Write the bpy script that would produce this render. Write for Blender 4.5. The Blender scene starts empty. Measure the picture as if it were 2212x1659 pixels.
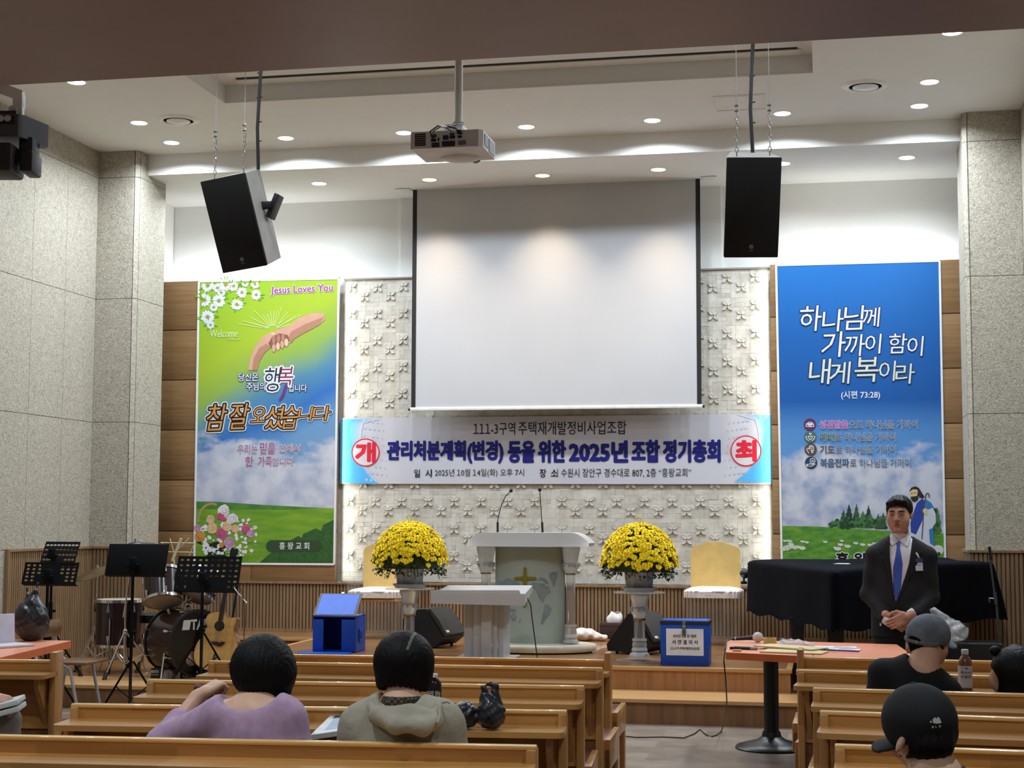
import bpy, bmesh, math, random
import numpy as np
from mathutils import Vector, Matrix, Euler
random.seed(7)
PI = math.pi
SC = bpy.context.scene
COL = SC.collection

# ------------------------------------------------------------------ camera
F_PX, W_PX, H_PX = 3386.2, 2212.0, 1659.0
YAW, PITCH, ROLL = 0.1975158, 0.0843953, 0.0028111
EYE = Vector((0.0, 0.0, 1.6))
_f = Vector((-math.sin(YAW) * math.cos(PITCH), math.cos(YAW) * math.cos(PITCH), math.sin(PITCH)))
_r0 = Vector((math.cos(YAW), math.sin(YAW), 0)); _u0 = _r0.cross(_f)
_r = _r0 * math.cos(ROLL) + _u0 * math.sin(ROLL); _u = _u0 * math.cos(ROLL) - _r0 * math.sin(ROLL)
cam_data = bpy.data.cameras.new('camera'); cam_data.sensor_width = 36; cam_data.lens = 36 * F_PX / W_PX
cam_data.clip_start = 0.05; cam_data.clip_end = 100
cam = bpy.data.objects.new('camera', cam_data); COL.objects.link(cam)
cam.matrix_world = Matrix(((_r.x, _u.x, -_f.x, EYE.x), (_r.y, _u.y, -_f.y, EYE.y), (_r.z, _u.z, -_f.z, EYE.z), (0, 0, 0, 1)))
SC.camera = cam
def _ray(px, py): return _f + _r * ((px - W_PX / 2) / F_PX) - _u * ((py - H_PX / 2) / F_PX)
def at(px, py, y):
    d = _ray(px, py); return EYE + d * ((y - EYE.y) / d.y)
def on(px, py, z):
    d = _ray(px, py); return EYE + d * ((z - EYE.z) / d.z)

# ------------------------------------------------------------------ world, exposure
w = bpy.data.worlds.new('world'); SC.world = w; w.use_nodes = True
w.node_tree.nodes['Background'].inputs[0].default_value = (0.6, 0.65, 0.75, 1)
w.node_tree.nodes['Background'].inputs[1].default_value = 0.02
SC.view_settings.view_transform = 'Standard'; SC.view_settings.look = 'None'
SC.view_settings.exposure = 0.14; SC.view_settings.gamma = 1.0; SC.view_settings.use_curve_mapping = False
SC.cycles.use_denoising = True; SC.cycles.max_bounces = 8; SC.cycles.diffuse_bounces = 4
SC.cycles.glossy_bounces = 4; SC.cycles.transmission_bounces = 8; SC.cycles.transparent_max_bounces = 8
SC.cycles.caustics_reflective = False; SC.cycles.caustics_refractive = False
SC.cycles.sample_clamp_indirect = 4.0

# room sizes (metres)
XL, XR, YB, YR = -7.17, 1.77, 16.17, -3.0
ZC, ZL, ZS = 5.26, 5.05, 3.80           # high ceiling, low strip over the stage, brown soffit
ZST, ZPL = 0.38, 0.19                   # stage, lower platform
POW_MAIN, POW_LOW, POW_WARM, POW_FILL = 30.0, 15.0, 9.0, 25.0
COVE_TOP, COVE_SIDE = 8.5, 8.0
COOL, WARMC = (0.82, 0.92, 1.0), (1.0, 0.74, 0.46)
def lamp(name, kind, loc, power, col, size=0.1, size_y=None, rot=(0, 0, 0), spread=None):
    d = bpy.data.lights.new(name, 'AREA'); d.energy = power; d.color = col
    d.shape = kind; d.size = size
    if size_y: d.size_y = size_y
    if spread: d.spread = spread
    o = bpy.data.objects.new(name, d); COL.objects.link(o); o.location = loc; o.rotation_euler = rot
    return o
DL_MAIN = [(-6.18, 12.04), (-6.25, 13.43), (-6.27, 14.22), (-5.10, 14.25), (-3.916, 14.26), (-2.722, 14.25), (-1.53, 14.23), (-0.343, 14.2), (0.863, 14.16), (0.902, 13.38), (0.983, 12.01)]
DL_HID = [(-6.2, 10.7), (-6.2, 9.3), (0.95, 10.7), (0.95, 9.3), (-3.9, 9.6), (-1.5, 9.6)]
DL_LOW = [(-6.3, 15.36), (-5.13, 15.37), (-0.375, 15.32), (0.805, 15.28)]
DL_WARM = [(-3.953, 15.40), (-2.777, 15.42), (-1.595, 15.36)]
FILL_SOF = [(-5.0, 4.6), (-2.4, 4.6), (0.4, 4.6), (-5.0, 1.5), (-2.4, 1.5), (0.4, 1.5)]  # unseen fill lamps added under the soffit to light pews and people
for x, y in DL_MAIN + DL_HID: lamp('downlight_lamp', 'DISK', (x, y, ZC - 0.012), POW_MAIN, COOL, 0.15, spread=2.7)
for x, y in DL_LOW: lamp('downlight_lamp', 'DISK', (x, y, ZL - 0.012), POW_LOW, COOL, 0.15, spread=2.6)
for x, y in DL_WARM: lamp('warm_lamp', 'DISK', (x, y, ZL - 0.012), POW_WARM, WARMC, 0.15, spread=1.5)
for x, y in FILL_SOF: lamp('soffit_fill', 'DISK', (x, y, ZS - 0.012), POW_FILL, COOL, 0.15, spread=2.6)
# LED strips lying in the trough on top of the wall panels and behind their inner edges
lamp('cove_strip', 'RECTANGLE', (-6.12, 16.13, 4.12), COVE_TOP, (0.97, 1.0, 0.97), 1.9, 0.05, (PI - 0.5, 0, 0))
lamp('cove_strip', 'RECTANGLE', (0.43, 16.13, 4.12), COVE_TOP, (0.97, 1.0, 0.97), 1.7, 0.05, (PI - 0.5, 0, 0))
lamp('cove_strip', 'RECTANGLE', (-2.8, 16.235, 4.13), COVE_TOP * 0.55, (0.95, 0.98, 1.0), 4.5, 0.04, (PI - 0.35, 0, 0))
lamp('edge_strip', 'RECTANGLE', (-5.085, 16.085, 2.53), COVE_SIDE, (1.0, 0.98, 0.88), 0.05, 3.2, (PI / 2, 0, -PI / 2))
lamp('edge_strip', 'RECTANGLE', (-0.545, 16.085, 2.53), COVE_SIDE, (1.0, 0.98, 0.88), 0.05, 3.2, (PI / 2, 0, PI / 2))

# ------------------------------------------------------------------ materials
def lin(c): return tuple((v / 12.92 if v <= 0.04045 else ((v + 0.055) / 1.055) ** 2.4) for v in (x / 255 for x in c))
MATS = {}
def mat(name, col, rough=0.5, metal=0.0, col2=None, scale=6.0, stretch=(1, 1, 1), bump=0.0, bscale=None, trans=0.0, ior=1.45, emit=0.0, coat=0.0, detail=3.0, lo=0.35, hi=0.65, alpha=1.0, spec=None, dist=0.0, sheen=0.0):
    if name in MATS: return MATS[name]
    m = bpy.data.materials.new(name); m.use_nodes = True; nt = m.node_tree; b = nt.nodes['Principled BSDF']
    c1 = lin(col) + (1,); c2 = lin(col2) + (1,) if col2 else tuple(min(1, v * 0.9) for v in c1[:3]) + (1,)
    tc = nt.nodes.new('ShaderNodeTexCoord'); mp = nt.nodes.new('ShaderNodeMapping'); mp.inputs['Scale'].default_value = stretch
    nt.links.new(tc.outputs['Object'], mp.inputs['Vector'])
    n = nt.nodes.new('ShaderNodeTexNoise'); n.inputs['Scale'].default_value = scale; n.inputs['Detail'].default_value = detail; n.inputs['Distortion'].default_value = dist
    nt.links.new(mp.outputs[0], n.inputs['Vector'])
    r = nt.nodes.new('ShaderNodeValToRGB'); r.color_ramp.elements[0].position = lo; r.color_ramp.elements[1].position = hi
    r.color_ramp.elements[0].color = c1; r.color_ramp.elements[1].color = c2
    nt.links.new(n.outputs['Fac'], r.inputs['Fac']); nt.links.new(r.outputs['Color'], b.inputs['Base Color'])
    b.inputs['Roughness'].default_value = rough; b.inputs['Metallic'].default_value = metal; b.inputs['IOR'].default_value = ior
    b.inputs['Transmission Weight'].default_value = trans; b.inputs['Coat Weight'].default_value = coat; b.inputs['Alpha'].default_value = alpha
    if sheen: b.inputs['Sheen Weight'].default_value = sheen
    if spec is not None: b.inputs['Specular IOR Level'].default_value = spec
    if emit:
        b.inputs['Emission Color'].default_value = c1; b.inputs['Emission Strength'].default_value = emit
    if bump:
        bn = nt.nodes.new('ShaderNodeTexNoise'); bn.inputs['Scale'].default_value = bscale or scale * 3; bn.inputs['Detail'].default_value = 4
        nt.links.new(mp.outputs[0], bn.inputs['Vector'])
        bp = nt.nodes.new('ShaderNodeBump'); bp.inputs['Strength'].default_value = bump; bp.inputs['Distance'].default_value = 0.02
        nt.links.new(bn.outputs['Fac'], bp.inputs['Height']); nt.links.new(bp.outputs['Normal'], b.inputs['Normal'])
    MATS[name] = m; return m
def wood(name, c1, c2, axis=0, rough=0.35, coat=0.3, fine=14.0, board=0.0):
    """long grain along axis; board > 0 adds finger-jointed lamellas of that width"""
    if name in MATS: return MATS[name]
    st = [fine] * 3; st[axis] = fine * 0.06
    m = mat(name, c1, rough, col2=c2, scale=1.6, stretch=tuple(st), detail=6, lo=0.3, hi=0.72, coat=coat, dist=0.4, spec=0.4)
    if board:
        nt = m.node_tree; b = nt.nodes['Principled BSDF']; old = b.inputs['Base Color'].links[0].from_socket
        tc = nt.nodes.new('ShaderNodeTexCoord'); br = nt.nodes.new('ShaderNodeTexBrick')
        mp = nt.nodes.new('ShaderNodeMapping'); mp.inputs['Rotation'].default_value = ((PI / 2, 0, 0) if axis == 0 else (0, 0, 0))
        nt.links.new(tc.outputs['Object'], mp.inputs[0]); nt.links.new(mp.outputs[0], br.inputs['Vector'])
        br.inputs['Scale'].default_value = 1.0; br.inputs['Brick Width'].default_value = board * 9; br.inputs['Row Height'].default_value = board
        br.inputs['Mortar Size'].default_value = 0.0; br.inputs['Color1'].default_value = (1, 1, 1, 1); br.inputs['Color2'].default_value = (0.72, 0.66, 0.6, 1)
        mx = nt.nodes.new('ShaderNodeMixRGB'); mx.blend_type = 'MULTIPLY'; mx.inputs[0].default_value = 0.8
        nt.links.new(old, mx.inputs[1]); nt.links.new(br.outputs['Color'], mx.inputs[2]); nt.links.new(mx.outputs[0], b.inputs['Base Color'])
    return m
def plain(name, col, rough=0.5, **k): return mat(name, col, rough, col2=tuple(v * 0.94 for v in col), scale=9, **k)

# ------------------------------------------------------------------ mesh building
class MB:
    def __init__(s, mats=None): s.v = []; s.f = []; s.mi = []; s.cur = 0
    def m(s, i): s.cur = i; return s
    def add(s, vs, fs, M=None):
        b = len(s.v)
        s.v += [tuple(M @ Vector(p)) for p in vs] if M is not None else [tuple(p) for p in vs]
        s.f += [tuple(b + i for i in f) for f in fs]; s.mi += [s.cur] * len(fs); return s
    def box(s, x0, x1, y0, y1, z0, z1, b=0.0, M=None):
        if b <= 0:
            vs = [(x, y, z) for z in (z0, z1) for y in (y0, y1) for x in (x0, x1)]
            return s.add(vs, [(0, 2, 3, 1), (4, 5, 7, 6), (0, 1, 5, 4), (2, 6, 7, 3), (0, 4, 6, 2), (1, 3, 7, 5)], M)
        bm = bmesh.new(); bmesh.ops.create_cube(bm, size=1)
        for v in bm.verts: v.co = ((x0 + x1) / 2 + v.co.x * (x1 - x0), (y0 + y1) / 2 + v.co.y * (y1 - y0), (z0 + z1) / 2 + v.co.z * (z1 - z0))
        bmesh.ops.bevel(bm, geom=bm.edges[:], offset=b, segments=2, affect='EDGES', profile=0.5)
        bm.verts.index_update(); vs = [v.co[:] for v in bm.verts]; fs = [[v.index for v in f.verts] for f in bm.faces]; bm.free()
        return s.add(vs, fs, M)
    def cbox(s, c, size, rot=(0, 0, 0), b=0.0):
        M = Matrix.Translation(c) @ Euler(rot).to_matrix().to_4x4(); h = [d / 2 for d in size]
        return s.box(-h[0], h[0], -h[1], h[1], -h[2], h[2], b, M)
    def tube(s, pts, r, n=10, closed=False, caps=True):
        pts = [Vector(p) for p in pts]; k = len(pts); rs = r if isinstance(r, (list, tuple)) else [r] * k
        T = []
        for i in range(k):
            a = pts[i - 1] if (i > 0 or closed) else pts[i]; b = pts[(i + 1) % k] if (i < k - 1 or closed) else pts[i]
            T.append((b - a).normalized())
        u = T[0].orthogonal().normalized(); vs = []
        for i in range(k):
            if i: u = (u - T[i] * u.dot(T[i])).normalized() if (u - T[i] * u.dot(T[i])).length > 1e-6 else T[i].orthogonal().normalized()
            w_ = T[i].cross(u)
            vs += [pts[i] + (u * math.cos(2 * PI * j / n) + w_ * math.sin(2 * PI * j / n)) * rs[i] for j in range(n)]
        fs = []
        for i in range(k if closed else k - 1):
            for j in range(n):
                a, b = i * n, ((i + 1) % k) * n
                fs.append((a + j, a + (j + 1) % n, b + (j + 1) % n, b + j))
        if caps and not closed: fs += [tuple(range(n))[::-1], tuple(range((k - 1) * n, k * n))]
        return s.add(vs, fs)
    def cyl(s, p0, p1, r0, r1=None, n=20): return s.tube([p0, p1], [r0, r0 if r1 is None else r1], n)
    def lathe(s, prof, n=32, M=None, sq=None):
        vs = []
        for r, z in prof:
            for j in range(n):
                a = 2 * PI * j / n; vs.append((r * math.cos(a), r * math.sin(a), z))
        fs = []
        for i in range(len(prof) - 1):
            for j in range(n):
                fs.append((i * n + j, i * n + (j + 1) % n, (i + 1) * n + (j + 1) % n, (i + 1) * n + j))
        if prof[0][0] > 1e-5: fs.append(tuple(range(n))[::-1])
        if prof[-1][0] > 1e-5: fs.append(tuple(range((len(prof) - 1) * n, len(prof) * n)))
        return s.add(vs, fs, M)
    def prism(s, poly, h0, h1, M=None):
        n = len(poly); ar = sum(poly[i][0] * poly[(i + 1) % n][1] - poly[(i + 1) % n][0] * poly[i][1] for i in range(n))
        if ar < 0: poly = poly[::-1]
        vs = [(x, y, h0) for x, y in poly] + [(x, y, h1) for x, y in poly]
        fs = [tuple(range(n))[::-1], tuple(range(n, 2 * n))] + [(i, (i + 1) % n, n + (i + 1) % n, n + i) for i in range(n)]
        return s.add(vs, fs, M)
    def flat(s, poly, M=None): return s.add([(x, y, 0) for x, y in poly], [tuple(range(len(poly)))], M)
    def grid(s, nu, nv, fn, wrap=False):
        vs = [fn(i / nu, j / nv) for j in range(nv + 1) for i in range(nu + 1)]
        return s.add(vs, [(j * (nu + 1) + i, j * (nu + 1) + i + 1, (j + 1) * (nu + 1) + i + 1, (j + 1) * (nu + 1) + i) for j in range(nv) for i in range(nu)])
    def ball(s, c, r, n=14, M=None):
        r = r if isinstance(r, (list, tuple)) else (r, r, r); pr = [(math.sin(PI * i / (n // 2 + 2)), -math.cos(PI * i / (n // 2 + 2))) for i in range(n // 2 + 3)]
        pr[0] = (1e-6, -1); pr[-1] = (1e-6, 1)
        T = Matrix.Translation(c) @ (M.to_4x4() if M is not None else Matrix()) @ Matrix.Diagonal((*r, 1))
        return s.lathe(pr, n, T)
    def sdf(s, fn, lo, hi, h, matfn=None):
        vs, fs = surfnets(fn, lo, hi, h)
        if matfn is None: return s.add(vs, fs)
        b = len(s.v); s.v += [tuple(p) for p in vs]; va = np.array(vs)
        cen = va[np.array(fs)].mean(1); mi = matfn(cen)
        s.f += [tuple(b + i for i in f) for f in fs]; s.mi += [int(i) for i in mi]; return s
    def build(s, name, mats, parent=None, angle=40, mesh_only=False, loc=None, rotz=0.0):
        me = bpy.data.meshes.new(name); me.from_pydata(s.v, [], s.f)
        mats = mats if isinstance(mats, (list, tuple)) else [mats]
        for m_ in mats: me.materials.append(m_)
        me.polygons.foreach_set('material_index', s.mi); me.polygons.foreach_set('use_smooth', [True] * len(s.f)); me.update()
        me.set_sharp_from_angle(angle=math.radians(angle))
        o = bpy.data.objects.new(name, me); COL.objects.link(o)
        if parent: o.parent = parent
        if loc is not None: o.location = loc
        o.rotation_euler.z = rotz
        return o
def surfnets(fn, lo, hi, h):
    lo = np.array(lo, float); hi = np.array(hi, float); n = np.maximum(np.ceil((hi - lo) / h).astype(int) + 1, 3)
    ax = [lo[i] + h * np.arange(n[i]) for i in range(3)]
    B = 8; nb = -(-n // B); full = nb * B                      # sparse: only blocks near the surface are sampled finely
    bc = np.stack(np.meshgrid(*[lo[i] + h * (B * np.arange(nb[i]) + (B - 1) / 2) for i in range(3)], indexing='ij'), -1).reshape(-1, 3)
    d = fn(bc); near = np.abs(d) < h * B * 1.9; V = np.repeat(np.repeat(np.repeat(d.reshape(nb), B, 0), B, 1), B, 2).astype(np.float32)
    idx = np.argwhere(near.reshape(nb)); off = np.stack(np.meshgrid(*[np.arange(B)] * 3, indexing='ij'), -1).reshape(-1, 3)
    for q in range(0, len(idx), 4000):
        I = (idx[q:q + 4000, None, :] * B + off[None]).reshape(-1, 3); V[I[:, 0], I[:, 1], I[:, 2]] = fn(lo + h * I)
    V = V[:n[0], :n[1], :n[2]]; S = V < 0
    cs = np.zeros(n - 1, int)
    for dx in (0, 1):
        for dy in (0, 1):
            for dz in (0, 1): cs += S[dx:n[0] - 1 + dx, dy:n[1] - 1 + dy, dz:n[2] - 1 + dz]
    act = (cs > 0) & (cs < 8); ids = -np.ones(n - 1, int); I = np.argwhere(act); ids[act] = np.arange(len(I))
    acc = np.zeros((len(I), 3)); cnt = np.zeros(len(I))
    cor = [(a, b, c) for a in (0, 1) for b in (0, 1) for c in (0, 1)]
    for a in cor:
        for d in range(3):
            if a[d]: continue
            b = list(a); b[d] = 1
            va = V[I[:, 0] + a[0], I[:, 1] + a[1], I[:, 2] + a[2]]; vb = V[I[:, 0] + b[0], I[:, 1] + b[1], I[:, 2] + b[2]]
            x = (va < 0) != (vb < 0); t = np.where(x, va / np.where(x, va - vb, 1), 0)
            p = np.tile(np.array(a, float), (len(I), 1)); p[:, d] = t
            acc += p * x[:, None]; cnt += x
    vs = lo + h * (I + acc / np.maximum(cnt, 1)[:, None]); fs = []
    for d in range(3):
        e = [slice(None)] * 3; g = [slice(None)] * 3; e[d] = slice(0, -1); g[d] = slice(1, None)
        ch = S[tuple(e)] != S[tuple(g)]; J = np.argwhere(ch); o1, o2 = (d + 1) % 3, (d + 2) % 3
        ok = (J[:, o1] > 0) & (J[:, o2] > 0) & (J[:, o1] < n[o1] - 1) & (J[:, o2] < n[o2] - 1); J = J[ok]
        q = []
        for a, b in ((1, 1), (0, 1), (0, 0), (1, 0)):
            K = J.copy(); K[:, o1] -= a; K[:, o2] -= b; q.append(ids[K[:, 0], K[:, 1], K[:, 2]])
        q = np.stack(q, 1); ins = S[J[:, 0], J[:, 1], J[:, 2]]; q[~ins] = q[~ins][:, ::-1]; fs.append(q)
    return vs.tolist(), np.concatenate(fs).tolist()
# signed distance pieces
def s_cone(P, a, b, ra, rb):
    a = np.array(a, float); d = np.array(b, float) - a; t = np.clip((P - a) @ d / max(d @ d, 1e-9), 0, 1)
    return np.linalg.norm(P - a - t[:, None] * d, axis=1) - (ra + t * (rb - ra))
def s_chain(P, pts, rs, k=0.02):
    d = None
    for i in range(len(pts) - 1):
        e = s_cone(P, pts[i], pts[i + 1], rs[i], rs[i + 1]); d = e if d is None else smin(d, e, k)
    return d
def s_ell(P, c, r, R=None):
    q = P - np.array(c, float)
    if R is not None: q = q @ np.array(R)
    r = np.array(r, float); k0 = np.linalg.norm(q / r, axis=1); k1 = np.linalg.norm(q / r ** 2, axis=1)
    return k0 * (k0 - 1) / np.maximum(k1, 1e-9)
def s_box(P, c, h, rad=0.0, R=None):
    q = P - np.array(c, float)
    if R is not None: q = q @ np.array(R)
    q = np.abs(q) - (np.array(h, float) - rad)
    return np.linalg.norm(np.maximum(q, 0), axis=1) + np.minimum(q.max(1), 0) - rad
def smin(a, b, k):
    h = np.maximum(k - np.abs(a - b), 0) / k; return np.minimum(a, b) - h * h * k / 4
def smax(a, b, k): return -smin(-a, -b, k)
def rotm(x=0, y=0, z=0): return np.array(Euler((x, y, z)).to_matrix())

# ------------------------------------------------------------------ things
def tag(o, label, cat, group=None, kind=None):
    o['label'] = label; o['category'] = cat
    if group: o['group'] = group
    if kind: o['kind'] = kind
    return o
def thing(name, label, cat, loc=(0, 0, 0), rotz=0.0, group=None):
    o = bpy.data.objects.new(name, None); COL.objects.link(o); o.location = loc; o.rotation_euler = (0, 0, rotz); o.empty_display_size = 0.1
    return tag(o, label, cat, group)
def struct(name, mb, mats, angle=30):
    o = mb.build(name, mats, angle=angle); o['kind'] = 'structure'; return o
KIDS = {}
def copy_tree(o, parent=None):
    c = o.copy(); COL.objects.link(c)
    if parent: c.parent = parent
    for ch in [x for x in bpy.data.objects if x.parent == o]: copy_tree(ch, c)
    return c
_TX = {}
def text_geo(body, off=0.0, res=2):
    k = (body, off, res)
    if '1' in body and len(body) > 1 and k not in _TX:      # the flagged CJK numeral one reads better than the default bar
        V, F, pen, seg, i = [], [], 0.0, '', 0
        parts = []
        for ch in body:
            if ch == '1': parts += [seg, '１']; seg = ''
            else: seg += ch
        parts.append(seg)
        for p in parts:
            if not p.strip(): pen += .28 * len(p); continue
            v, f = text_geo(p, off, res); x0, x1 = min(q[0] for q in v), max(q[0] for q in v); b = len(V); pen += .28 * (len(p) - len(p.lstrip()))
            V += [(x - x0 + pen, y) for x, y in v]; F += [tuple(b + j for j in t_) for t_ in f]; pen += x1 - x0 + .09 + .28 * (len(p) - len(p.rstrip()))
        _TX[k] = (V, F)
    if k not in _TX:
        c = bpy.data.curves.new('t', 'FONT'); c.body = body; c.resolution_u = res; c.offset = off; c.size = 1
        o = bpy.data.objects.new('t', c); COL.objects.link(o); bpy.context.view_layer.update()
        me = bpy.data.meshes.new_from_object(o.evaluated_get(bpy.context.evaluated_depsgraph_get()))
        _TX[k] = ([(v.co.x, v.co.y) for v in me.vertices], [tuple(p.vertices) for p in me.polygons])
        bpy.data.objects.remove(o); bpy.data.curves.remove(c); bpy.data.meshes.remove(me)
    return _TX[k]
def put_text(mb, body, x0, x1, z0, z1, fn, off=0.0, shear=0.0, ref=None, res=2):
    """letters stretched into the rectangle x0..x1, z0..z1; fn(x, z) gives the 3-D point"""
    v, f = text_geo(body, 0.0, res); rv = v
    ax_, bx = min(p[0] for p in rv), max(p[0] for p in rv); az, bz = min(p[1] for p in rv), max(p[1] for p in rv)
    sx, sz = (x1 - x0) / (bx - ax_), (z1 - z0) / (bz - az)
    n = 0 if off <= 0 else (8 if off < .05 else 14); e = off * (0.5 * abs(sx) + 0.5 * abs(sz))   # heavier strokes: the same letters laid round a small circle
    for k in range(n + 1):
        ox, oz = (e * math.cos(2 * PI * k / n), e * math.sin(2 * PI * k / n)) if k < n else (0, 0); q = []
        for x, y in v:
            p = fn(x0 + (x - ax_) * sx + shear * (y - az) * sz + ox, z0 + (y - az) * sz + oz); q.append((p[0], p[1] - .00002 * k, p[2]))
        mb.add(q, f)
# ------------------------------------------------------------------ room materials
M_CEIL = mat('ceiling_paint', (228, 228, 226), 0.7, col2=(226, 226, 224))
M_WHITE = mat('white_wall_paint', (234, 235, 233), 0.7, col2=(232, 233, 231))
M_SOF = mat('brown_soffit', (148, 121, 116), 0.4, col2=(142, 116, 110), scale=2)
M_STONEP = mat('worm_stone', (180, 173, 158), 0.75, col2=(132, 126, 113), scale=38, dist=2.2, detail=5, lo=0.40, hi=0.66, bump=0.25, bscale=60)
M_JOINT = plain('dark_joint', (70, 64, 58), 0.9)
M_PANEL = wood('oak_panel', (152, 118, 80), (130, 98, 64), 0, 0.45, 0.1, fine=26)
M_SLAT = wood('slat_wood', (146, 118, 88), (118, 94, 68), 2, 0.5, 0.05, fine=20)
M_SLATBK = plain('slat_backing', (88, 70, 56), 0.7)
M_MOSA = mat('travertine', (206, 202, 193), 0.6, col2=(190, 184, 173), scale=9, detail=7, bump=0.12, bscale=40)
M_MOSB = mat('travertine_grey', (197, 193, 185), 0.6, col2=(180, 174, 163), scale=14, detail=7, bump=0.12, bscale=50)
M_STAGE = wood('stage_plank', (154, 114, 76), (120, 84, 52), 0, 0.28, 0.35, fine=16, board=0.07)
M_RISER = wood('riser_wood', (170, 124, 84), (144, 100, 64), 2, 0.5, 0.05, fine=22)
M_RISER2 = wood('riser_dark', (140, 100, 68), (108, 76, 50), 2, 0.5, 0.05, fine=9)
M_NOSE = wood('nosing_wood', (198, 156, 106), (182, 138, 90), 0, 0.35, 0.2, fine=24)
def floor_mat():
    m = mat('floor_tile', (158, 144, 132), 0.32, col2=(134, 120, 108), scale=5, detail=8, lo=0.3, hi=0.7, spec=0.4)
    nt = m.node_tree; b = nt.nodes['Principled BSDF']; old = b.inputs['Base Color'].links[0].from_socket
    tc = nt.nodes.new('ShaderNodeTexCoord'); br = nt.nodes.new('ShaderNodeTexBrick'); nt.links.new(tc.outputs['Object'], br.inputs['Vector'])
    br.inputs['Scale'].default_value = 1.0; br.inputs['Brick Width'].default_value = 0.3; br.inputs['Row Height'].default_value = 0.3; br.inputs['Mortar Size'].default_value = 0.0
    br.inputs['Color1'].default_value = (1, 1, 1, 1); br.inputs['Color2'].default_value = (0.6, 0.58, 0.56, 1)
    mx = nt.nodes.new('ShaderNodeMixRGB'); mx.blend_type = 'MULTIPLY'; mx.inputs[0].default_value = 0.85
    nt.links.new(old, mx.inputs[1]); nt.links.new(br.outputs['Color'], mx.inputs[2]); nt.links.new(mx.outputs[0], b.inputs['Base Color'])
    return m
M_FLOOR = floor_mat()

# ------------------------------------------------------------------ shell
struct('floor', MB().box(XL - 0.1, XR + 0.1, YR, 16.4, -0.1, 0), M_FLOOR)
mb = MB()
rx0, rx1, ry0, ry1, rz = -5.2, -0.06, 11.3, 12.93, 5.42     # recess that holds the slot vent
for x0, x1, y0, y1 in ((XL - .1, rx0, YR, 14.69), (rx1, XR + .1, YR, 14.69), (rx0, rx1, YR, ry0), (rx0, rx1, ry1, 14.69)): mb.box(x0, x1, y0, y1, ZC, ZC + 0.02)
mb.box(rx0, rx1, ry0, ry1, rz, rz + .02); mb.box(rx0 - .02, rx0, ry0, ry1, ZC + .021, rz); mb.box(rx1, rx1 + .02, ry0, ry1, ZC + .021, rz)
mb.box(rx0, rx1, ry0 - .02, ry0, ZC + .021, rz); mb.box(rx0, rx1, ry1, ry1 + .02, ZC + .021, rz)
mb.box(XL - .1, XR + .1, 14.69, 16.5, ZL, ZC + 0.2)
struct('ceiling', mb, M_CEIL)
struct('ceiling_lower', MB().box(XL - .1, XR + .1, YR, 7.23, ZS, ZC), M_SOF)
# left wall, pillars and wall ends: worm-textured slabs with open joints
ZJ = [0.0, 1.29, 2.525, 3.76, 4.99, 5.26]
def slabs(mb, horiz, fn, z0=0.0):
    """slabs between the stops of horiz; fn(s, z, d) -> point on the wall, d = how far it stands out"""
    g = 0.0025
    for a, b_ in zip(horiz[:-1], horiz[1:]):
        for za, zb in zip(ZJ[:-1], ZJ[1:]):
            if zb <= z0: continue
            za = max(za, z0); q = [(a + g, za + g), (b_ - g, za + g), (b_ - g, zb - g), (a + g, zb - g)]
            mb.add([fn(s, z, 0.012) for s, z in q] + [fn(s, z, 0.0) for s, z in q], [(0, 1, 2, 3), (0, 4, 5, 1), (1, 5, 6, 2), (2, 6, 7, 3), (3, 7, 4, 0)])
mb = MB(); ys = [14.48 - 0.648 * i for i in range(27)][::-1]
slabs(mb, ys, lambda s, z, d: (XL + d, s, z)); mb.m(1).box(XL - .1, XL, YR, 16.4, 0, ZC)
struct('wall_left', mb, [M_STONEP, M_JOINT])
PXL, PXR = -6.735, 1.262
mb = MB(); ch = 0.035
slabs(mb, [XL + .012, PXL - ch], lambda s, z, d: (s, 14.48 - d, z)); slabs(mb, [14.48 + ch, 15.13], lambda s, z, d: (PXL + d, s, z))
slabs(mb, [0, 1], lambda s, z, d: (PXL - ch + ch * s + d * .7, 14.48 + ch * s - d * .7, z)); mb.m(1).box(XL, PXL - ch, 14.48, 15.13, 0, ZC - .001).box(PXL - ch, PXL, 14.48 + ch, 15.13, 0, ZC - .002)
struct('wall_pillar_left', mb, [M_STONEP, M_JOINT])
mb = MB()
slabs(mb, [PXR + ch, XR - .012], lambda s, z, d: (s, 14.48 - d, z)); slabs(mb, [15.05, 14.48 + ch], lambda s, z, d: (PXR - d, s, z))
slabs(mb, [0, 1], lambda s, z, d: (PXR + ch * s - d * .7, 14.48 + ch * (1 - s) - d * .7, z)); mb.m(1).box(PXR + ch, XR, 14.48, 15.05, 0, ZC - .001).box(PXR, PXR + ch, 14.48 + ch, 15.05, 0, ZC - .002)
struct('wall_pillar_right', mb, [M_STONEP, M_JOINT])
mb = MB(); slabs(mb, [14.48 - 0.648 * i for i in range(27)], lambda s, z, d: (XR - d, s, z)); mb.m(1).box(XR, XR + .1, YR, 16.4, 0, ZC)
struct('wall_right', mb, [M_STONEP, M_JOINT])
struct('wall_rear', MB().box(XL, XR, YR - .1, YR, 0, ZC), M_WHITE)
# back wall: white field above, centre bay a little proud
mb = MB().box(XL, XR, 16.30, 16.4, 0, ZL).box(-4.494, -1.035, 16.265, 16.30, 4.1, ZL)
struct('wall_back', mb, M_WHITE); struct('wall_return_left', MB().box(XL, XL + .035, 15.14, 16.29, 4.17, ZL - .002), M_WHITE)
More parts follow.
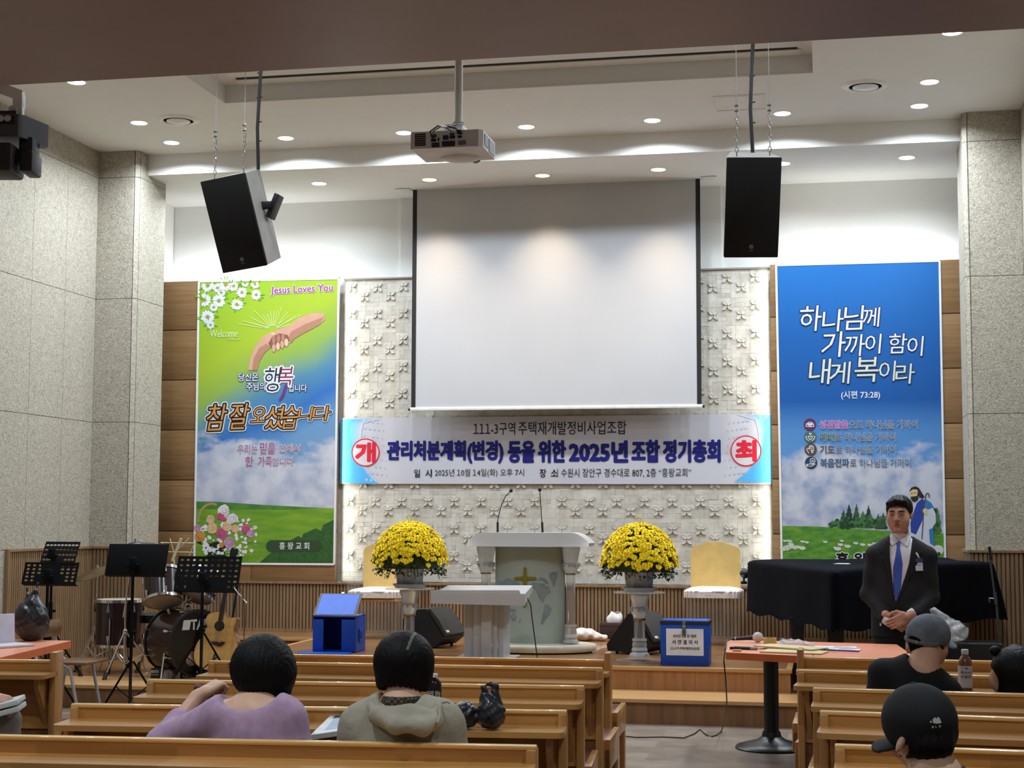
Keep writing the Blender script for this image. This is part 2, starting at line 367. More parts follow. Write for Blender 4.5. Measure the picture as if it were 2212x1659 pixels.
# mosaic of travertine blocks with raised petals
SX0, SX1, SZ0, SZ1, SY = -5.09, -0.49, 0.91, 4.15, 16.17
mb = MB(); rnd = random.Random(3); c = 0.0483; nx, nz = int((SX1 - SX0) / c) + 1, int((SZ1 - SZ0) / c) + 1
used = [[False] * nz for _ in range(nx)]
for i in range(nx):
    for j in range(nz):
        if used[i][j]: continue
        w_, h_ = rnd.choice([(1, 1), (1, 1), (2, 1), (1, 2), (2, 2), (3, 2), (2, 3), (3, 1)])
        w_ = min(w_, nx - i); h_ = min(h_, nz - j)
        if any(used[a][b] for a in range(i, i + w_) for b in range(j, j + h_)): w_ = h_ = 1
        for a in range(i, i + w_):
            for b in range(j, j + h_): used[a][b] = True
        x0, x1, z0, z1 = SX0 + i * c + .0006, min(SX0 + (i + w_) * c - .0006, SX1), SZ0 + j * c + .0006, min(SZ0 + (j + h_) * c - .0006, SZ1)
        y = SY - rnd.random() ** 3 * 0.0032 - .004; mb.m(rnd.choice([0, 0, 1]))
        mb.add([(x0, y, z0), (x1, y, z0), (x1, y, z1), (x0, y, z1), (x0, SY, z0), (x1, SY, z0), (x1, SY, z1), (x0, SY, z1)], [(0, 1, 2, 3), (1, 0, 4, 5), (2, 1, 5, 6), (3, 2, 6, 7), (0, 3, 7, 4)])
prof = [(0.0, 0.0), (0.12, 0.55), (0.35, 0.95), (0.6, 1.0), (0.82, 0.7), (1.0, 0.0)]
def petal(cx, cz, a, L=0.062, W=0.0162):
    d = Vector((math.cos(a), 0, math.sin(a))); n = Vector((-math.sin(a), 0, math.cos(a))); o = Vector((cx, SY - .012, cz)) + d * 0.005; vs = []
    for t, q in prof:
        p = o + d * (t * L)
        vs += [p + n * (q * W) + Vector((0, .02, 0)), p + n * (q * W) + Vector((0, -.011, 0)), p + Vector((0, -.007 - .004 * (q < .1), 0)), p - n * (q * W) + Vector((0, -.011, 0)), p - n * (q * W) + Vector((0, .02, 0))]
    mb.add(vs, [(5 * i + k, 5 * i + k + 1, 5 * i + k + 6, 5 * i + k + 5) for i in range(5) for k in range(4)])
mod = 0.288
for i in range(17):
    for j in range(12):
        for ox, oz in ((0.30, 0.70), (0.80, 0.36)):
            cx, cz = SX0 + (i + ox) * mod, SZ1 - (j + 1 - oz) * mod
            if cx < SX1 - .05 and cz > SZ0 + .05 and rnd.random() > 0.03:
                mb.m(0)
                for q in range(4): petal(cx, cz, PI / 4 + q * PI / 2)
mb.m(2).box(SX0, SX1, SY - .03, 16.30, 4.15, 4.165).m(1).box(SX0 - .05, SX1 + .05, SY, 16.29, 0.38, 4.149)
struct('wall_mosaic', mb, [M_MOSA, M_MOSB, plain('mosaic_cap', (150, 146, 138), 0.5)], angle=50)
# oak panels either side, with shadow joints
for nm, x0, x1 in (('wall_oak_left', -7.13, -5.10), ('wall_oak_right', -0.53, 1.74)):
    mb = MB(); zs = [0.90, 1.433, 1.985, 2.53, 3.075, 3.623, 4.166]
    xs = [x0, (x0 + x1) / 2 + 0.0, x1] if False else [x0, x1]
    for za, zb in zip(zs[:-1], zs[1:]):
        cut = [x0, -6.04, x1] if (za < 1 and nm.endswith('left')) else xs
        for xa, xb in zip(cut[:-1], cut[1:]): mb.box(xa, xb - .004, 16.0, 16.05, za + .004, zb - .004, 0.002)
    mb.m(1).box(x0, x1 - .01, 16.02, 16.06, 0.38, 4.15)
    struct(nm, mb, [M_PANEL, M_JOINT])
# slatted wainscot
def slats(mb, p0, p1, z0, z1, out, pitch=0.037, cap=True):
    p0, p1, out = Vector(p0), Vector(p1), Vector(out); L = (p1 - p0).length; d = (p1 - p0) / L; n = max(1, int(L / pitch))
    def bx(a, b, o0, o1, za, zb):
        q = [p0 + d * a + out * o0, p0 + d * b + out * o0, p0 + d * b + out * o1, p0 + d * a + out * o1]
        mb.add([(*v.xy, za) for v in q] + [(*v.xy, zb) for v in q], [(3, 2, 1, 0), (4, 5, 6, 7), (0, 1, 5, 4), (1, 2, 6, 5), (2, 3, 7, 6), (3, 0, 4, 7)])
    mb.m(1); bx(0, L, 0, 0.006, z0, z1); mb.m(0)
    for i in range(n): bx(i * L / n, i * L / n + L / n * .68, 0.006, 0.02, z0, z1)
    if cap: bx(-.01, L + .01, 0, 0.034, z1, z1 + .022); bx(0, L, 0, 0.024, z0, z0 + .03)
mb = MB(); slats(mb, (XL + .02, 15.99, 0), (XR - .02, 15.99, 0), ZST, 0.885, (0, -1, 0)); struct('trim_1', mb, [M_SLAT, M_SLATBK])
mb = MB(); slats(mb, (XL + .012, 12.87, 0), (XL + .012, 14.46, 0), ZPL, 1.275, (1, 0, 0)); slats(mb, (XL + .03, 14.465, 0), (PXL + .02, 14.465, 0), ZPL, 1.275, (0, -1, 0)); slats(mb, (PXL + .012, 14.47, 0), (PXL + .012, 15.13, 0), ZPL, 1.275, (1, 0, 0))
mb.m(0).box(XL + .012, XL + .05, 12.84, 12.87, ZPL, 1.297); struct('trim_2', mb, [M_SLAT, M_SLATBK])
mb = MB(); slats(mb, (PXR - .02, 14.465, 0), (XR, 14.465, 0), ZPL, 1.295, (0, -1, 0)); slats(mb, (PXR - .012, 14.44, 0), (PXR - .012, 15.05, 0), ZPL, 1.295, (-1, 0, 0))
slats(mb, (XR - .013, 12.4, 0), (XR - .013, 14.44, 0), ZPL, 1.295, (-1, 0, 0)); struct('trim_3', mb, [M_SLAT, M_SLATBK])
# stage, strip along the wall and the lower platform
mb = MB(); EX0, EX1, EY = -5.045, -0.30, 12.95
mb.m(0).box(EX0, EX1, EY, 16.15, ZPL, ZST - .001).box(XL + .02, EX0, 15.22, 16.15, ZPL, ZST - .001).box(EX1, XR, 15.22, 16.15, ZPL, ZST - .001)
mb.m(1).box(EX0 + .002, EX1 - .002, EY - .012, EY, ZPL, ZST - .03).m(2).box(EX0 - .012, EX1 + .012, EY - .025, EY + .03, ZST - .03, ZST, .004).box(EX0 - .012, EX0 + .035, EY, 15.2, ZST - .03, ZST).box(EX1 - .035, EX1 + .012, EY, 15.2, ZST - .03, ZST).box(XL + .02, EX0, 15.195, 15.23, ZST - .03, ZST).box(EX1, XR, 15.195, 15.23, ZST - .03, ZST)
struct('floor_stage', mb, [M_STAGE, M_RISER, M_NOSE])
mb = MB().box(XL + .015, XR - .015, 12.30, 16.15, 0, ZPL).m(1).box(XL + .016, XR - .016, 12.288, 12.30, 0, ZPL - .028).m(2).box(XL + .016, XR - .016, 12.275, EY - .01, ZPL - .025, ZPL + .002)
struct('floor_platform', mb, [M_STAGE, M_RISER2, M_NOSE])
# ------------------------------------------------------------------ ceiling fittings
M_LED = mat('led_white', (240, 244, 255), 0.4, emit=9.0); M_LEDW = mat('led_warm', (255, 226, 150), 0.4, emit=3.2)
M_RIM = plain('white_rim', (232, 232, 230), 0.35); M_BLACK = plain('black_plastic', (20, 20, 22), 0.45); M_DARK = plain('dark_grey_plastic', (46, 48, 54), 0.5)
M_STEEL = mat('steel', (190, 190, 188), 0.3, 1.0); M_CHROME = mat('chrome', (225, 226, 228), 0.12, 1.0); M_SLOT = plain('slot_black', (16, 16, 17), 0.8)
def downlight(label, x, y, z, warm=False, group='white downlights'):
    t = thing('downlight', label, 'ceiling light', (x, y, z), 0, group)
    MB().lathe([(0.072, -.004), (0.088, -.004), (0.092, 0), (0.092, .001)], 36).build('trim_ring', M_RIM, t)
    MB().lathe([(0.0001, -.0065), (0.072, -.006), (0.0722, -.001)], 36).build('lens', M_LEDW if warm else M_LED, t)
    return t
nth = ['first', 'second', 'third', 'fourth', 'fifth', 'sixth', 'seventh', 'eighth']
lbl = ['white downlight cut off by the brown soffit edge above the dark pan-tilt camera', 'white downlight on the high ceiling beside the round vent near the grey speaker', 'white downlight on the high ceiling closest to the pillar by the yellow-green banner', 'white downlight between the tilted speaker and the projector', 'white downlight partly hidden behind the white projector body', 'white downlight just past the projector over the screen', 'white downlight midway between projector and straight speaker', 'white downlight just beside the chain of the straight hanging speaker', 'white downlight in front of the beam next to the blue banner side pillar', 'white downlight next to the round vent beyond the straight speaker', 'white downlight cut off by the brown soffit edge above the blue banner side']
for (x, y), l in zip(DL_MAIN, lbl): downlight(l, x, y, ZC)
for (x, y), l in zip(DL_LOW, ['white downlight on the low ceiling hidden behind the tilted speaker', 'white downlight on the low ceiling above the yellow-green banner', 'white downlight on the low ceiling peeking out beside the straight speaker', 'white downlight on the low ceiling above the blue banner']): downlight(l, x, y, ZL)
for (x, y), l in zip(DL_WARM, ['warm yellow downlight above the screen corner under the projector', 'warm yellow downlight above the middle of the screen', 'warm yellow downlight above the screen corner by the straight speaker']): downlight(l, x, y, ZL, True, 'warm downlights over the screen')
for x, y, l in ((-5.845, 13.40, 'round white air vent in the ceiling beside the tilted speaker'), (0.374, 13.40, 'round white air vent in the ceiling beyond the straight speaker')):
    t = thing('air_vent', l, 'air vent', (x, y, ZC), 0, 'round ceiling vents')
    MB().lathe([(0.135, -.002), (0.142, -.016), (0.185, -.011), (0.2, 0)], 40).build('flange', M_RIM, t)
    MB().lathe([(0.0001, -.008), (0.135, -.008)], 40).build('throat', M_SLOT, t)
    MB().lathe([(0.0001, -.034), (0.07, -.031), (0.108, -.02), (0.11, -.013), (0.0001, -.012)], 40).build('damper', M_RIM, t)
t = tag(MB().box(-.225, .225, -.006, .0, -.006, 0).box(-.225, .225, .50, .506, -.006, 0).box(-.225, -.219, 0, .5, -.006, 0).box(.219, .225, 0, .5, -.006, 0).box(-.19, .19, .04, .47, -.003, 0).build('access_panel', M_CEIL, loc=(-.70, 13.5, ZC)), 'square white access hatch set flush in the ceiling behind the straight speaker cable', 'hatch')
t = thing('slot_diffuser', 'long white slot vent with a black gap inside the ceiling recess', 'air vent', (-2.6, 12.70, rz))
MB().box(-2.45, 2.45, .05, .20, -.012, 0, .004).box(-2.45, 2.45, -.40, -.03, -.012, 0, .004).build('frame', M_CEIL, t)
MB().box(-2.42, 2.42, -.03, .05, -.004, 0).build('slot', M_SLOT, t)
# ------------------------------------------------------------------ projection screen
M_SCR = mat('screen_fabric', (182, 184, 190), 0.55, col2=(178, 180, 186), scale=1.2)
yS = 15.85; a_, b_ = at(901, 413, yS), at(1506, 876, yS); sx0, sx1, sz0 = a_.x, b_.x, b_.z + .012
t = thing('projection_screen', 'large white pull-down projection screen with black side borders over the stone wall', 'projection screen', ((sx0 + sx1) / 2, yS, sz0))
hw = (sx1 - sx0) / 2; tp = ZL - sz0 - .004
MB().grid(24, 12, lambda u, v: (-hw + 2 * hw * u, .004 * math.sin(u * 6) * (1 - v) * .5, tp * v)).build('fabric', M_SCR, t)
for sgn in (-1, 1): MB().box(min(sgn * hw, sgn * (hw + .045)), max(sgn * hw, sgn * (hw + .045)), -.003, .004, 0, tp).build('border', plain('screen_border', (24, 24, 30), 0.7), t)
bb = MB().box(-hw - .055, hw + .055, -.012, .012, -.035, 0, .004).build('bottom_bar', plain('white_bar', (225, 226, 226), 0.4), t)
for sgn in (-1, 1): MB().cyl((sgn * (hw + .055), 0, -.02), (sgn * (hw + .075), 0, -.02), .014).build('end_cap', M_BLACK, bb)
for sgn in (-1, 1): MB().box(min(sgn * (hw + .06), sgn * (hw + .22)), max(sgn * (hw + .06), sgn * (hw + .22)), -.09, .06, tp - .006, tp, .002).build('case_end', M_RIM, t)
# ------------------------------------------------------------------ projector
M_PROJ = plain('projector_white', (232, 236, 240), 0.4); M_PROJ2 = plain('projector_shell', (196, 198, 202), 0.45)
t = thing('ceiling_projector', 'white projector hanging from the ceiling on a pole with its cabled rear facing out', 'projector', (-2.085, 8.5, 3.685), math.radians(0))
pole = MB().cyl((0.03, .17, .16), (0.03, .17, ZC - 3.685), .024, n=24); pole.lathe([(.0, ZC - 3.70), (.07, ZC - 3.70), (.07, ZC - 3.686)], 24, Matrix.Translation((.03, .17, 0))); pole.build('pole', plain('pole_ivory', (222, 224, 214), 0.4), t)
MB().box(-.04, .07, .1, .24, .125, .16, .006).box(-.02, .08, .12, .22, .1, .13, .004).cyl((.06, .17, .12), (.10, .17, .12), .018).build('bracket', M_RIM, t)
body = MB().prism([(-.21, .004), (.185, .004), (.208, .03), (.208, .35), (-.208, .35), (-.21, .03)], .0, .098).ball((.02, .27, .0), (.12, .1, .022), 20).build('body', M_PROJ, t)
MB().cyl((.09, .3, .02), (.09, .365, .02), .034).build('lens', M_BLACK, t)
vg = MB()
for i in range(18):
    for j in range(6): x = -.185 + i * .0036; z = .016 + j * .0125; vg.box(x, x + .0022, .001, .005, z, z + .009)
vg.build('vent_grille', M_SLOT, body)
for x0, x1, z0, z1, m_ in ((-.09, -.06, .062, .078, M_BLACK), (-.09, -.06, .038, .052, M_BLACK), (-.05, -.042, .04, .058, M_BLACK), (-.02, .012, .045, .07, M_DARK), (.02, .05, .05, .066, M_BLACK), (.02, .045, .07, .082, M_BLACK), (.066, .09, .052, .064, M_BLACK), (-.085, -.04, .004, .03, M_DARK), (-.025, .05, .006, .036, M_DARK), (.068, .113, .012, .036, plain('grey_label', (120, 122, 124), 0.5))):
    MB().box(x0, x1, -.004, .006, z0, z1, .002).build('port', m_, body)
MB().box(.205, .212, .06, .15, .02, .085).box(.205, .212, .18, .32, .01, .085).build('side_grille', plain('grille_grey', (166, 170, 174), 0.5), body)
pl = MB()
for i in range(6): pl.box(-.04 + i * .014, -.03 + i * .014, .12, .1215, -.0006, .0005)
pl.build('imprint', plain('imprint_grey', (150, 148, 146), 0.5), body)
for k, pts in enumerate([[(-.075, .0, .07), (-.07, -.03, .09), (-.03, -.02, .115), (.0, .04, .125), (.03, .13, .15)], [(-.075, .0, .045), (-.085, -.045, .085), (-.04, -.03, .12), (.02, .1, .14)], [(.035, 0, .075), (.03, -.02, .09), (.0, -.01, .112), (.02, .12, .15)], [(.078, 0, .085), (.06, -.03, .10), (.01, -.01, .118), (.03, .1, .155)], [(.06, .12, .13), (.075, .1, .165), (.02, .12, .175), (-.01, .16, .165)]]):
    MB().tube(pts, .0042, 8).build('cable', M_BLACK if k % 2 else plain('grey_cable', (150, 150, 150), 0.5), t)
MB().box(.066, .092, -.03, .004, .072, .092, .003).build('plug', M_BLACK, t)
# ------------------------------------------------------------------ hanging loudspeakers
M_GRILL = mat('speaker_grille', (9, 10, 11), 0.7, bump=0.2, bscale=600); M_CAB = plain('speaker_cabinet', (176, 174, 170), 0.55)
def hung_speaker(label, px, py, y, yaw, pitch, roll, cable_dx, extra):
    p = at(px, py, y); t = thing('hanging_loudspeaker', label, 'loudspeaker', p, 0)
    W, Hh, D = .35, .655, .34; M = Euler((pitch, roll, yaw), 'XYZ').to_matrix().to_4x4()
    pts = [(-W / 2, 0), (W / 2, 0), (W / 2, .05), (.11, D), (-.11, D), (-W / 2, .05)]
    MB().prism(pts, -Hh / 2, Hh / 2, M).build('cabinet', M_CAB, t)
    g = MB().box(-W / 2 - .004, W / 2 + .004, -.022, .004, -Hh / 2 - .004, Hh / 2 + .002, .006, M).build('grille', M_GRILL, t)
    lg = MB(); LM = M @ Matrix.Translation((0.0, -.0235, -Hh / 2 + .07)) @ Matrix.Rotation(PI / 2, 4, 'X')
    lg.lathe([(.013, 0), (.0155, .001), (.0155, -.001)], 28, LM)
    for k in range(3): a = PI / 2 + k * 2 * PI / 3; lg.tube([LM @ Vector((-.011 * math.cos(a), -.011 * math.sin(a), .0005)), LM @ Vector((.011 * math.cos(a), .011 * math.sin(a), .0005))], .0014, 6)
    for k in range(6): lg.box(-.013 + k * .0045, -.0098 + k * .0045, -.0238, -.0225, -Hh / 2 + .04, -Hh / 2 + .046, 0, M)
    lg.build('logo', plain('logo_grey', (120, 120, 122), 0.4), g)
    top = [M @ Vector((-.105, .06, Hh / 2)), M @ Vector((.115, .09, Hh / 2))]
    for k, q in enumerate(top):
        c_ = MB().cyl(q, q + Vector((0, 0, .03)), .005); z = .03; n = 0
        while z < .26:
            L = .06 if n in (1, 3) else .036
            el = [q + Vector(((.011 * math.sin(a)) if n % 2 == 0 else .002, (.011 * math.sin(a)) if n % 2 else .002, z + L / 2 - .003 + (L / 2) * math.cos(a))) for a in [2 * PI * i / 12 for i in range(12)]]
            c_.tube(el, .0032, 6, True); z += L - .007; n += 1
        c_.build('chain', M_STEEL, t)
        ztop = ZC - p.z
        MB().tube([q + Vector((0, 0, z)), Vector((q.x * .96, q.y, ztop))], .0026, 6).build('wire_rope', M_STEEL, t)
        for dz in (.015, .05): MB().box(q.x - .014, q.x + .014, q.y - .006, q.y + .006, q.z + z + dz, q.z + z + dz + .016, .003).build('rope_clamp', M_STEEL, t)
    q = M @ Vector((cable_dx, D * .8, Hh / 2)); cb = MB()
    for o in (0, .011): cb.tube([q + Vector((o, 0, 0)), q + Vector((o - .012, 0, .3)), q + Vector((o + .008, 0, .75)), Vector((q.x + o - .01, q.y, ZC - p.z))], .0075, 8)
    for z in (.2, .34, .52, .7): cb.tube([q + Vector((-.014, 0, z)), q + Vector((.026, 0, z + .004))], .004, 6)
    cb.build('speaker_cable', M_BLACK, t)
    if extra:
        bx_ = MB(); 
        bx_.cbox(M @ Vector((.205, .25, .045)), (.035, .12, .18), (0, math.radians(22), 0), .006).cbox(M @ Vector((.165, .2, .07)), (.10, .05, .05), (0, 0, 0), .004)
        bx_.build('bracket', M_BLACK, t)
    return t
hung_speaker('black-grilled loudspeaker tilted over the yellow-green banner with a bracket on its side', 507, 482, 10.3, math.radians(-10), math.radians(19), math.radians(-6), .13, True)
hung_speaker('black-grilled loudspeaker hanging straight on chains above the blue banner side of the screen', 1625, 448, 10.3, math.radians(10), math.radians(20), 0, .02, False)
# ------------------------------------------------------------------ pan-tilt camera on a wall arm
t = thing('pan_tilt_camera', 'dark pan-tilt camera hanging upside down from a white wall arm', 'camera', at(30, 270, 8.2), math.radians(12))
k = 8.2 * 1.03 / 3386
def q(px, py, d=0.0): return ((px - 30) * k, d, -(py - 270) * k)
MB().prism([(q(-60, 0)[0], -.1), (q(52, 0)[0], -.1), (q(62, 0)[0], -.07), (q(92, 0)[0], .16), (q(80, 0)[0], .2), (q(-60, 0)[0], .2)], q(0, 307)[2], q(0, 254)[2]).build('base', plain('camera_slate', (70, 72, 82), 0.4), t)
MB().box(q(-60, 0)[0], q(46, 0)[0], -.095, .17, q(0, 254)[2], q(0, 246)[2]).build('top_plate', M_BLACK, t)
MB().box(q(-50, 0)[0], q(44, 0)[0], -.104, -.09, q(0, 278)[2], q(0, 258)[2]).build('connector_panel', M_BLACK, t)
for px in (14, 30): MB().lathe([(.012, 0), (.02, .004), (.02, .012), (.012, .014)], 16, Matrix.Translation((q(px, 0)[0], -.106, q(0, 266)[2])) @ Matrix.Rotation(PI / 2, 4, 'X')).build('socket', M_STEEL, t)
MB().box(q(46, 0)[0], q(78, 0)[0], -.03, .12, q(0, 345)[2], q(0, 300)[2], .008).box(q(52, 0)[0], q(82, 0)[0], -.06, .14, q(0, 384)[2], q(0, 334)[2], .012).build('yoke', plain('camera_dark', (38, 41, 50), 0.45), t)
MB().box(q(-60, 0)[0], q(42, 0)[0], -.13, .14, q(0, 390)[2], q(0, 322)[2], .02).box(q(30, 0)[0], q(56, 0)[0], -.02, .06, q(0, 360)[2], q(0, 330)[2], .004).build('camera_head', M_DARK, t)
MB().box(q(22, 0)[0], q(48, 0)[0], .0, .05, q(0, 246)[2], q(0, 226)[2], .006).cyl((q(27, 0)[0], -.012, q(0, 233)[2]), (q(27, 0)[0], .06, q(0, 233)[2]), .022).box(q(24, 0)[0], q(48, 0)[0], .0, .07, q(0, 228)[2], q(0, 192)[2], .01).build('tilt_joint', M_RIM, t)
MB().cyl((q(27, 0)[0], -.02, q(0, 233)[2]), (q(27, 0)[0], -.01, q(0, 233)[2]), .01).build('bolt', M_STEEL, t)
arm = MB().tube([(q(44, 0)[0], .03, q(0, 200)[2]), (-.3, .02, q(0, 150)[2]), (-1.2, .0, q(0, 60)[2]), (-2.35, -.5, q(0, 20)[2])], .045, 4); arm.build('wall_arm', M_RIM, t)
MB().tube([(q(10, 0)[0], -.11, q(0, 266)[2]), (q(0, 0)[0], -.15, q(0, 262)[2]), (q(-30, 0)[0], -.14, q(0, 270)[2])], .005, 8).build('cable', plain('grey_cable', (150, 150, 150), 0.5), t)
# ------------------------------------------------------------------ printed banners
def ramp_mat(name, stops, axis='z', lo=0, hi=1, diag=0.0, cloud=None, rough=0.5, rays=None):
    """cloth print: a colour ramp up the banner, with printed clouds (zlo, zhi, colour, scale, threshold)"""
    m = bpy.data.materials.new(name); m.use_nodes = True; nt = m.node_tree; b = nt.nodes['Principled BSDF']; b.inputs['Roughness'].default_value = rough; b.inputs['Specular IOR Level'].default_value = 0.25
    L = nt.links.new; tc = nt.nodes.new('ShaderNodeTexCoord'); sp = nt.nodes.new('ShaderNodeSeparateXYZ'); L(tc.outputs['Object'], sp.inputs[0])
    def math_(op, a, b_=None, c=None):
        n = nt.nodes.new('ShaderNodeMath'); n.operation = op
        for i, v in enumerate((a, b_, c)):
            if v is None: continue
            if isinstance(v, (int, float)): n.inputs[i].default_value = v
            else: L(v, n.inputs[i])
        return n.outputs[0]
    nz = nt.nodes.new('ShaderNodeTexNoise'); nz.inputs['Scale'].default_value = 1.6; nz.inputs['Detail'].default_value = 2; L(tc.outputs['Object'], nz.inputs['Vector'])
    s = math_('ADD', sp.outputs['Z'], math_('MULTIPLY', sp.outputs['X'], diag)); s = math_('ADD', s, math_('MULTIPLY', math_('SUBTRACT', nz.outputs['Fac'], 0.5), 0.35 if diag else 0.05))
    mr = nt.nodes.new('ShaderNodeMapRange'); mr.inputs[1].default_value = lo; mr.inputs[2].default_value = hi; L(s, mr.inputs[0])
    r = nt.nodes.new('ShaderNodeValToRGB'); els = r.color_ramp.elements
    while len(els) < len(stops): els.new(0.5)
    for e, (p, c_) in zip(els, stops): e.position = p; e.color = lin(c_) + (1,)
    L(mr.outputs[0], r.inputs[0]); out = r.outputs[0]
    if cloud:
        zlo, zhi, c_, sc, th, xs = cloud
        n2 = nt.nodes.new('ShaderNodeTexNoise'); n2.inputs['Scale'].default_value = sc; n2.inputs['Detail'].default_value = 6; n2.inputs['Roughness'].default_value = 0.6
        mp = nt.nodes.new('ShaderNodeMapping'); mp.inputs['Scale'].default_value = (0.7, 1, 1.2); L(tc.outputs['Object'], mp.inputs[0]); L(mp.outputs[0], n2.inputs['Vector'])
        ma = nt.nodes.new('ShaderNodeMapRange'); ma.inputs[1].default_value = zhi; ma.inputs[2].default_value = zlo; ma.inputs[3].default_value = 0.0; ma.inputs[4].default_value = 0.55; ma.clamp = True
        L(math_('ADD', sp.outputs['Z'], math_('MULTIPLY', sp.outputs['X'], xs)), ma.inputs[0])
        f = math_('ADD', n2.outputs['Fac'], ma.outputs[0]); mb_ = nt.nodes.new('ShaderNodeMapRange'); mb_.inputs[1].default_value = th; mb_.inputs[2].default_value = th + 0.13; L(f, mb_.inputs[0])
        sh = nt.nodes.new('ShaderNodeValToRGB'); sh.color_ramp.elements[0].color = lin(c_[1]) + (1,); sh.color_ramp.elements[1].color = lin(c_[0]) + (1,); sh.color_ramp.elements[0].position = .35; sh.color_ramp.elements[1].position = .6
        n3 = nt.nodes.new('ShaderNodeTexNoise'); n3.inputs['Scale'].default_value = sc * 1.9; n3.inputs['Detail'].default_value = 5; L(tc.outputs['Object'], n3.inputs['Vector']); L(n3.outputs['Fac'], sh.inputs[0])
        mx = nt.nodes.new('ShaderNodeMixRGB'); L(mb_.outputs[0], mx.inputs[0]); L(out, mx.inputs[1]); L(sh.outputs[0], mx.inputs[2]); out = mx.outputs[0]
    L(out, b.inputs['Base Color']); return m
def P_(name, col, rough=0.5): return mat('print_' + name, col, rough, col2=tuple(v * .97 for v in col), scale=12, spec=0.25)
class Banner:
    """a hanging sheet in the plane y; p(px, py) -> (x, z) on it"""
    def __init__(s, y, amp=0.0006): s.y = y; s.amp = amp; s.layer = 0
    def xz(s, px, py): q_ = at(px, py, s.y); return q_.x, q_.z
    def wv(s, x, z): return s.amp * (math.sin(x * 5.1 + z * 2.3) + .6 * math.sin(z * 6.7 - x * 2.1) - 1.6)
    def fn(s, d): return lambda x, z: (x, s.y + s.wv(x, z) - d, z)
    def cloth(s, c, n=(26, 34)):
        (x0, z0), (x1, z1), (x2, z2), (x3, z3) = c   # bl, br, tr, tl
        def f(u, v):
            x = (x0 * (1 - u) + x1 * u) * (1 - v) + (x3 * (1 - u) + x2 * u) * v; z = (z0 * (1 - u) + z1 * u) * (1 - v) + (z3 * (1 - u) + z2 * u) * v
            return (x, s.y + s.wv(x, z), z)
        return MB().grid(n[0], n[1], f)
    def poly(s, mb, pts, d, px=True):
        q_ = [s.xz(*p) for p in pts] if px else pts
        if len(q_) < 3: return
        ar = sum(q_[i][0] * q_[(i + 1) % len(q_)][1] - q_[(i + 1) % len(q_)][0] * q_[i][1] for i in range(len(q_)))
        if ar < 0: q_ = q_[::-1]
        f = s.fn(d); mb.add([f(x, z) for x, z in q_], [tuple(range(len(q_)))])
    def disc(s, mb, px, py, r, d, n=20, ry=None, jag=0.0, a0=0.0, rnd=random):
        ry = ry or r; s.poly(mb, [(px + r * math.cos(a) * (1 + jag * rnd.uniform(-1, 1)), py + ry * math.sin(a) * (1 + jag * rnd.uniform(-1, 1))) for a in [a0 + 2 * PI * i / n for i in range(n)]], d)
    def line(s, mb, pts, w_, d):
        for (ax_, ay), (bx, by) in zip(pts[:-1], pts[1:]):
            L = math.hypot(bx - ax_, by - ay) or 1; nx_, ny = -(by - ay) / L * w_ / 2, (bx - ax_) / L * w_ / 2
            s.poly(mb, [(ax_ + nx_, ay + ny), (bx + nx_, by + ny), (bx - nx_, by - ny), (ax_ - nx_, ay - ny)], d)
    def text(s, mb, body, px0, py0, px1, py1, d, off=0.0, shear=0.0, ref=None, rise=0.0):
        x0, z1 = s.xz(px0, py0); x1, z0 = s.xz(px1, py1); f = s.fn(d); xm = (x0 + x1) / 2
        put_text(mb, body, x0, x1, z0, z1, lambda x, z: f(x, z + rise * (x - xm)), off, shear, ref)
RISE = 0.0
# --- tall yellow-green welcome banner
B = Banner(15.992); rn = random.Random(5)
t = thing('welcome_banner', 'tall yellow-green and blue banner with clasped hands, daisies and a flower basket', 'banner', (0, 0, 0))
c4 = [B.xz(420, 1217), B.xz(722, 1219), B.xz(732, 601.5), B.xz(430, 608)]
MBl = ramp_mat('welcome_print', [(0.0, (130, 150, 186)), (0.34, (104, 146, 188)), (0.44, (52, 108, 178)), (0.54, (84, 134, 160)), (0.64, (140, 170, 76)), (0.78, (160, 182, 48)), (1.0, (142, 178, 42))], lo=1.35, hi=4.2 - .25 * -5.1 * 0 + .0, diag=-0.5, cloud=(2.05, 2.75, ((196, 196, 206), (160, 168, 190)), 2.6, .74, 0.0))
# re-centre the diagonal on the banner
MBl.node_tree.nodes['Map Range'].inputs[1].default_value = 1.35 + .5 * 5.9; MBl.node_tree.nodes['Map Range'].inputs[2].default_value = 4.2 + .5 * 5.9
cl = B.cloth(c4).build('cloth', MBl, t)
e = MB(); wv = [(420, 1217), (722, 1219), (732, 601.5), (430, 608)]
for i in range(4): B.line(e, [wv[i], wv[(i + 1) % 4]], 4.5, .004)
e.build('white_edge', P_('white', (226, 226, 228)), cl)
g = MB()
B.poly(g, [(421, 1083), (470, 1084), (560, 1090), (640, 1095), (722, 1098), (722, 1216), (421, 1214)], .003); g.m(1)
B.poly(g, [(421, 1083), (470, 1084), (560, 1090), (690, 1097), (600, 1101), (421, 1099)], .0036); g.m(2)
B.poly(g, [(722, 1122), (690, 1138), (640, 1160), (590, 1190), (560, 1216), (722, 1216)], .0036)
g.build('printed_field', [mat('print_field', (122, 158, 42), .5, col2=(92, 140, 38), scale=3, stretch=(1, 1, 5)), mat('print_hill', (84, 130, 56), .5, col2=(66, 112, 50), scale=9), mat('print_dark_grass', (52, 96, 44), .5, col2=(40, 78, 36), scale=40, detail=6)], cl)
g = MB()   # daisies
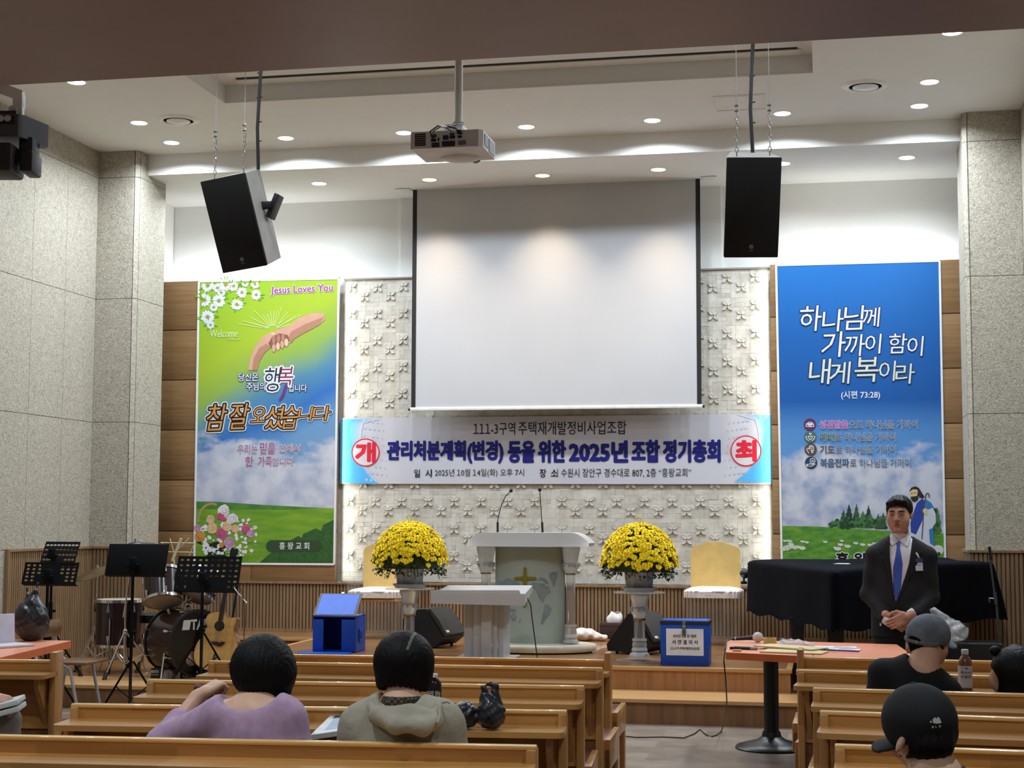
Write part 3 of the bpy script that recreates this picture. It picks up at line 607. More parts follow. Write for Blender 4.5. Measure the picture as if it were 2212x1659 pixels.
for x, y, r in ((473, 650, 15), (512, 658, 14), (523, 632, 13), (554, 637, 12), (449, 685, 16), (442, 648, 15), (488, 615, 16), (449, 617, 15), (551, 614, 10), (462, 664, 10), (470, 622, 11), (505, 618, 12), (530, 612, 9), (455, 702, 10), (478, 632, 10)):
    g.m(2)
    for k in range(5): a = rn.uniform(0, 6.28); B.line(g, [(x, y), (x + 1.5 * r * math.cos(a), y + 1.2 * r * math.sin(a))], 2.5, .0042)
    g.m(0)
    for k in range(13):
        a = 2 * PI * k / 13 + rn.uniform(-.1, .1); R_ = r * rn.uniform(.85, 1.1); w_ = r * .22
        p0 = (x + .2 * r * math.cos(a), y + .2 * r * math.sin(a)); p1 = (x + R_ * math.cos(a), y + R_ * math.sin(a)); nx_, ny = -math.sin(a) * w_, math.cos(a) * w_; pm = (x + .7 * R_ * math.cos(a), y + .7 * R_ * math.sin(a))
        B.poly(g, [p for p in [p0, (pm[0] + nx_, pm[1] + ny), p1, (pm[0] - nx_, pm[1] - ny)] if p[0] > 432 and p[1] > 609] or [p0, pm, p1], .0048)
    g.m(1); B.disc(g, x, y, r * .24, .0054, 10)
g.build('printed_daisies', [P_('petal', (216, 222, 232)), P_('pollen', (164, 140, 48)), P_('stem', (110, 160, 50))], cl)
g = MB()   # clasped hands
sk = [(204, 158, 134), (176, 126, 104), (132, 90, 76), (222, 184, 160)]
for k in range(16): a = -2.9 + k * .17; g.m(4); B.line(g, [(590 + 10 * math.cos(a), 712 + 8 * math.sin(a)), (590 + rn.uniform(40, 80) * math.cos(a), 712 + rn.uniform(30, 60) * math.sin(a))], 1.2, .0036)
g.m(0); B.poly(g, [(700, 676), (672, 677), (646, 687), (628, 702), (600, 712), (592, 718), (598, 730), (612, 740), (626, 742), (636, 730), (660, 718), (690, 702), (702, 690)], .004)
g.m(1); B.poly(g, [(702, 684), (660, 700), (630, 716), (620, 735), (630, 741), (637, 731), (660, 718), (690, 702)], .0044)
g.m(0); B.poly(g, [(536, 800), (542, 770), (552, 748), (566, 728), (582, 719), (596, 716), (598, 723), (586, 732), (588, 748), (572, 762), (560, 782), (556, 800)], .0046)
g.m(1); B.poly(g, [(556, 800), (560, 782), (572, 762), (584, 750), (576, 742), (560, 752), (548, 775), (545, 800)], .005)
g.m(2); B.poly(g, [(580, 742), (588, 728), (604, 720), (622, 724), (626, 736), (616, 748), (596, 754), (584, 750)], .0052)
for k in range(4): g.m(3 if k % 2 else 0); x = 588 + k * 9; B.disc(g, x + 4, 752 - k * 4, 4.2, .0058, 10, ry=9)
for k in range(3): g.m(1); x = 592 + k * 10; B.disc(g, x, 734 - k * 2, 3.6, .006, 10, ry=10)
g.m(3); B.disc(g, 590, 721, 5, .006, 10, ry=3); g.build('printed_hands', [P_('skin%d' % i, c_) for i, c_ in enumerate(sk)] + [P_('ray', (206, 222, 150))], cl)
g = MB()   # flower basket
g.m(5); B.poly(g, [(424, 1172), (440, 1178), (450, 1214), (500, 1214), (470, 1180), (440, 1168)], .004); B.disc(g, 470, 1186, 22, .0041, 14, ry=16)
g.m(6)
for k in range(12): a0, a1 = PI + k * .16, PI + (k + 1) * .16; B.line(g, [(458 + 30 * math.cos(a0), 1128 + 40 * math.sin(a0)), (458 + 30 * math.cos(a1), 1128 + 40 * math.sin(a1))], 5, .0042)
for k in range(150):
    a = rn.uniform(0, 2 * PI); rr = rn.uniform(0, 1) ** .5; x, y = 492 + 66 * rr * math.cos(a), 1158 + 52 * rr * math.sin(a)
    if 424 < x < 575 and y < 1213 and y > 1098 + max(0, x - 500) * .55: g.m(rn.choice([2, 2, 2, 7])); B.disc(g, x, y, rn.uniform(2, 5), .0045 + .001 * rn.random(), 7, jag=.4, rnd=rn)
for x, y, r, c_ in ((433, 1159, 12, 0), (490, 1137, 10, 3), (458, 1141, 12, 3), (479, 1153, 12, 1), (485, 1104, 13, 2), (479, 1116, 10, 1), (503, 1120, 12, 2), (530, 1143, 10, 1), (496, 1172, 12, 4), (480, 1178, 6, 0), (456, 1122, 9, 3), (508, 1142, 10, 3), (427, 1141, 8, 4), (543, 1152, 9, 4)):
    for q_, (f_, m_) in enumerate(((1.0, c_), (.78, 8 + c_), (.62, c_), (.42, 8 + c_), (.25, c_))): g.m(m_); B.disc(g, x + rn.uniform(-1, 1), y + rn.uniform(-1, 1), r * f_, .0058 + q_ * .0003, 9, jag=.14, rnd=rn)
cols = [(206, 146, 74), (196, 88, 130), (222, 218, 220), (224, 188, 146), (196, 150, 186)]
g.build('printed_flower_basket', [P_('rose%d' % i, c_) for i, c_ in enumerate(cols)] + [P_('basket', (36, 44, 38)), P_('handle', (166, 146, 96)), P_('leaf', (120, 150, 90))] + [P_('rosedark%d' % i, tuple(v * .82 for v in c_)) for i, c_ in enumerate(cols)], cl)
g = MB(); pts = [(588 + 12 * math.cos(a) - 1, 1179.5 + 12.5 * math.sin(a)) for a in [PI / 2 + i * PI / 10 for i in range(11)]] + [(684 + 12 * math.cos(a), 1179.5 + 12.5 * math.sin(a)) for a in [-PI / 2 + i * PI / 10 for i in range(11)]]
B.poly(g, pts, .0046); g.m(1); B.text(g, '흥 왕 교 회', 604, 1171, 668, 1187, .0056, .012); g.build('name_plate', [P_('plaque', (54, 74, 50)), P_('white', (226, 226, 228))], cl)
def layered(name, items, mats, parent):
    for i, (body, x0, y0, x1, y1, layers, sh, ri) in enumerate(items):
        g = MB()
        for k, (mi, off) in enumerate(layers): g.m(mi); B.text(g, body, x0, y0, x1, y1, .0056 + .0006 * k, off, sh, body, ri)
        g.build(name, mats, parent)
WH, NV = P_('white', (226, 226, 228)), P_('navy', (34, 52, 110))
layered('lettering', [('Jesus Loves You', 586, 618, 719, 635, [(0, .07), (1, .022)], 0, .02)], [WH, P_('magenta', (150, 54, 140))], cl)
layered('lettering', [('Welcome', 454, 713, 514, 728, [(0, 0.0)], 0, 0), ('Welcome', 490, 730, 519, 735, [(1, 0.0)], 0, 0)], [P_('pale', (206, 222, 170)), P_('paler', (182, 210, 110))], cl)
layered('lettering', [('당신은', 516, 806, 558, 823, [(0, .07), (1, .012)], 0, 0), ('주님의', 533, 826, 573, 843, [(0, .07), (1, .012)], 0, 0), ('입니다', 624, 831, 663, 846, [(0, .07), (1, .012)], 0, 0)], [NV, P_('white', (226, 226, 228))], cl)
layered('lettering', [('행', 568, 794, 602, 846, [(0, .06), (1, .0)], .12, 0), ('복', 598, 792, 632, 834, [(0, .06), (2, .0)], .12, 0)], [WH, P_('ink', (40, 44, 66)), P_('wine', (140, 40, 76))], cl)
g = MB(); B.poly(g, [(616, 830), (622, 830), (614, 856), (606, 866), (602, 864), (609, 852)], .0062); g.build('brush_stroke', P_('violet', (120, 52, 130)), cl)
layered('lettering', [(b_, x0, y0, x1, y1, [(0, .10), (1, .055), (2, .0)], .18, .03) for b_, x0, y0, x1, y1 in (('참', 443, 874, 484, 930), ('잘', 493, 872, 532, 927), ('오', 542, 880, 572, 912), ('셨', 570, 878, 610, 926), ('습', 607, 878, 640, 926), ('니', 643, 880, 672, 908), ('다', 674, 878, 712, 908))], [P_('glow', (206, 214, 226)), P_('ink_black', (24, 22, 24)), P_('amber', (206, 142, 74))], cl)
layered('lettering', [('우리는', 513, 960, 556, 979, [(0, .05), (1, .0)], .05, 0), ('믿음', 562, 956, 594, 979, [(0, .05), (1, .012)], .05, 0), ('안에서', 603, 960, 648, 977, [(0, .05), (1, .0)], .05, 0), ('한', 530, 986, 547, 1006, [(0, .05), (1, .012)], .05, 0), ('가족', 558, 986, 587, 1006, [(0, .05), (1, .01)], .05, 0), ('입니다', 588, 988, 634, 1005, [(0, .05), (1, .0)], .05, 0)], [P_('halo', (210, 212, 222)), P_('plum', (146, 62, 116))], cl)
# --- tall blue verse banner
B = Banner(15.992); rn = random.Random(9)
t = thing('verse_banner', 'tall blue banner with white verse lettering over clouds, trees and a shepherd', 'banner', (0, 0, 0))
wv = [(1689, 1232), (2042, 1230), (2029.5, 563.5), (1676.5, 573)]
MBr = ramp_mat('verse_print', [(0.0, (150, 172, 200)), (0.16, (52, 116, 192)), (0.26, (96, 146, 198)), (0.42, (76, 128, 186)), (0.52, (24, 82, 152)), (0.72, (22, 88, 160)), (1.0, (28, 104, 178))], lo=1.25, hi=4.16, cloud=(2.0, 2.62, ((192, 192, 202), (140, 152, 182)), 2.9, .80, 0.0))
cl = B.cloth([B.xz(*p) for p in wv]).build('cloth', MBr, t)
e = MB()
for i in range(4): B.line(e, [wv[i], wv[(i + 1) % 4]], 4.5, .004)
e.build('white_edge', WH, cl)
g = MB(); B.poly(g, [(1689, 1136), (1760, 1137), (1850, 1142), (1960, 1150), (2038, 1152), (2041, 1229), (1690, 1231)], .003)
g.build('printed_meadow', mat('print_meadow', (102, 150, 48), .5, col2=(64, 118, 44), scale=9, stretch=(1, 1, 2.5), detail=6), cl)
g = MB()
def tree(px, py, w_, h_, m_, n=9):
    pts = []
    for k in range(n + 1): u = k / n; pts.append((px - w_ * (.5 - .48 * u) * (1.15 if k % 2 else .75) - rn.uniform(0, 1), py - h_ * u))
    for k in range(n, -1, -1): u = k / n; pts.append((px + w_ * (.5 - .48 * u) * (1.15 if k % 2 else .75) + rn.uniform(0, 1), py - h_ * u + .5))
    g.m(m_); B.poly(g, pts, .0038 + .0006 * rn.random())
TREES = [P_('pine', (40, 66, 48)), P_('pine2', (58, 86, 56)), P_('bush', (72, 116, 66))]
for px, py, w_, h_, m_ in ((1834, 1138, 26, 48, 0), (1850, 1138, 20, 50, 1), (1876, 1140, 24, 48, 0), (1897, 1142, 16, 32, 1), (1908, 1142, 18, 34, 0), (1822, 1138, 22, 36, 1), (1864, 1140, 30, 36, 2)): tree(px, py, w_, h_, m_)
for k in range(70): x = rn.uniform(1792, 1912); g.m(rn.choice([0, 1, 2, 2])); B.disc(g, x, rn.uniform(1118 if x > 1815 else 1122, 1137), rn.uniform(2.5, 6), .0045 + .0007 * rn.random(), 8, jag=.35, rnd=rn)
g.build('printed_trees', TREES, cl); g = MB(); tree(2024, 1150, 20, 54, 2); tree(2014, 1148, 16, 40, 1)
for k in range(26): g.m(rn.choice([1, 2, 2])); B.disc(g, rn.uniform(2010, 2028), rn.uniform(1100, 1150), rn.uniform(3, 6), .0046, 8, jag=.35, rnd=rn)
g.build('printed_trees', TREES, cl)
g = MB()
WOOL = [P_('wool', (206, 208, 196)), P_('sheep_dark', (62, 66, 58))]
for k in range(26):
    x, y = rn.choice([rn.uniform(1692, 1745), rn.uniform(1772, 1905)]), rn.uniform(1166, 1186); s_ = (y - 1150) / 26
    g = MB(); B.disc(g, x, y, 5.5 * s_, .004, 10, ry=3 * s_); B.disc(g, x - 5 * s_, y - 1.6 * s_, 2 * s_, .0042, 8); g.m(1)
    for dx in (-3, 3): B.line(g, [(x + dx * s_, y + 2 * s_), (x + dx * s_, y + 5 * s_)], 1.2, .0038)
    g.build('printed_sheep', WOOL, cl)
for x, y in ((2014, 1192), (2026, 1188)): g = MB(); B.disc(g, x, y, 12, .004, 14, ry=11, jag=.05, rnd=rn); g.m(1); B.disc(g, x + 2, y + 8, 4, .0046, 8); g.build('printed_sheep', WOOL, cl)
g = MB(); Z8 = lambda pts: [(1820 + x * .1085, 1040 + y * .1085) for x, y in pts]
g.m(0); B.poly(g, Z8([(1560, 330), (1470, 420), (1400, 560), (1330, 900), (1340, 1180), (1560, 1640), (1840, 1640), (1820, 1290), (1800, 900), (1860, 820), (1850, 640), (1780, 480), (1650, 340)]), .0048)
g.m(1); B.poly(g, Z8([(1590, 330), (1480, 430), (1430, 560), (1350, 820), (1360, 1010), (1460, 1060), (1580, 800), (1640, 560), (1640, 400)]), .0054)
g.m(2); B.poly(g, Z8([(1650, 350), (1760, 420), (1830, 540), (1790, 520), (1700, 560), (1640, 520)]), .0056); B.poly(g, Z8([(1720, 960), (1800, 920), (1830, 1290), (1740, 1230)]), .0056)
g.m(3); B.poly(g, Z8([(1330, 190), (1370, 120), (1450, 95), (1520, 130), (1580, 230), (1630, 300), (1600, 340), (1530, 320), (1500, 200), (1420, 160), (1350, 200)]), .006); B.poly(g, Z8([(1350, 320), (1390, 390), (1450, 395), (1500, 360), (1520, 230), (1500, 200), (1480, 290), (1400, 300), (1380, 300)]), .0064)
g.m(4); B.poly(g, Z8([(1345, 190), (1400, 155), (1490, 165), (1505, 240), (1480, 310), (1400, 330), (1360, 300), (1345, 240)]), .006); B.poly(g, Z8([(1595, 560), (1640, 530), (1690, 580), (1680, 680), (1640, 650), (1600, 610)]), .0068)
g.m(3); B.line(g, Z8([(1360, 235), (1395, 245)]), 1.3, .0068); B.line(g, Z8([(1415, 235), (1465, 222)]), 1.3, .0068); B.poly(g, Z8([(1390, 320), (1480, 305), (1500, 345), (1450, 392), (1395, 375)]), .0066)
g.m(5); B.line(g, Z8([(1580, 1150), (1610, 640), (1650, 300), (1665, 245), (1695, 232), (1722, 255), (1722, 315)]), 2.4, .0066)
g.build('printed_shepherd', [P_('robe_white', (196, 198, 210)), P_('robe_blue', (48, 68, 150)), P_('robe_teal', (58, 118, 170)), P_('hair_dark', (48, 42, 42)), P_('face', (206, 186, 128)), P_('staff', (92, 72, 62))], cl)
SH = P_('letter_shadow', (34, 56, 96)); LW, LY = P_('letter_white', (222, 220, 232)), P_('letter_cream', (208, 212, 196))
def verse(items, col):
    layered('verse_lettering', [(b_, x0, y0, x1, y1, [(0, .035), (1, .0)], .10, .015) for b_, x0, y0, x1, y1 in items], [SH, col], cl)
verse([('하', 1724, 661, 1772, 715), ('나', 1774, 669, 1820, 716), ('님', 1820, 661, 1862, 712), ('께', 1862, 665, 1898, 706)], LW)
verse([('가', 1772, 717, 1824, 771), ('까', 1822, 723, 1866, 769), ('이', 1866, 722, 1901, 764), ('함', 1917, 721, 1957, 763), ('이', 1957, 727, 1992, 769)], LW)
verse([('내', 1745, 776, 1791, 830), ('게', 1790, 782, 1834, 829), ('복', 1843, 772, 1896, 825), ('이', 1896, 780, 1932, 823), ('라', 1932, 786, 1974, 829)], LY)
layered('verse_lettering', [('(시편 73:28)', 1817, 845, 1901, 863, [(0, .012)], 0, 0)], [LW], cl)
BK = P_('text_dark', (44, 48, 66))
for k, (y, bold, x1b, rest, x1r, c_) in enumerate(((917, '성경말씀', 1832, '으로 하나님을 가까이', 1982, (176, 92, 160)), (944, '예배', 1802, '로 하나님을 가까이', 1935, (70, 96, 92)), (971, '기도', 1803, '로 하나님을 가까이', 1936, (84, 70, 68)), (999.5, '복음전파', 1834, '로 하나님을 가까이', 1967, (52, 80, 104)))):
    hal = 0.035; xo = 1770 + k * .8
    layered('list_lettering', [(bold, xo, y - 8.5, x1b, y + 9, [(0, hal + .02), (1, .03)], 0, 0), (rest, x1b + 2, y - 8.5, x1r, y + 9, [(0, hal), (2, .0)], 0, 0)], [P_('halo_blue', (196, 208, 226)), P_('list%d' % k, c_), BK], cl)
    g = MB(); cx, cy = 1749.5 + k * .9, y; B.disc(g, cx, cy, 13.2, .0048, 30); g.m(1); w_ = 1.3
    if k == 0:
        for sg in (-1, 1):
            B.line(g, [(cx, cy + 5), (cx + sg * 9, cy + 4), (cx + sg * 7, cy - 2)], w_, .0056)
            for j in range(4): B.line(g, [(cx, cy + 4), (cx + sg * (2 + j * 2), cy - 6 + j * 1.3)], w_, .0056)
    elif k == 1:
        for (hx, hy, s_) in ((cx, cy + 1, 1.0), (cx, cy - 7, .45)): B.line(g, [(hx, hy + 5 * s_), (hx - 5 * s_, hy), (hx - 4 * s_, hy - 3 * s_), (hx - 1.5 * s_, hy - 3 * s_), (hx, hy - 1 * s_), (hx + 1.5 * s_, hy - 3 * s_), (hx + 4 * s_, hy - 3 * s_), (hx + 5 * s_, hy), (hx, hy + 5 * s_)], w_, .0056)
        for sg in (-1, 1): B.line(g, [(cx + sg * 3, cy + 8), (cx + sg * 8, cy + 5), (cx + sg * 10, cy - 1), (cx + sg * 7, cy - 2)], w_, .0056)
    elif k == 2:
        B.line(g, [(cx - 4, cy + 8), (cx - 9, cy), (cx - 6, cy - 3), (cx - 3, cy), (cx - 3, cy - 7), (cx, cy - 9), (cx + 3, cy - 8), (cx + 6, cy - 6), (cx + 6, cy + 3), (cx + 3, cy + 8)], w_, .0056); B.line(g, [(cx + 2, cy), (cx + 2, cy + 7)], w_, .0056); B.line(g, [(cx - 1, cy + 2), (cx + 5, cy + 2)], w_, .0056)
        for j in range(3): B.line(g, [(cx - 2 + j * 2.6, cy - 7), (cx - 2 + j * 2.6, cy - 1)], w_ * .7, .0056)
    else:
        cc = [(cx + 3 + 5.5 * math.cos(a), cy - 4 + 5.5 * math.sin(a)) for a in [i * PI / 8 for i in range(17)]]; B.line(g, cc, w_, .0056)
        B.line(g, [(cx - 10, cy + 3), (cx - 8, cy + 3), (cx - 8, cy + 8), (cx - 10, cy + 8), (cx - 10, cy + 3)], w_, .0056); B.line(g, [(cx - 7, cy + 4), (cx - 3, cy + 2.5), (cx + 2, cy + 4), (cx + 8, cy + 2), (cx + 8, cy + 4), (cx, cy + 8), (cx - 7, cy + 7)], w_, .0056)
        B.line(g, [(cx + 3, cy - 1.5), (cx + .5, cy - 4), (cx + 3, cy - 5.5), (cx + 5.5, cy - 4), (cx + 3, cy - 1.5)], w_, .0056)
    g.build('icon', [P_('icon%d' % k, [(92, 48, 88), (74, 98, 96), (92, 70, 66), (38, 62, 84)][k]), WH], cl)
layered('name_lettering', [('흥 왕 교 회', 1806, 1194, 1948, 1222, [(0, .09), (1, .04)], 0, 0)], [WH, P_('ink_black', (24, 22, 24))], cl)
# --- wide white meeting banner
B = Banner(16.135, 0.0006); rn = random.Random(11)
t = thing('meeting_banner', 'wide white banner with navy headline, red round seals and blue corners on the stone wall', 'banner', (0, 0, 0))
wv = [(734.6, 1045), (1673, 1046), (1671, 894), (734.8, 903.5)]
cl = B.cloth([B.xz(*p) for p in wv], (40, 8)).build('cloth', mat('meeting_vinyl', (194, 193, 202), .35, col2=(188, 188, 198), scale=2, spec=.35), t)
def arc(cx, cy, r, a0, a1, n=22): return [(cx + r * math.cos(a0 + (a1 - a0) * i / n), cy + r * math.sin(a0 + (a1 - a0) * i / n)) for i in range(n + 1)]
g, g2 = MB(), MB()
for k in range(5):   # fading print towards the pale disc
    g.m(k); g2.m(k); o = (4 - k) * 6
    B.poly(g, [(736.5, 1043), (736.5, 905.5), (785 + o * 1.6 - k * 4, 905.2)] + [(p[0] + o * (1 - (p[1] - 905) / 140), p[1]) for p in arc(905, 930, 143 + k, math.radians(186), math.radians(128))] , .0028 + k * .0004)
    B.poly(g2, [(1671.2, 1043.5), (1669.5, 896), (1640 - o * 2 + k * 6, 896.3)] + [(p[0] - o * (1 - (p[1] - 905) / 140), p[1]) for p in arc(1530, 930, 127 - k, math.radians(-10), math.radians(62))], .0028 + k * .0004)
for q_ in (g, g2): q_.build('blue_corner', [P_('blue_fade%d' % k, tuple(np.array((184, 194, 210)) * (1 - k / 4) + np.array((82, 168, 226)) * k / 4)) for k in range(5)], cl)
g = MB()
for sx, sg in ((826, 1), (1575, -1)):
    for i in range(5):
        for j in range(9):
            x = sx - sg * 34 + sg * (i * 10) + sg * 3 * (j % 2) - (sg * 6 if j < 4 else 0); y = 908 + j * 16 + i * 1.5
            d_ = math.hypot(x - (sx - sg * 36), y - 976)
            if 36 < d_ and y < 1040: B.disc(g, x, y, 3.1 - i * .45, .0044, 8)
g.build('halftone_dots', P_('dots', (176, 188, 212)), cl)
RED, NAVY = P_('seal_red', (206, 36, 58)), P_('headline_navy', (28, 32, 112))
for cx, cy, r, ch, w_ in ((790, 977.5, 30.5, '개', 20), (1611.5, 974, 33.5, '최', 21)):
    g = MB(); f = B.fn(.005); ring = []
    g.m(1); B.disc(g, cx, cy, r, .0046, 44); g.m(0)
    for i in range(48): a, b_ = 2 * PI * i / 48, 2 * PI * (i + 1) / 48; B.poly(g, [(cx + r * math.cos(a), cy + r * math.sin(a)), (cx + r * math.cos(b_), cy + r * math.sin(b_)), (cx + (r - 2.6) * math.cos(b_), cy + (r - 2.6) * math.sin(b_)), (cx + (r - 2.6) * math.cos(a), cy + (r - 2.6) * math.sin(a))], .0052)
    B.text(g, ch, cx - w_, cy - w_, cx + w_, cy + w_, .0056, .05); g.build('round_seal', [RED, P_('seal_paper', (196, 195, 202))], cl)
def put(name, items, mats):
    layered(name, items, mats, cl)
put('headline', [(b_, x0, y0, x1, y1, [(0, .05)], 0, -.004) for b_, x0, y0, x1, y1 in (('관리처분계획(변경)', 838, 954, 1086, 999), ('등을', 1099, 954, 1154, 998), ('위한', 1164, 953, 1221, 998), ('2025년', 1231, 954, 1355, 997), ('조합', 1366, 952, 1424, 997), ('정기총회', 1434, 952, 1555, 997))], [NAVY])
put('title_line', [('111-3구역', 1023, 913, 1113, 939, [(0, .004)], 0, 0), ('주택재개발정비사업조합', 1120, 911, 1353, 938, [(0, .004)], 0, 0)], [P_('title_black', (32, 32, 40))])
put('date_line', [('일  시', 895, 1014, 932, 1031, [(0, .012)], 0, 0), ('ㅣ2025년 10월 14일(화) 오후 7시', 932, 1013, 1132, 1031, [(0, .0)], 0, 0)], [P_('title_black', (32, 32, 40))])
put('place_line', [('장  소', 1166, 1013, 1204, 1031, [(0, .012)], 0, 0), ('ㅣ수원시 장안구 경수대로 807, 2층 “흥왕교회”', 1204, 1012, 1493, 1031, [(0, .0)], 0, 0)], [P_('title_black', (32, 32, 40))])
# ------------------------------------------------------------------ stage furniture
M_FROST = mat('frosted_acrylic', (200, 199, 201), 0.35, col2=(192, 191, 194), scale=1.5, trans=0.25, spec=0.5); M_ACR = mat('clear_acrylic', (236, 240, 240), 0.06, alpha=0.1, spec=0.6)
M_CRYS = mat('cut_crystal', (236, 238, 240), 0.12, trans=0.85, ior=1.35, spec=0.6); M_CRYF = mat('frosted_crystal', (226, 226, 228), 0.3, trans=0.65, ior=1.3, bump=0.3, bscale=60)
M_GLASSP = mat('etched_glass', (170, 178, 168), 0.4, col2=(162, 172, 164), scale=2, trans=0.1); M_MARB = mat('cream_marble', (232, 228, 212), 0.25, col2=(218, 212, 194), scale=5)
M_GOLD = plain('gold_inlay', (132, 116, 30), 0.35); M_MAP = mat('map_grey', (112, 122, 128), 0.5, col2=(136, 146, 148), scale=6); M_BRASS = mat('brass', (196, 168, 96), 0.3, 1.0)
def fluted(mb, x, y, z0, z1, rcap, rsh, mats=(0, 1, 2)):
    """crystal column: bell capital, clear shaft, turned foot"""
    T = Matrix.Translation((x, y, 0)); h = z1 - z0; zc = z1 - .235 * min(1, h / .6); zf = z0 + .17 * min(1, h / .6)
    mb.m(mats[0]).lathe([(rcap * .62, zc), (rcap * .66, zc + .02), (rcap * .86, zc + .05), (rcap * .95, zc + .085), (rcap * .78, zc + .095), (rcap * .84, zc + .14), (rcap, z1 - .03), (rcap * 1.04, z1 - .012), (rcap * .98, z1)], 24, T)
    for k in range(8): a = 2 * PI * k / 8; mb.ball((x + rcap * .9 * math.cos(a), y + rcap * .9 * math.sin(a), zc + .075), (.011, .011, .018), 8)
    mb.m(mats[2]).lathe([(rsh * 1.14, zc - .016), (rsh * 1.14, zc)], 24, T)
    mb.m(mats[1]).lathe([(rsh, zf), (rsh, zc - .002)], 10, T)
    mb.m(mats[0]).lathe([(rsh * 1.9, z0 + .012), (rsh * 1.75, z0 + .03), (rsh * 1.35, z0 + .045), (rsh * 1.5, z0 + .06), (rsh * 1.25, z0 + .085), (rsh * 1.35, z0 + .10), (rsh * 1.2, zf - .02), (rsh * 1.38, zf - .012), (rsh * 1.3, zf + .004)], 24, T)
# pulpit
yp = 14.2; xc = (at(1070, 1250, yp).x + at(1222, 1250, yp).x) / 2
t = thing('crystal_pulpit', 'crystal pulpit with etched glass front carrying a gold cross and grey world map', 'pulpit', (xc, yp, ZST))
zl = lambda py: at(1140, py, yp).z - ZST
xl = lambda px: at(px, 1250, yp).x - xc
MB().lathe([(.0001, .012), (.60, .012), (.61, .03), (.61, .06), (.60, .072), (.0001, .072)], 48, Matrix.Diagonal((1, .62, 1, 1))).m(1).lathe([(.57, 0), (.57, .012)], 40, Matrix.Diagonal((1, .6, 1, 1))).build('base_slab', [M_MARB, M_BLACK], t)
zt0, zt1 = zl(1180), zl(1150); w2 = xl(1221); cz = .08
fr = lambda x: -.10 * (1 - (x / w2) ** 2) - .02
def pan(u, v): x = -w2 + 2 * w2 * u; return (x, fr(x), .075 + (zt0 - .075) * v)
g = MB().grid(24, 2, pan); g.grid(24, 2, lambda u, v: (w2 - 2 * w2 * u, fr(w2 - 2 * w2 * u) + .014, .075 + (zt0 - .075) * v)); gp = g.build('glass_front', M_GLASSP, t)
def onpan(pts, d):
    q_ = [(at(860 + x * .229, 1040 + y * .229, yp - .07).x - xc, at(860 + x * .229, 1040 + y * .229, yp - .07).z - ZST) for x, y in pts]
    ar = sum(q_[i][0] * q_[(i + 1) % len(q_)][1] - q_[(i + 1) % len(q_)][0] * q_[i][1] for i in range(len(q_))); q_ = q_ if ar > 0 else q_[::-1]
    n = len(q_); f = [(x, fr(x) - d, z) for x, z in q_]; b = [(x, fr(x) - .0005, z) for x, z in q_]
    return f + b, [tuple(range(n))] + [((i + 1) % n, i, n + i, n + (i + 1) % n) for i in range(n)]
def onpan_fine(mb, pts, d):
    # cut into narrow strips so that the inlay follows the curved glass
    bmt = bmesh.new(); q_ = [(at(860 + x * .229, 1040 + y * .229, yp - .07).x - xc, at(860 + x * .229, 1040 + y * .229, yp - .07).z - ZST) for x, y in pts]
    f = bmt.faces.new([bmt.verts.new((x, 0, z)) for x, z in q_]); 
    for k in range(-13, 14): bmesh.ops.bisect_plane(bmt, geom=bmt.verts[:] + bmt.edges[:] + bmt.faces[:], plane_co=(k * .024, 0, 0), plane_no=(1, 0, 0))
    bmesh.ops.recalc_face_normals(bmt, faces=bmt.faces[:])
    bmt.verts.index_update(); mb.add([(v.co.x, fr(v.co.x) - d, v.co.z) for v in bmt.verts], [[v.index for v in f.verts] for f in bmt.faces]); bmt.free()
CONT = {'north_america': [(1255, 965), (1290, 950), (1340, 960), (1385, 962), (1395, 990), (1420, 985), (1440, 1040), (1410, 1060), (1385, 1100), (1368, 1112), (1388, 1140), (1370, 1135), (1340, 1092), (1320, 1040), (1290, 1000), (1260, 1005)], 'greenland': [(1430, 868), (1460, 856), (1502, 855), (1495, 920), (1470, 992), (1452, 940), (1430, 890)], 'arctic_island': [(1350, 900), (1400, 920), (1425, 960), (1405, 965), (1370, 930), (1330, 925)], 'south_america': [(1390, 1158), (1430, 1165), (1450, 1205), (1430, 1260), (1400, 1290), (1370, 1342), (1355, 1340), (1370, 1270), (1385, 1210)], 'eurasia': [(935, 1060), (938, 945), (990, 940), (1040, 908), (1100, 935), (1165, 960), (1150, 985), (1110, 1010), (1120, 1060), (1080, 1100), (1040, 1110), (1000, 1080), (960, 1100)], 'australia': [(1062, 1280), (1085, 1230), (1110, 1245), (1126, 1275), (1112, 1312), (1080, 1300)], 'new_zealand': [(1145, 1332), (1160, 1295), (1168, 1300), (1155, 1330)], 'indonesia': [(1040, 1180), (1070, 1200), (1115, 1205), (1110, 1222), (1060, 1215)]}
for nm, pts in CONT.items(): g = MB(); onpan_fine(g, pts, .004); g.build('map_' + nm, M_MAP, gp)
g = MB(); onpan_fine(g, [(1193, 1180), (1185, 1090), (1186, 927), (1110, 925), (1098, 912), (1112, 900), (1188, 895), (1196, 812), (1207, 804), (1219, 815), (1224, 895), (1308, 900), (1322, 914), (1308, 926), (1226, 927), (1226, 1090), (1216, 1180), (1204, 1188)], .009); g.build('cross', M_GOLD, gp)
for px in (1050, 1233):
    g = MB(); fluted(g, at(px, 1250, yp - .02).x - xc, -.03, .072, zt0 - .004, .085, .042); g.build('column', [M_CRYF, M_CRYS, M_BRASS], t)
hw = xl(1268); tb = MB()
def topf(u, v):
    a = -1 + 2 * u; x = (hw + .04) * a; edge = max(0, abs(a) - .72) / .28
    return (x, -.26 + .10 * a * a + v * .02, zt0 + (zt1 - zt0) * (v * (1 - .75 * edge ** 2)))
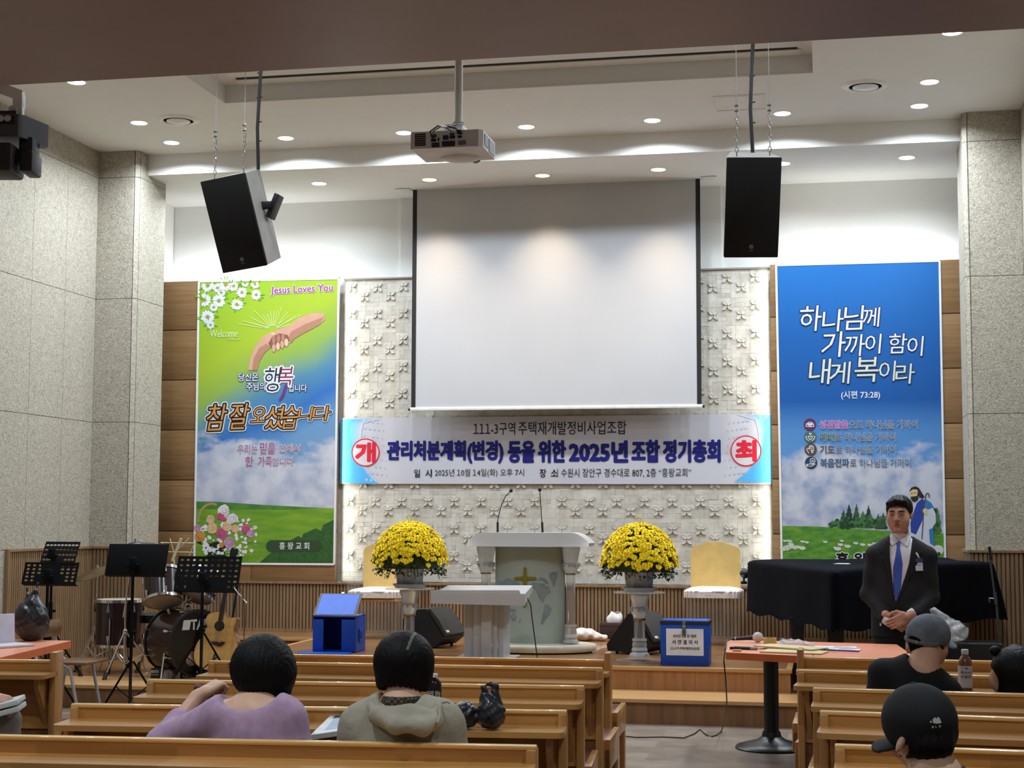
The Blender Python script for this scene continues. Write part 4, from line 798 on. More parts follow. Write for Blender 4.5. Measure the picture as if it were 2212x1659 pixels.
tb.grid(36, 3, topf); tb.grid(36, 3, lambda u, v: (topf(u, 1)[0], topf(u, 1)[1] + v * .36, topf(u, 1)[2] + .02 * math.sin(v * PI) * 0)); tb.grid(36, 1, lambda u, v: (topf(1 - u, 1)[0], topf(1 - u, 1)[1] + .36, zt0 + (topf(1 - u, 1)[2] - zt0) * (1 - v) + .0)); tb.build('desk_top', M_FROST, t)
MB().box(-hw - .1, hw + .1, -.24, .16, zt0 - .004, zt0 + .012, .004).build('acrylic_plate', M_ACR, t)
MB().box(-hw * .7, hw * .7, .05, .06, zt1, zt1 + .05).build('back_rail', M_ACR, t)
for lab, pts in (('tall black gooseneck microphone bending outward, on the pulpit above the etched glass', [(1075, 1148), (1075, 1128), (1076, 1118), (1083, 1092), (1092, 1072), (1104, 1060)]), ('tall black gooseneck microphone standing straight, on the pulpit above the map', [(1172, 1148), (1171, 1128), (1170, 1118), (1168, 1092), (1167, 1075), (1166, 1058)])):
    w_ = [at(x, y, yp) for x, y in pts]; o = w_[0].copy(); o.z = at(1075, 1151, yp).z; m_ = thing('gooseneck_microphone', lab, 'microphone', o)
    MB().cyl((0, 0, 0), w_[1] - o, .0105).lathe([(.016, 0), (.012, .008)], 20).build('stand_base', M_BLACK, m_); MB().tube([p - o for p in w_[1:]], .0042, 8).build('neck', M_BLACK, m_)
    MB().ball(w_[-1] - o, (.017, .017, .017), 14).build('foam_head', mat('black_foam', (24, 24, 26), .9, bump=.3, bscale=200), m_)
# front lectern
yl = 13.3; o = at(1043, 1420, yl); o.z = ZST; t = thing('acrylic_lectern', 'plain frosted white lectern with slanted top in front of the crystal pulpit', 'lectern', o)
L = lambda px, py: (at(px, py, yl).x - o.x, at(px, py, yl).z - ZST)
bl_, br_ = L(1003, 1306), L(1088, 1306); zt = bl_[1]; x0b = bl_[0] - .01
for a, b_, d in ((bl_[0], bl_[0] + .085, .0), (bl_[0] + .085, bl_[0] + .16, -.02), (bl_[0] + .16, bl_[0] + .25, -.045), (bl_[0] + .25, br_[0] - .05, -.02), (br_[0] - .05, br_[0], .0)): MB().box(a, b_ - .002, d, d + .02, .012, zt + .01, .002).build('front_panel', M_FROST, t)
for x in (bl_[0] + .004, br_[0] - .014): MB().box(x, x + .01, .02, .3, .012, zt + .01).build('side_panel', M_FROST, t)
MB().box(bl_[0] - .08, br_[0] + .08, -.1, .34, 0, .012, .003).build('foot_plate', M_FROST, t)
tl, tr, fl, fr2 = L(943, 1273), L(1126, 1273), L(941, 1299), L(1142, 1303); M_ = Matrix()
tp = MB(); yb0, yb1 = .14, -.16
tp.add([(fl[0], yb1, tl[1] - .03), (fr2[0], yb1, tr[1] - .03), (fr2[0] - .03, yb0 + .2, tr[1] + .02), (fl[0] + .03, yb0 + .2, tl[1] + .02), (fl[0], yb1 - .01, fl[1] - .004), (fr2[0], yb1 - .01, fr2[1] - .004), (fr2[0] - .03, yb0 + .2, tr[1] - .03), (fl[0] + .03, yb0 + .2, tl[1] - .03)], [(0, 1, 2, 3), (7, 6, 5, 4), (4, 5, 1, 0), (5, 6, 2, 1), (6, 7, 3, 2), (7, 4, 0, 3)]); tp.build('desk_top', M_FROST, t)
MB().add([(fl[0], yb1 - .012, fl[1] - .01), (fr2[0], yb1 - .012, fr2[1] - .012), (fr2[0] - .05, yb1 - .012, tr[1]), (fl[0], yb1 - .012, tl[1]), (fl[0], yb1, fl[1] - .01), (fr2[0], yb1, fr2[1] - .012), (fr2[0] - .05, yb1, tr[1]), (fl[0], yb1, tl[1])], [(0, 1, 2, 3), (7, 6, 5, 4), (0, 4, 5, 1), (1, 5, 6, 2), (2, 6, 7, 3), (3, 7, 4, 0)]).build('book_stop', M_FROST, t)
w_ = [at(x, y, yl + .0) for x, y in ((1126, 1281), (1138, 1290), (1146, 1306), (1150, 1340), (1156, 1385), (1160, 1418))]
o2 = w_[-1].copy(); tag(MB().tube([p - o2 for p in w_] + [Vector((.02, -.05, ZST - o2.z + .006)), Vector((.3, -.1, ZST - o2.z + .006))], .0048, 8).build('microphone_cable', M_BLACK, loc=o2), 'thin black cable drooping from the lectern top across the glass front', 'cable')
t = tag(MB().sdf(lambda P: smin(s_ell(P, (0, 0, .06), (.13, .09, .065)), smin(s_ell(P, (.17, -.01, .035), (.07, .05, .035)), s_ell(P, (-.1, .02, .05), (.1, .07, .05)), .05), .05) + .006 * np.sin(P[:, 0] * 60 + P[:, 1] * 40) * np.sin(P[:, 2] * 70), (-.26, -.14, -.03), (.3, .15, .16), .012).build('cloth_bag', mat('cream_cloth', (222, 212, 204), .85, col2=(206, 194, 186), scale=14, bump=.2), loc=on(1262, 1384, ZST)), 'crumpled cream cloth bag lying on the stage behind the pulpit base', 'bag')
# pedestals with chrysanthemums
M_PET = mat('mum_yellow', (255, 232, 16), .6, col2=(246, 212, 8), scale=30); M_EYE = plain('mum_eye', (206, 150, 10), .7); M_LEAF = mat('mum_leaf', (58, 78, 34), .6, col2=(36, 54, 24), scale=30)
M_POT = mat('marbled_grey_pot', (150, 154, 166), .35, col2=(176, 180, 192), scale=7, dist=1.2, lo=.45, hi=.6); M_SAU = plain('pale_saucer', (200, 206, 208), .4)
def bloom(seed):
    r_ = random.Random(seed); g = MB()
    for ring, (n, R_, el) in enumerate(((12, .031, .2), (10, .024, .65), (7, .015, 1.1))):
        for k in range(n):
            a = 2 * PI * (k + .5 * ring) / n + r_.uniform(-.1, .1); e = el + r_.uniform(-.12, .12); d = Vector((math.cos(a) * math.cos(e), math.sin(a) * math.cos(e), math.sin(e))); s_ = Vector((-math.sin(a), math.cos(a), 0)); q_ = R_ * r_.uniform(.88, 1.1)
            g.add([d * .003 - s_ * .0015, d * q_ * .6 - s_ * .0062, d * q_ + Vector((0, 0, .001)), d * q_ * .6 + s_ * .0062, d * .003 + s_ * .0015, d * q_ * .6 + Vector((0, 0, .0025))], [(0, 1, 5), (1, 2, 5), (2, 3, 5), (3, 4, 5), (4, 0, 5)])
    g.m(1).ball((0, 0, .006), (.0045, .0045, .004), 8); return g
BLOOMS = None
def mum(px, pyd, y, label, group):
    global BLOOMS
    zr = 13.45; p = at(px, pyd, y); zd = p.z; x = p.x
    ped = thing('flower_pedestal', label[0], 'pedestal', (x, y, ZST), 0, 'crystal flower pedestals')
    hD = zd - ZST
    MB().lathe([(.0001, hD - .012), (.215, hD - .012), (.222, hD - .006), (.215, hD), (.0001, hD)], 48).build('glass_top', mat('glass_disc', (222, 228, 226), .08, alpha=.45, spec=.6), ped)
    g = MB(); fluted(g, 0, 0, .03, hD - .013, .085, .047); g.build('column', [M_CRYF, M_CRYS, M_BRASS], ped)
    MB().box(-.095, .095, -.095, .095, .012, .042, .004).lathe([(.0001, .0), (.20, .0), (.205, .006), (.2, .012), (.0001, .012)], 48).build('glass_foot', M_ACR, ped)
    s_ = tag(MB().lathe([(.0001, 0), (.125, 0), (.15, .035), (.154, .035), (.148, .028), (.125, .008), (.0001, .008)], 40).build('plant_saucer', M_SAU, loc=(x, y, zd + .001)), label[1], 'saucer', 'plant saucers')
    z0 = zd + .01; pl = thing('potted_chrysanthemum', label[2], 'potted plant', (x, y, z0), 0, 'potted yellow chrysanthemums'); r_ = random.Random(int(px))
    MB().lathe([(.0001, .002), (.104, 0), (.112, .02), (.128, .17), (.136, .18), (.136, .2), (.128, .2), (.12, .16), (.0001, .16)], 40).build('pot', M_POT, pl)
    fol = MB(); cz_ = .20; RX, RZ = .325, .365
    for k in range(900):
        a = r_.uniform(0, 2 * PI); u = r_.uniform(-.35, 1); el = math.asin(min(1, max(-1, u))); rr = r_.uniform(.72, 1.0); c_ = Vector((RX * rr * math.cos(el) * math.cos(a), RX * rr * math.cos(el) * math.sin(a), cz_ + (RZ if u > 0 else .3) * rr * math.sin(el)))
        if c_.z < .06: continue
        M2 = Matrix.Translation(c_) @ Euler((r_.uniform(-1, 1), r_.uniform(-1, 1), r_.uniform(0, 6.3))).to_matrix().to_4x4(); s2 = r_.uniform(.7, 1.2)
        fol.add([(0, 0, 0), (.012 * s2, .01 * s2, .003), (.009 * s2, .026 * s2, .0), (0, .038 * s2, -.004), (-.009 * s2, .026 * s2, 0), (-.012 * s2, .01 * s2, .003)], [(0, 1, 2, 3, 4, 5)], M2)
    for k in range(46):
        a = r_.uniform(0, 2 * PI); fol.tube([(.05 * math.cos(a), .05 * math.sin(a), .17), (.2 * math.cos(a), .2 * math.sin(a), .24), (.3 * math.cos(a), .3 * math.sin(a), r_.uniform(.06, .2))], .003, 5)
    fol.sdf(lambda P: smax(s_ell(P, (0, 0, cz_), (RX * .84, RX * .84, RZ * .86)), .16 - P[:, 2], .05), (-.34, -.34, .1), (.34, .34, .6), .03)
    fo = fol.build('foliage', M_LEAF, pl); fo['kind'] = 'stuff'
    if BLOOMS is None:
        BLOOMS = []
        for s3 in range(4):
            ob = bloom(s3).build('bloom', [M_PET, M_EYE]); BLOOMS.append(ob.data); bpy.data.objects.remove(ob)
    pts = []; tries = 0
    while len(pts) < 520 and tries < 14000:
        tries += 1; u = r_.uniform(-.02, 1); a = r_.uniform(0, 2 * PI); el = math.asin(max(-1, min(1, u)))
        if (u < .22 and r_.random() < .5) or (u < .06 and r_.random() < .6): continue
        c_ = Vector((RX * math.cos(el) * math.cos(a), RX * math.cos(el) * math.sin(a), cz_ + RZ * math.sin(el))) * 1.0
        if all((c_ - q_).length > .0225 for q_ in pts): pts.append(c_)
    def pose(c_):
        n = Vector((c_.x / RX ** 2, c_.y / RX ** 2, (c_.z - cz_) / RZ ** 2)).normalized(); n = (n + Vector((r_.uniform(-.25, .25), r_.uniform(-.25, .25), .35))).normalized()
        return Matrix.Translation(c_) @ n.to_track_quat('Z', 'Y').to_matrix().to_4x4() @ Matrix.Scale(r_.uniform(.85, 1.15), 4)
    pts.sort(key=lambda c_: c_.y + .2 * abs(c_.x)); rest = MB(); rest_src = [bloom(9)]
    for i, c_ in enumerate(pts):
        if i < 100: ob = bpy.data.objects.new('blossom', BLOOMS[i % 4]); COL.objects.link(ob); ob.parent = pl; ob.matrix_local = pose(c_)
        else:
            T = pose(c_); rest.m(0); b = len(rest.v); rest.add(rest_src[0].v, rest_src[0].f, T); rest.mi[-len(rest_src[0].f):] = rest_src[0].mi
    ro = rest.build('blossom_mass', [M_PET, M_EYE], pl); ro['kind'] = 'stuff'
    MB().tube([(0.01, -.02, .50), (.012, -.02, .585), (.02, -.02, .612), (.0, -.02, .632), (-.022, -.02, .622), (-.028, -.02, .6)], .0055, 8).build('hanger_hook', plain('hook_yellow', (206, 196, 96), .4), pl)
mum(885, 1270, 13.45, ('round glass-topped crystal pedestal by the open blue box and wedge speaker', 'pale saucer under the flower pot beside the frosted lectern', 'domed yellow chrysanthemum in a grey pot in front of the half hidden yellow chair'), 0)
mum(1381, 1278, 13.45, ('round glass-topped crystal pedestal standing beside the closed blue box', 'pale saucer under the flower pot above the closed blue box', 'domed yellow chrysanthemum in a grey pot by the closed blue ballot box'), 0)
# clear chairs with yellow backs
M_YEL = plain('yellow_leatherette', (214, 182, 112), .5); M_CUSH = mat('cushion_cream', (226, 216, 210), .85, col2=(212, 198, 192), scale=30, bump=.2)
M_ACRT = mat('thin_acrylic', (236, 240, 240), 0.06, alpha=0.05, spec=0.5)
def chair(label, px, y, lab2, backpx, seat_yellow):
    x = at(px, 1300, y).x; t = thing('acrylic_chair', label, 'chair', (x, y, ZST), 0, 'clear acrylic chairs'); Z = lambda py: at(px, py, y).z - ZST
    hw = .245; zs = Z(1290); zt = Z(1178) + .03; prof_ = [(-hw, zs + .06), (hw, zs + .06), (hw, zt - .1)] + [(hw - .09 * (1 - math.cos(a)) - .0, zt - .1 + .07 * math.sin(a)) for a in (.5, 1.0, 1.5)] + [(.08, zt), (-.08, zt)] + [(-hw + .09 * (1 - math.cos(a)), zt - .1 + .07 * math.sin(a)) for a in (1.5, 1.0, .5)] + [(-hw, zt - .1)]
    MB().prism(prof_, -.26, -.20, Matrix.Rotation(PI / 2, 4, 'X')).build('backrest', M_YEL, t)
    MB().box(-hw, hw, -.27, .2, zs - .03, zs, .01).build('seat', M_YEL if seat_yellow else M_ACRT, t)
    for s_ in (-1, 1):
        sd = MB().box(min(s_ * (hw + .01), s_ * (hw + .025)), max(s_ * (hw + .01), s_ * (hw + .025)), -.3, .25, 0, zs + .2, .003).box(min(s_ * (hw - .02), s_ * (hw + .06)), max(s_ * (hw - .02), s_ * (hw + .06)), -.3, .22, zs + .2, zs + .225, .006); sd.build('side_panel', M_ACRT, t)
    MB().box(-hw, hw, -.25, -.235, .02, zs - .031).build('front_panel', M_ACRT, t)
    def cus(u, v):
        a = u * 2 * PI; e = 1 + (.03 * math.sin(a * 26) if v < .34 else 0); r_ = 1.0 if v < .34 else math.cos((v - .34) / .66 * PI / 2) ** .35
        sx = math.copysign(abs(math.cos(a)) ** .35, math.cos(a)); sy = math.copysign(abs(math.sin(a)) ** .35, math.sin(a))
        return ((hw + .03) * sx * r_ * e, .27 * sy * r_ * e, (-.03 + .06 * v / .34 if v < .34 else .03 + .04 * (v - .34) / .66))
    tag(MB().grid(120, 12, cus).build('seat_cushion', M_CUSH, loc=(x, y - .03, ZST + zs + .035)), lab2, 'cushion', 'frilled seat cushions')
chair('clear chair with rounded yellow backrest in front of the piano end', 1543, 15.45, 'frilled cream cushion on the clear chair near the closed blue box', 0, False)
chair('clear chair with yellow backrest mostly hidden behind the chrysanthemum', 822, 15.45, 'frilled cream cushion on the chair behind the open blue box', 0, True)
t = thing('desk_webcam', 'small black webcam clipped on the clear chair arm by the piano cover', 'webcam', at(1607, 1262, 15.3)); MB().box(-.03, .03, -.02, .02, 0, .03, .008).cyl((0, 0, .03), (0, 0, .06), .01).build('base', M_BLACK, t); MB().ball((.01, 0, .10), (.05, .04, .045), 14).build('camera_ball', M_BLACK, t)
# wedge monitors
def wedge(label, px, py, y, rz, s_=1.0, mir=1, back=None):
    o = at(px, py, y); o.z = ZST + .02; t = thing('stage_monitor', label, 'loudspeaker', o, rz, 'wedge stage monitors')
    pr = [(-.22 * mir, .0), (.12 * mir, 0), (.21 * mir, .07), (.02 * mir, .34), (-.14 * mir, .33), (-.22 * mir, .24)] if back is None else back; RX_ = Matrix.Rotation(PI / 2, 4, 'X')
    MB().prism(pr, -.22, .22, RX_).build('cabinet', mat('monitor_black', (22, 22, 24), .55, bump=.1, bscale=300), t)
    a_, b_ = Vector((.206 * mir, 0, .085)), Vector((.03 * mir, 0, .335)); d = (b_ - a_); n = Vector((d.z * mir, 0, -d.x * mir)).normalized(); q_ = [a_ + n * .004, b_ + n * .004, b_ + n * .03 - d * .05, (a_ + b_) / 2 + n * .045, a_ + n * .03 + d * .03]
    gr = MB().prism([(p.x, p.z) for p in q_], -.21, .21, RX_).build('grille', mat('monitor_grille', (48, 46, 46), .6, bump=.2, bscale=700), t)
    c_ = a_ + d * .12 + n * .046 * .75; MB().box(-.012, .012, -.19, -.13, -.002, .002, 0, Matrix.Translation(c_ + n * .004) @ Matrix.Rotation(math.atan2(d.z, d.x * 1.0), 4, 'Y').inverted()).build('badge', plain('badge_silver', (206, 206, 206), .4), gr)
    for x in (-.17 * mir, .1 * mir):
        for yy in (-.17, .17): MB().cyl((x, yy, -.02), (x, yy, .0), .014).build('rubber_foot', M_BLACK, t)
wedge('black wedge monitor speaker between the pedestal and the frosted lectern', 938, 1390, 14.5, math.radians(-12))
wedge('black wedge monitor speaker behind the crystal pedestal by the tissue box', 1388, 1403, 14.25, math.radians(-20), back=[(-.24, .0), (.12, 0), (.21, .07), (.02, .34), (-.03, .34), (-.25, .06)])
# tissue box
o = at(1326, 1377, 15.85); o.z = ZST; t = thing('tissue_box', 'dark brown leather tissue box with white tissue against the wainscot', 'tissue box', o, math.radians(6)); MB().box(-.14, .14, -.07, .07, 0, .16, .008).box(-.142, .142, -.072, .072, .125, .135).build('box', plain('brown_leather', (58, 38, 32), .5), t)
def tis(u, v): a = u * 2 * PI; r_ = (.05 - .02 * v) * (1 + .35 * math.sin(3 * a + v) * v) + .02 * math.sin(v * 3); return (r_ * 1.3 * math.cos(a) + .01 * v, r_ * .5 * math.sin(a), .158 + .1 * v + .015 * math.sin(2 * a) * v)
MB().grid(24, 6, tis).build('tissue', plain('tissue_white', (238, 238, 240), .9), t)
# blue corrugated boxes
M_BLUE = mat('blue_corrugated', (20, 76, 178), .42, col2=(16, 66, 162), scale=4); M_BLUI = plain('blue_inside', (14, 52, 140), .6); M_BLUL = plain('blue_lid', (22, 84, 194), .5); M_RIMD = plain('dark_edge_tape', (38, 38, 48), .5); M_PAPER = plain('paper', (226, 226, 232), .7); M_INK = plain('ink', (40, 42, 52), .7)
a_, b_ = on(1428, 1437, ZST), on(1530, 1439, ZST); zt = at(1478, 1342, 13.06).z - ZST; o = (a_ + b_) / 2; o.z = ZST; W2 = (b_.x - a_.x) / 2 + .004
t = thing('ballot_box', 'closed blue corrugated box with printed sheet and padlock on the stage edge', 'box', o, 0, None)
MB().box(-W2, W2, 0, .30, 0, zt - .03, .002).build('box', M_BLUE, t); MB().box(-W2 - .004, W2 + .004, -.004, .304, zt - .03, zt, .003).m(1).box(-W2 + .01, W2 - .01, .01, .29, zt, zt + .003).build('lid', [M_RIMD, M_BLUL], t)
X = lambda px: at(px, 1380, 13.05).x - o.x; Zp = lambda py: at(1478, py, 13.05).z - ZST
sh = MB().box(X(1438), X(1519), -.004, -.001, Zp(1417), Zp(1359)); pn = sh.build('notice', M_PAPER, t)
fpl = lambda x, z: (x, -.0052, z)
for s_, x0, y0, x1, y1, of in (('2025년 조합 정기총회', 1453, 1371, 1503, 1378, .02), ('서 면 결 의 서', 1451, 1383, 1506, 1392.5, .02), ('111-3구역 주택재개발정비사업조합', 1447, 1398.5, 1510, 1404.5, .02)): lt = MB(); put_text(lt, s_, X(x0), X(x1), Zp(y1), Zp(y0), fpl, of); lt.build('lettering', M_INK, pn)
MB().box(X(1473), X(1480), -.008, -.003, Zp(1357), Zp(1343), .001).build('hasp', M_STEEL, t); pk = MB().box(X(1473), X(1481), -.022, -.006, Zp(1371), Zp(1360), .003).build('padlock', plain('padlock_green', (62, 92, 84), .4), t); MB().tube([(X(1474.5), -.012, Zp(1361)), (X(1474.5), -.012, Zp(1355)), (X(1477), -.012, Zp(1353)), (X(1479.5), -.012, Zp(1355)), (X(1479.5), -.012, Zp(1361))], .003, 6).build('shackle', M_STEEL, pk)
a_, b_ = on(674, 1409, ZST), on(769, 1410, ZST); o = (a_ + b_) / 2; o.z = ZST; W2 = (b_.x - a_.x) / 2; zt = at(720, 1331, o.y).z - ZST; D = .34
t = thing('ballot_box', 'open blue corrugated box with raised lid and empty front near the purple sweater', 'box', o, math.radians(2))
s3 = MB().box(-W2, -W2 + .008, 0, D, 0, zt).box(W2 - .008, W2, 0, D, 0, zt).box(-W2, W2, D - .008, D, 0, zt).box(-W2, W2, 0, D, 0, .008).box(-W2, W2, 0, D, zt - .008, zt); s3.m(1).box(-W2 + .008, W2 - .008, D - .012, D - .008, .008, zt - .008); s3.build('box', [M_BLUE, M_BLUI], t)
for x0, x1 in ((-W2 + .002, -W2 + .1), (W2 - .13, W2 - .002)): MB().box(x0, x1, -.004, .002, .01, zt - .03, .001).build('front_flap', M_BLUE, t)
MB().box(-W2 - .1, W2 - .02, -.22, .0, .0, .008, .002).build('bottom_flap', M_BLUE, t)
for s_ in (-1, 1): MB().box(min(s_ * W2, s_ * (W2 + .012)), max(s_ * W2, s_ * (W2 + .012)), .1, .2, zt * .28, zt * .64, .003).m(1).box(min(s_ * W2, s_ * (W2 + .0135)), max(s_ * W2, s_ * (W2 + .0135)), .13, .17, zt * .36, zt * .56).build('handle_hole', [M_BLUE, M_SLOT], t)
T = Matrix.Translation((0, .0, zt + .002)) @ Matrix.Rotation(math.radians(38), 4, 'X'); MB().box(-W2, W2, 0, .30, 0, .006, 0, T).m(1).box(-W2 + .024, W2 - .024, .012, .285, -.002, .008, 0, T).m(0).build('lid', [M_RIMD, M_BLUL], t); MB().box(.0, .025, .29, .315, -.006, .012, .002, T).build('clasp', M_STEEL, t)
# ------------------------------------------------------------------ band corner
M_SHELL = mat('drum_wine', (34, 16, 24), .18, col2=(26, 12, 18), scale=4, coat=.6); M_HEAD = mat('drum_head', (176, 164, 150), .45, col2=(164, 152, 138), scale=3); M_BHEAD = plain('black_head', (16, 16, 19), .25)
def frame(axis, up=Vector((0, 0, 1))):
    a = Vector(axis).normalized(); up = up if abs(a.dot(up)) < .99 else Vector((0, 1, 0)); x = up.cross(a).normalized(); y = a.cross(x); return Matrix(((x.x, y.x, a.x, 0), (x.y, y.y, a.y, 0), (x.z, y.z, a.z, 0), (0, 0, 0, 1)))
def drum(t, c, axis, R_, h, heads, lugs=6, name='shell'):
    """a drum with its middle at c; +axis is the head that shows; heads = (front, back) materials"""
    M = Matrix.Translation(c) @ frame(axis)
    sh = MB().lathe([(R_, -h / 2), (R_, h / 2)], 40, M).build(name, M_SHELL, t)
    for s_, hm in ((1, heads[0]), (-1, heads[1])):
        hd = MB().lathe([(.0001, s_ * (h / 2 + .006)), (R_ * .97, s_ * (h / 2 + .005))], 40, M).build('drum_head', hm, t)
        MB().lathe([(R_ * .96, s_ * (h / 2 + .002)), (R_ * .96, s_ * (h / 2 + .012)), (R_ + .008, s_ * (h / 2 + .012)), (R_ + .01, s_ * (h / 2 - .014)), (R_ + .002, s_ * (h / 2 - .014))], 40, M).build('hoop', M_CHROME if R_ < .25 else M_BLACK, t)
    for k in range(lugs):
        a = 2 * PI * (k + .5) / lugs; x, y = (R_ + .012) * math.cos(a), (R_ + .012) * math.sin(a); g = MB()
        for s_ in (-1, 1):
            p0, p1 = M @ Vector((x, y, s_ * h * .26)), M @ Vector((x, y, s_ * (h * .26 + .055))); g.tube([p0, p1], [.015, .009], 8); g.tube([p1, M @ Vector((x, y, s_ * (h / 2 + .01)))], .004, 6)
        g.build('lug', M_CHROME, sh)
    return M
yb = 13.15; o = on(400, 1455, ZPL); o = at(400, 1388, yb); o.z = ZPL
t = thing('bass_drum', 'large black-headed bass drum with two tom-toms mounted above, behind the guitar', 'drum', o)
ax_ = Vector((.82, -.57, 0)); cc = Vector((0, 0, .30)); M = drum(t, cc, ax_, .285, .40, (M_BHEAD, M_BHEAD), 8)
hd = MB(); put_text(hd, 'TAMA', -.075, .2, .12, .205, lambda x, z: M @ Vector((x, z, .2072)), .03)
hd.add([M @ Vector(p) for p in ((-.165, .12, .2072), (-.09, .12, .2072), (-.075, .205, .2072), (-.15, .205, .2072))], [(0, 1, 2, 3)]); hd.build('head_logo', plain('logo_silver', (206, 210, 212), .4), t)
MB().lathe([(.0001, .2068), (.062, .2068)], 24, M @ Matrix.Translation((-.06, -.13, 0))).build('head_port', mat('port_pink', (214, 190, 176), .8, col2=(150, 110, 100), scale=22), t)
for s_ in (-1, 1): MB().tube([cc + frame(ax_) @ Vector((s_ * .27, -.08, .1)), cc + frame(ax_) @ Vector((s_ * .36, -.29, .2))], .008, 8).build('spur', M_CHROME, t)
MB().tube([cc + Vector((0, 0, .28)), cc + Vector((0, 0, .42))], .014, 10).ball(cc + Vector((.02, 0, .33)), .03, 12).build('tom_holder', M_CHROME, t)
for (px, py, R_, h, axx, y) in ((352, 1268, .165, .27, Vector((.25, -.42, -1)), 13.1), (432, 1262, .15, .24, Vector((-.15, -.5, -1)), 13.2)):
    c_ = at(px, py, y) - o; drum(t, c_, axx, R_, h, (M_HEAD, M_HEAD), 6, 'tom_shell'); MB().tube([c_ + Vector((0, .1, -.05)), cc + Vector((0, 0, .36))], .011, 8).build('tom_arm', M_CHROME, t)
o = at(257, 1345, 13.35); zc = o.z; o.z = ZPL; t = thing('floor_tom', 'upright dark wine floor tom on chrome legs beside the music stand pole', 'drum', o)
drum(t, (0, 0, zc - ZPL), (0, 0, 1), .21, .40, (M_HEAD, M_HEAD), 6)
for k in range(3): a = .6 + k * 2.1; MB().tube([(.225 * math.cos(a), .225 * math.sin(a), zc - ZPL + .05), (.225 * math.cos(a), .225 * math.sin(a), .06), (.26 * math.cos(a), .26 * math.sin(a), .004)], .007, 8).build('leg', M_CHROME, t)
def tripod(t, zj, spread, m_, a0=0.4, foot=M_BLACK, r=.009):
    for k in range(3):
        a = a0 + k * 2 * PI / 3; lg = MB().tube([(.014 * math.cos(a), .014 * math.sin(a), zj), (spread * math.cos(a), spread * math.sin(a), .02)], r, 8).tube([(spread * .5 * math.cos(a), spread * .5 * math.sin(a), zj * .5), (.0, .0, zj * .28)], r * .6, 6).build('leg', m_, t)
        MB().cyl((spread * .93 * math.cos(a), spread * .93 * math.sin(a), .06), (spread * 1.03 * math.cos(a), spread * 1.03 * math.sin(a), .0), .016, .02).build('rubber_foot', foot, lg)
def cymbal_stand(label, px, pyb, y, pytop, R_, tilt, boom=None, m_=M_CHROME, cym=None):
    o = at(px, pyb, y); o.z = ZPL; t = thing('cymbal_stand', label, 'cymbal', o); top = at(px, pytop, y) - o
    MB().cyl((0, 0, .08), (0, 0, top.z * .6), .013).cyl((0, 0, top.z * .6), (0, 0, top.z), .009).ball((0, 0, top.z * .6), (.022, .022, .028), 10).build('pole', m_, t); tripod(t, .38, .30, m_)
    tip = Vector((0, 0, top.z)) if boom is None else at(*boom, y) - o
    if boom: MB().tube([Vector((0, 0, top.z)) * .985 + (Vector((0, 0, top.z)) - tip) * .25, tip], .007, 8).build('boom_arm', m_, t)
    Mc = Matrix.Translation(tip) @ Euler(tilt).to_matrix().to_4x4(); pr = [(.02, .022), (.05, .016), (.07, .004), (R_ * .6, -.006), (R_, -.018)]
    MB().lathe(pr, 48, Mc).lathe([(r_, z - .002) for r_, z in pr], 48, Mc).build('cymbal', cym or mat('bronze', (128, 106, 66), .35, .9, col2=(104, 84, 52), scale=3, stretch=(1, 1, 8)), t)
    MB().cyl(tip + Vector((0, 0, .015)), tip + Vector((0, 0, .05)), .014).build('wing_nut', m_, t)
cymbal_stand('bronze cymbal on a chrome stand seen from below beside the perforated desks', 205, 1440, 13.6, 1232, .23, (math.radians(16), math.radians(-14), 0))
cymbal_stand('dark cymbal on a boom stand peeking above the solid black music desk', 268, 1455, 13.0, 1300, .19, (math.radians(10), 0, 0), (292, 1176), M_CHROME, plain('dark_cymbal', (40, 38, 36), .4))
o = at(330, 1332, 13.6); o.z = ZPL; t = thing('drum_throne', 'round black drum stool hidden behind the drums', 'stool', o); hz = at(330, 1325, 13.6).z - ZPL
MB().lathe([(.0001, hz - .08), (.15, hz - .08), (.17, hz - .05), (.165, hz - .01), (.13, hz), (.0001, hz)], 32).build('seat', M_BLACK, t); MB().cyl((0, 0, .1), (0, 0, hz - .08), .014).build('post', M_CHROME, t); tripod(t, .3, .24, M_CHROME)
# music stands
def perforated(mb, w, h, nc, nr, skip, r, M, th=.002):
    cw, chh = w / nc, h / nr
    for i in range(nc):
        for j in range(nr):
            x0, z0 = -w / 2 + i * cw, j * chh
            if skip(i, j): mb.add([(x0, 0, z0), (x0 + cw, 0, z0), (x0 + cw, 0, z0 + chh), (x0, 0, z0 + chh)], [(0, 1, 2, 3)], M); continue
            cx, cz_ = x0 + cw / 2, z0 + chh / 2; vs = []; 
            for k in range(8): a = PI / 4 * k + PI / 8; vs.append((cx + r * 1.25 * math.cos(a), 0, cz_ + r * .8 * math.sin(a)))
            for k in range(8):
                a = PI / 4 * k + PI / 8; sx, sz = math.cos(a), math.sin(a); m_ = max(abs(sx), abs(sz)); vs.append((cx + sx / m_ * cw / 2, 0, cz_ + sz / m_ * chh / 2))
            fs = [(k, 8 + k, 8 + (k + 1) % 8, (k + 1) % 8) for k in range(8)]
            vs += [(x0, 0, z0), (x0 + cw, 0, z0), (x0 + cw, 0, z0 + chh), (x0, 0, z0 + chh)]; fs += [(8 + 0, 8 + 7, 17 - 0) if False else (15, 8, 17 + 0)] if False else []
            mb.add(vs, fs, M)
            c4 = [(x0 + cw, 0, z0 + chh, 0, 1), (x0, 0, z0 + chh, 2, 3), (x0, 0, z0, 4, 5), (x0 + cw, 0, z0, 6, 7)]
            for x, _, z, a, b in c4: mb.add([(x, 0, z), vs[8 + a], vs[8 + b]], [(0, 1, 2)], M)
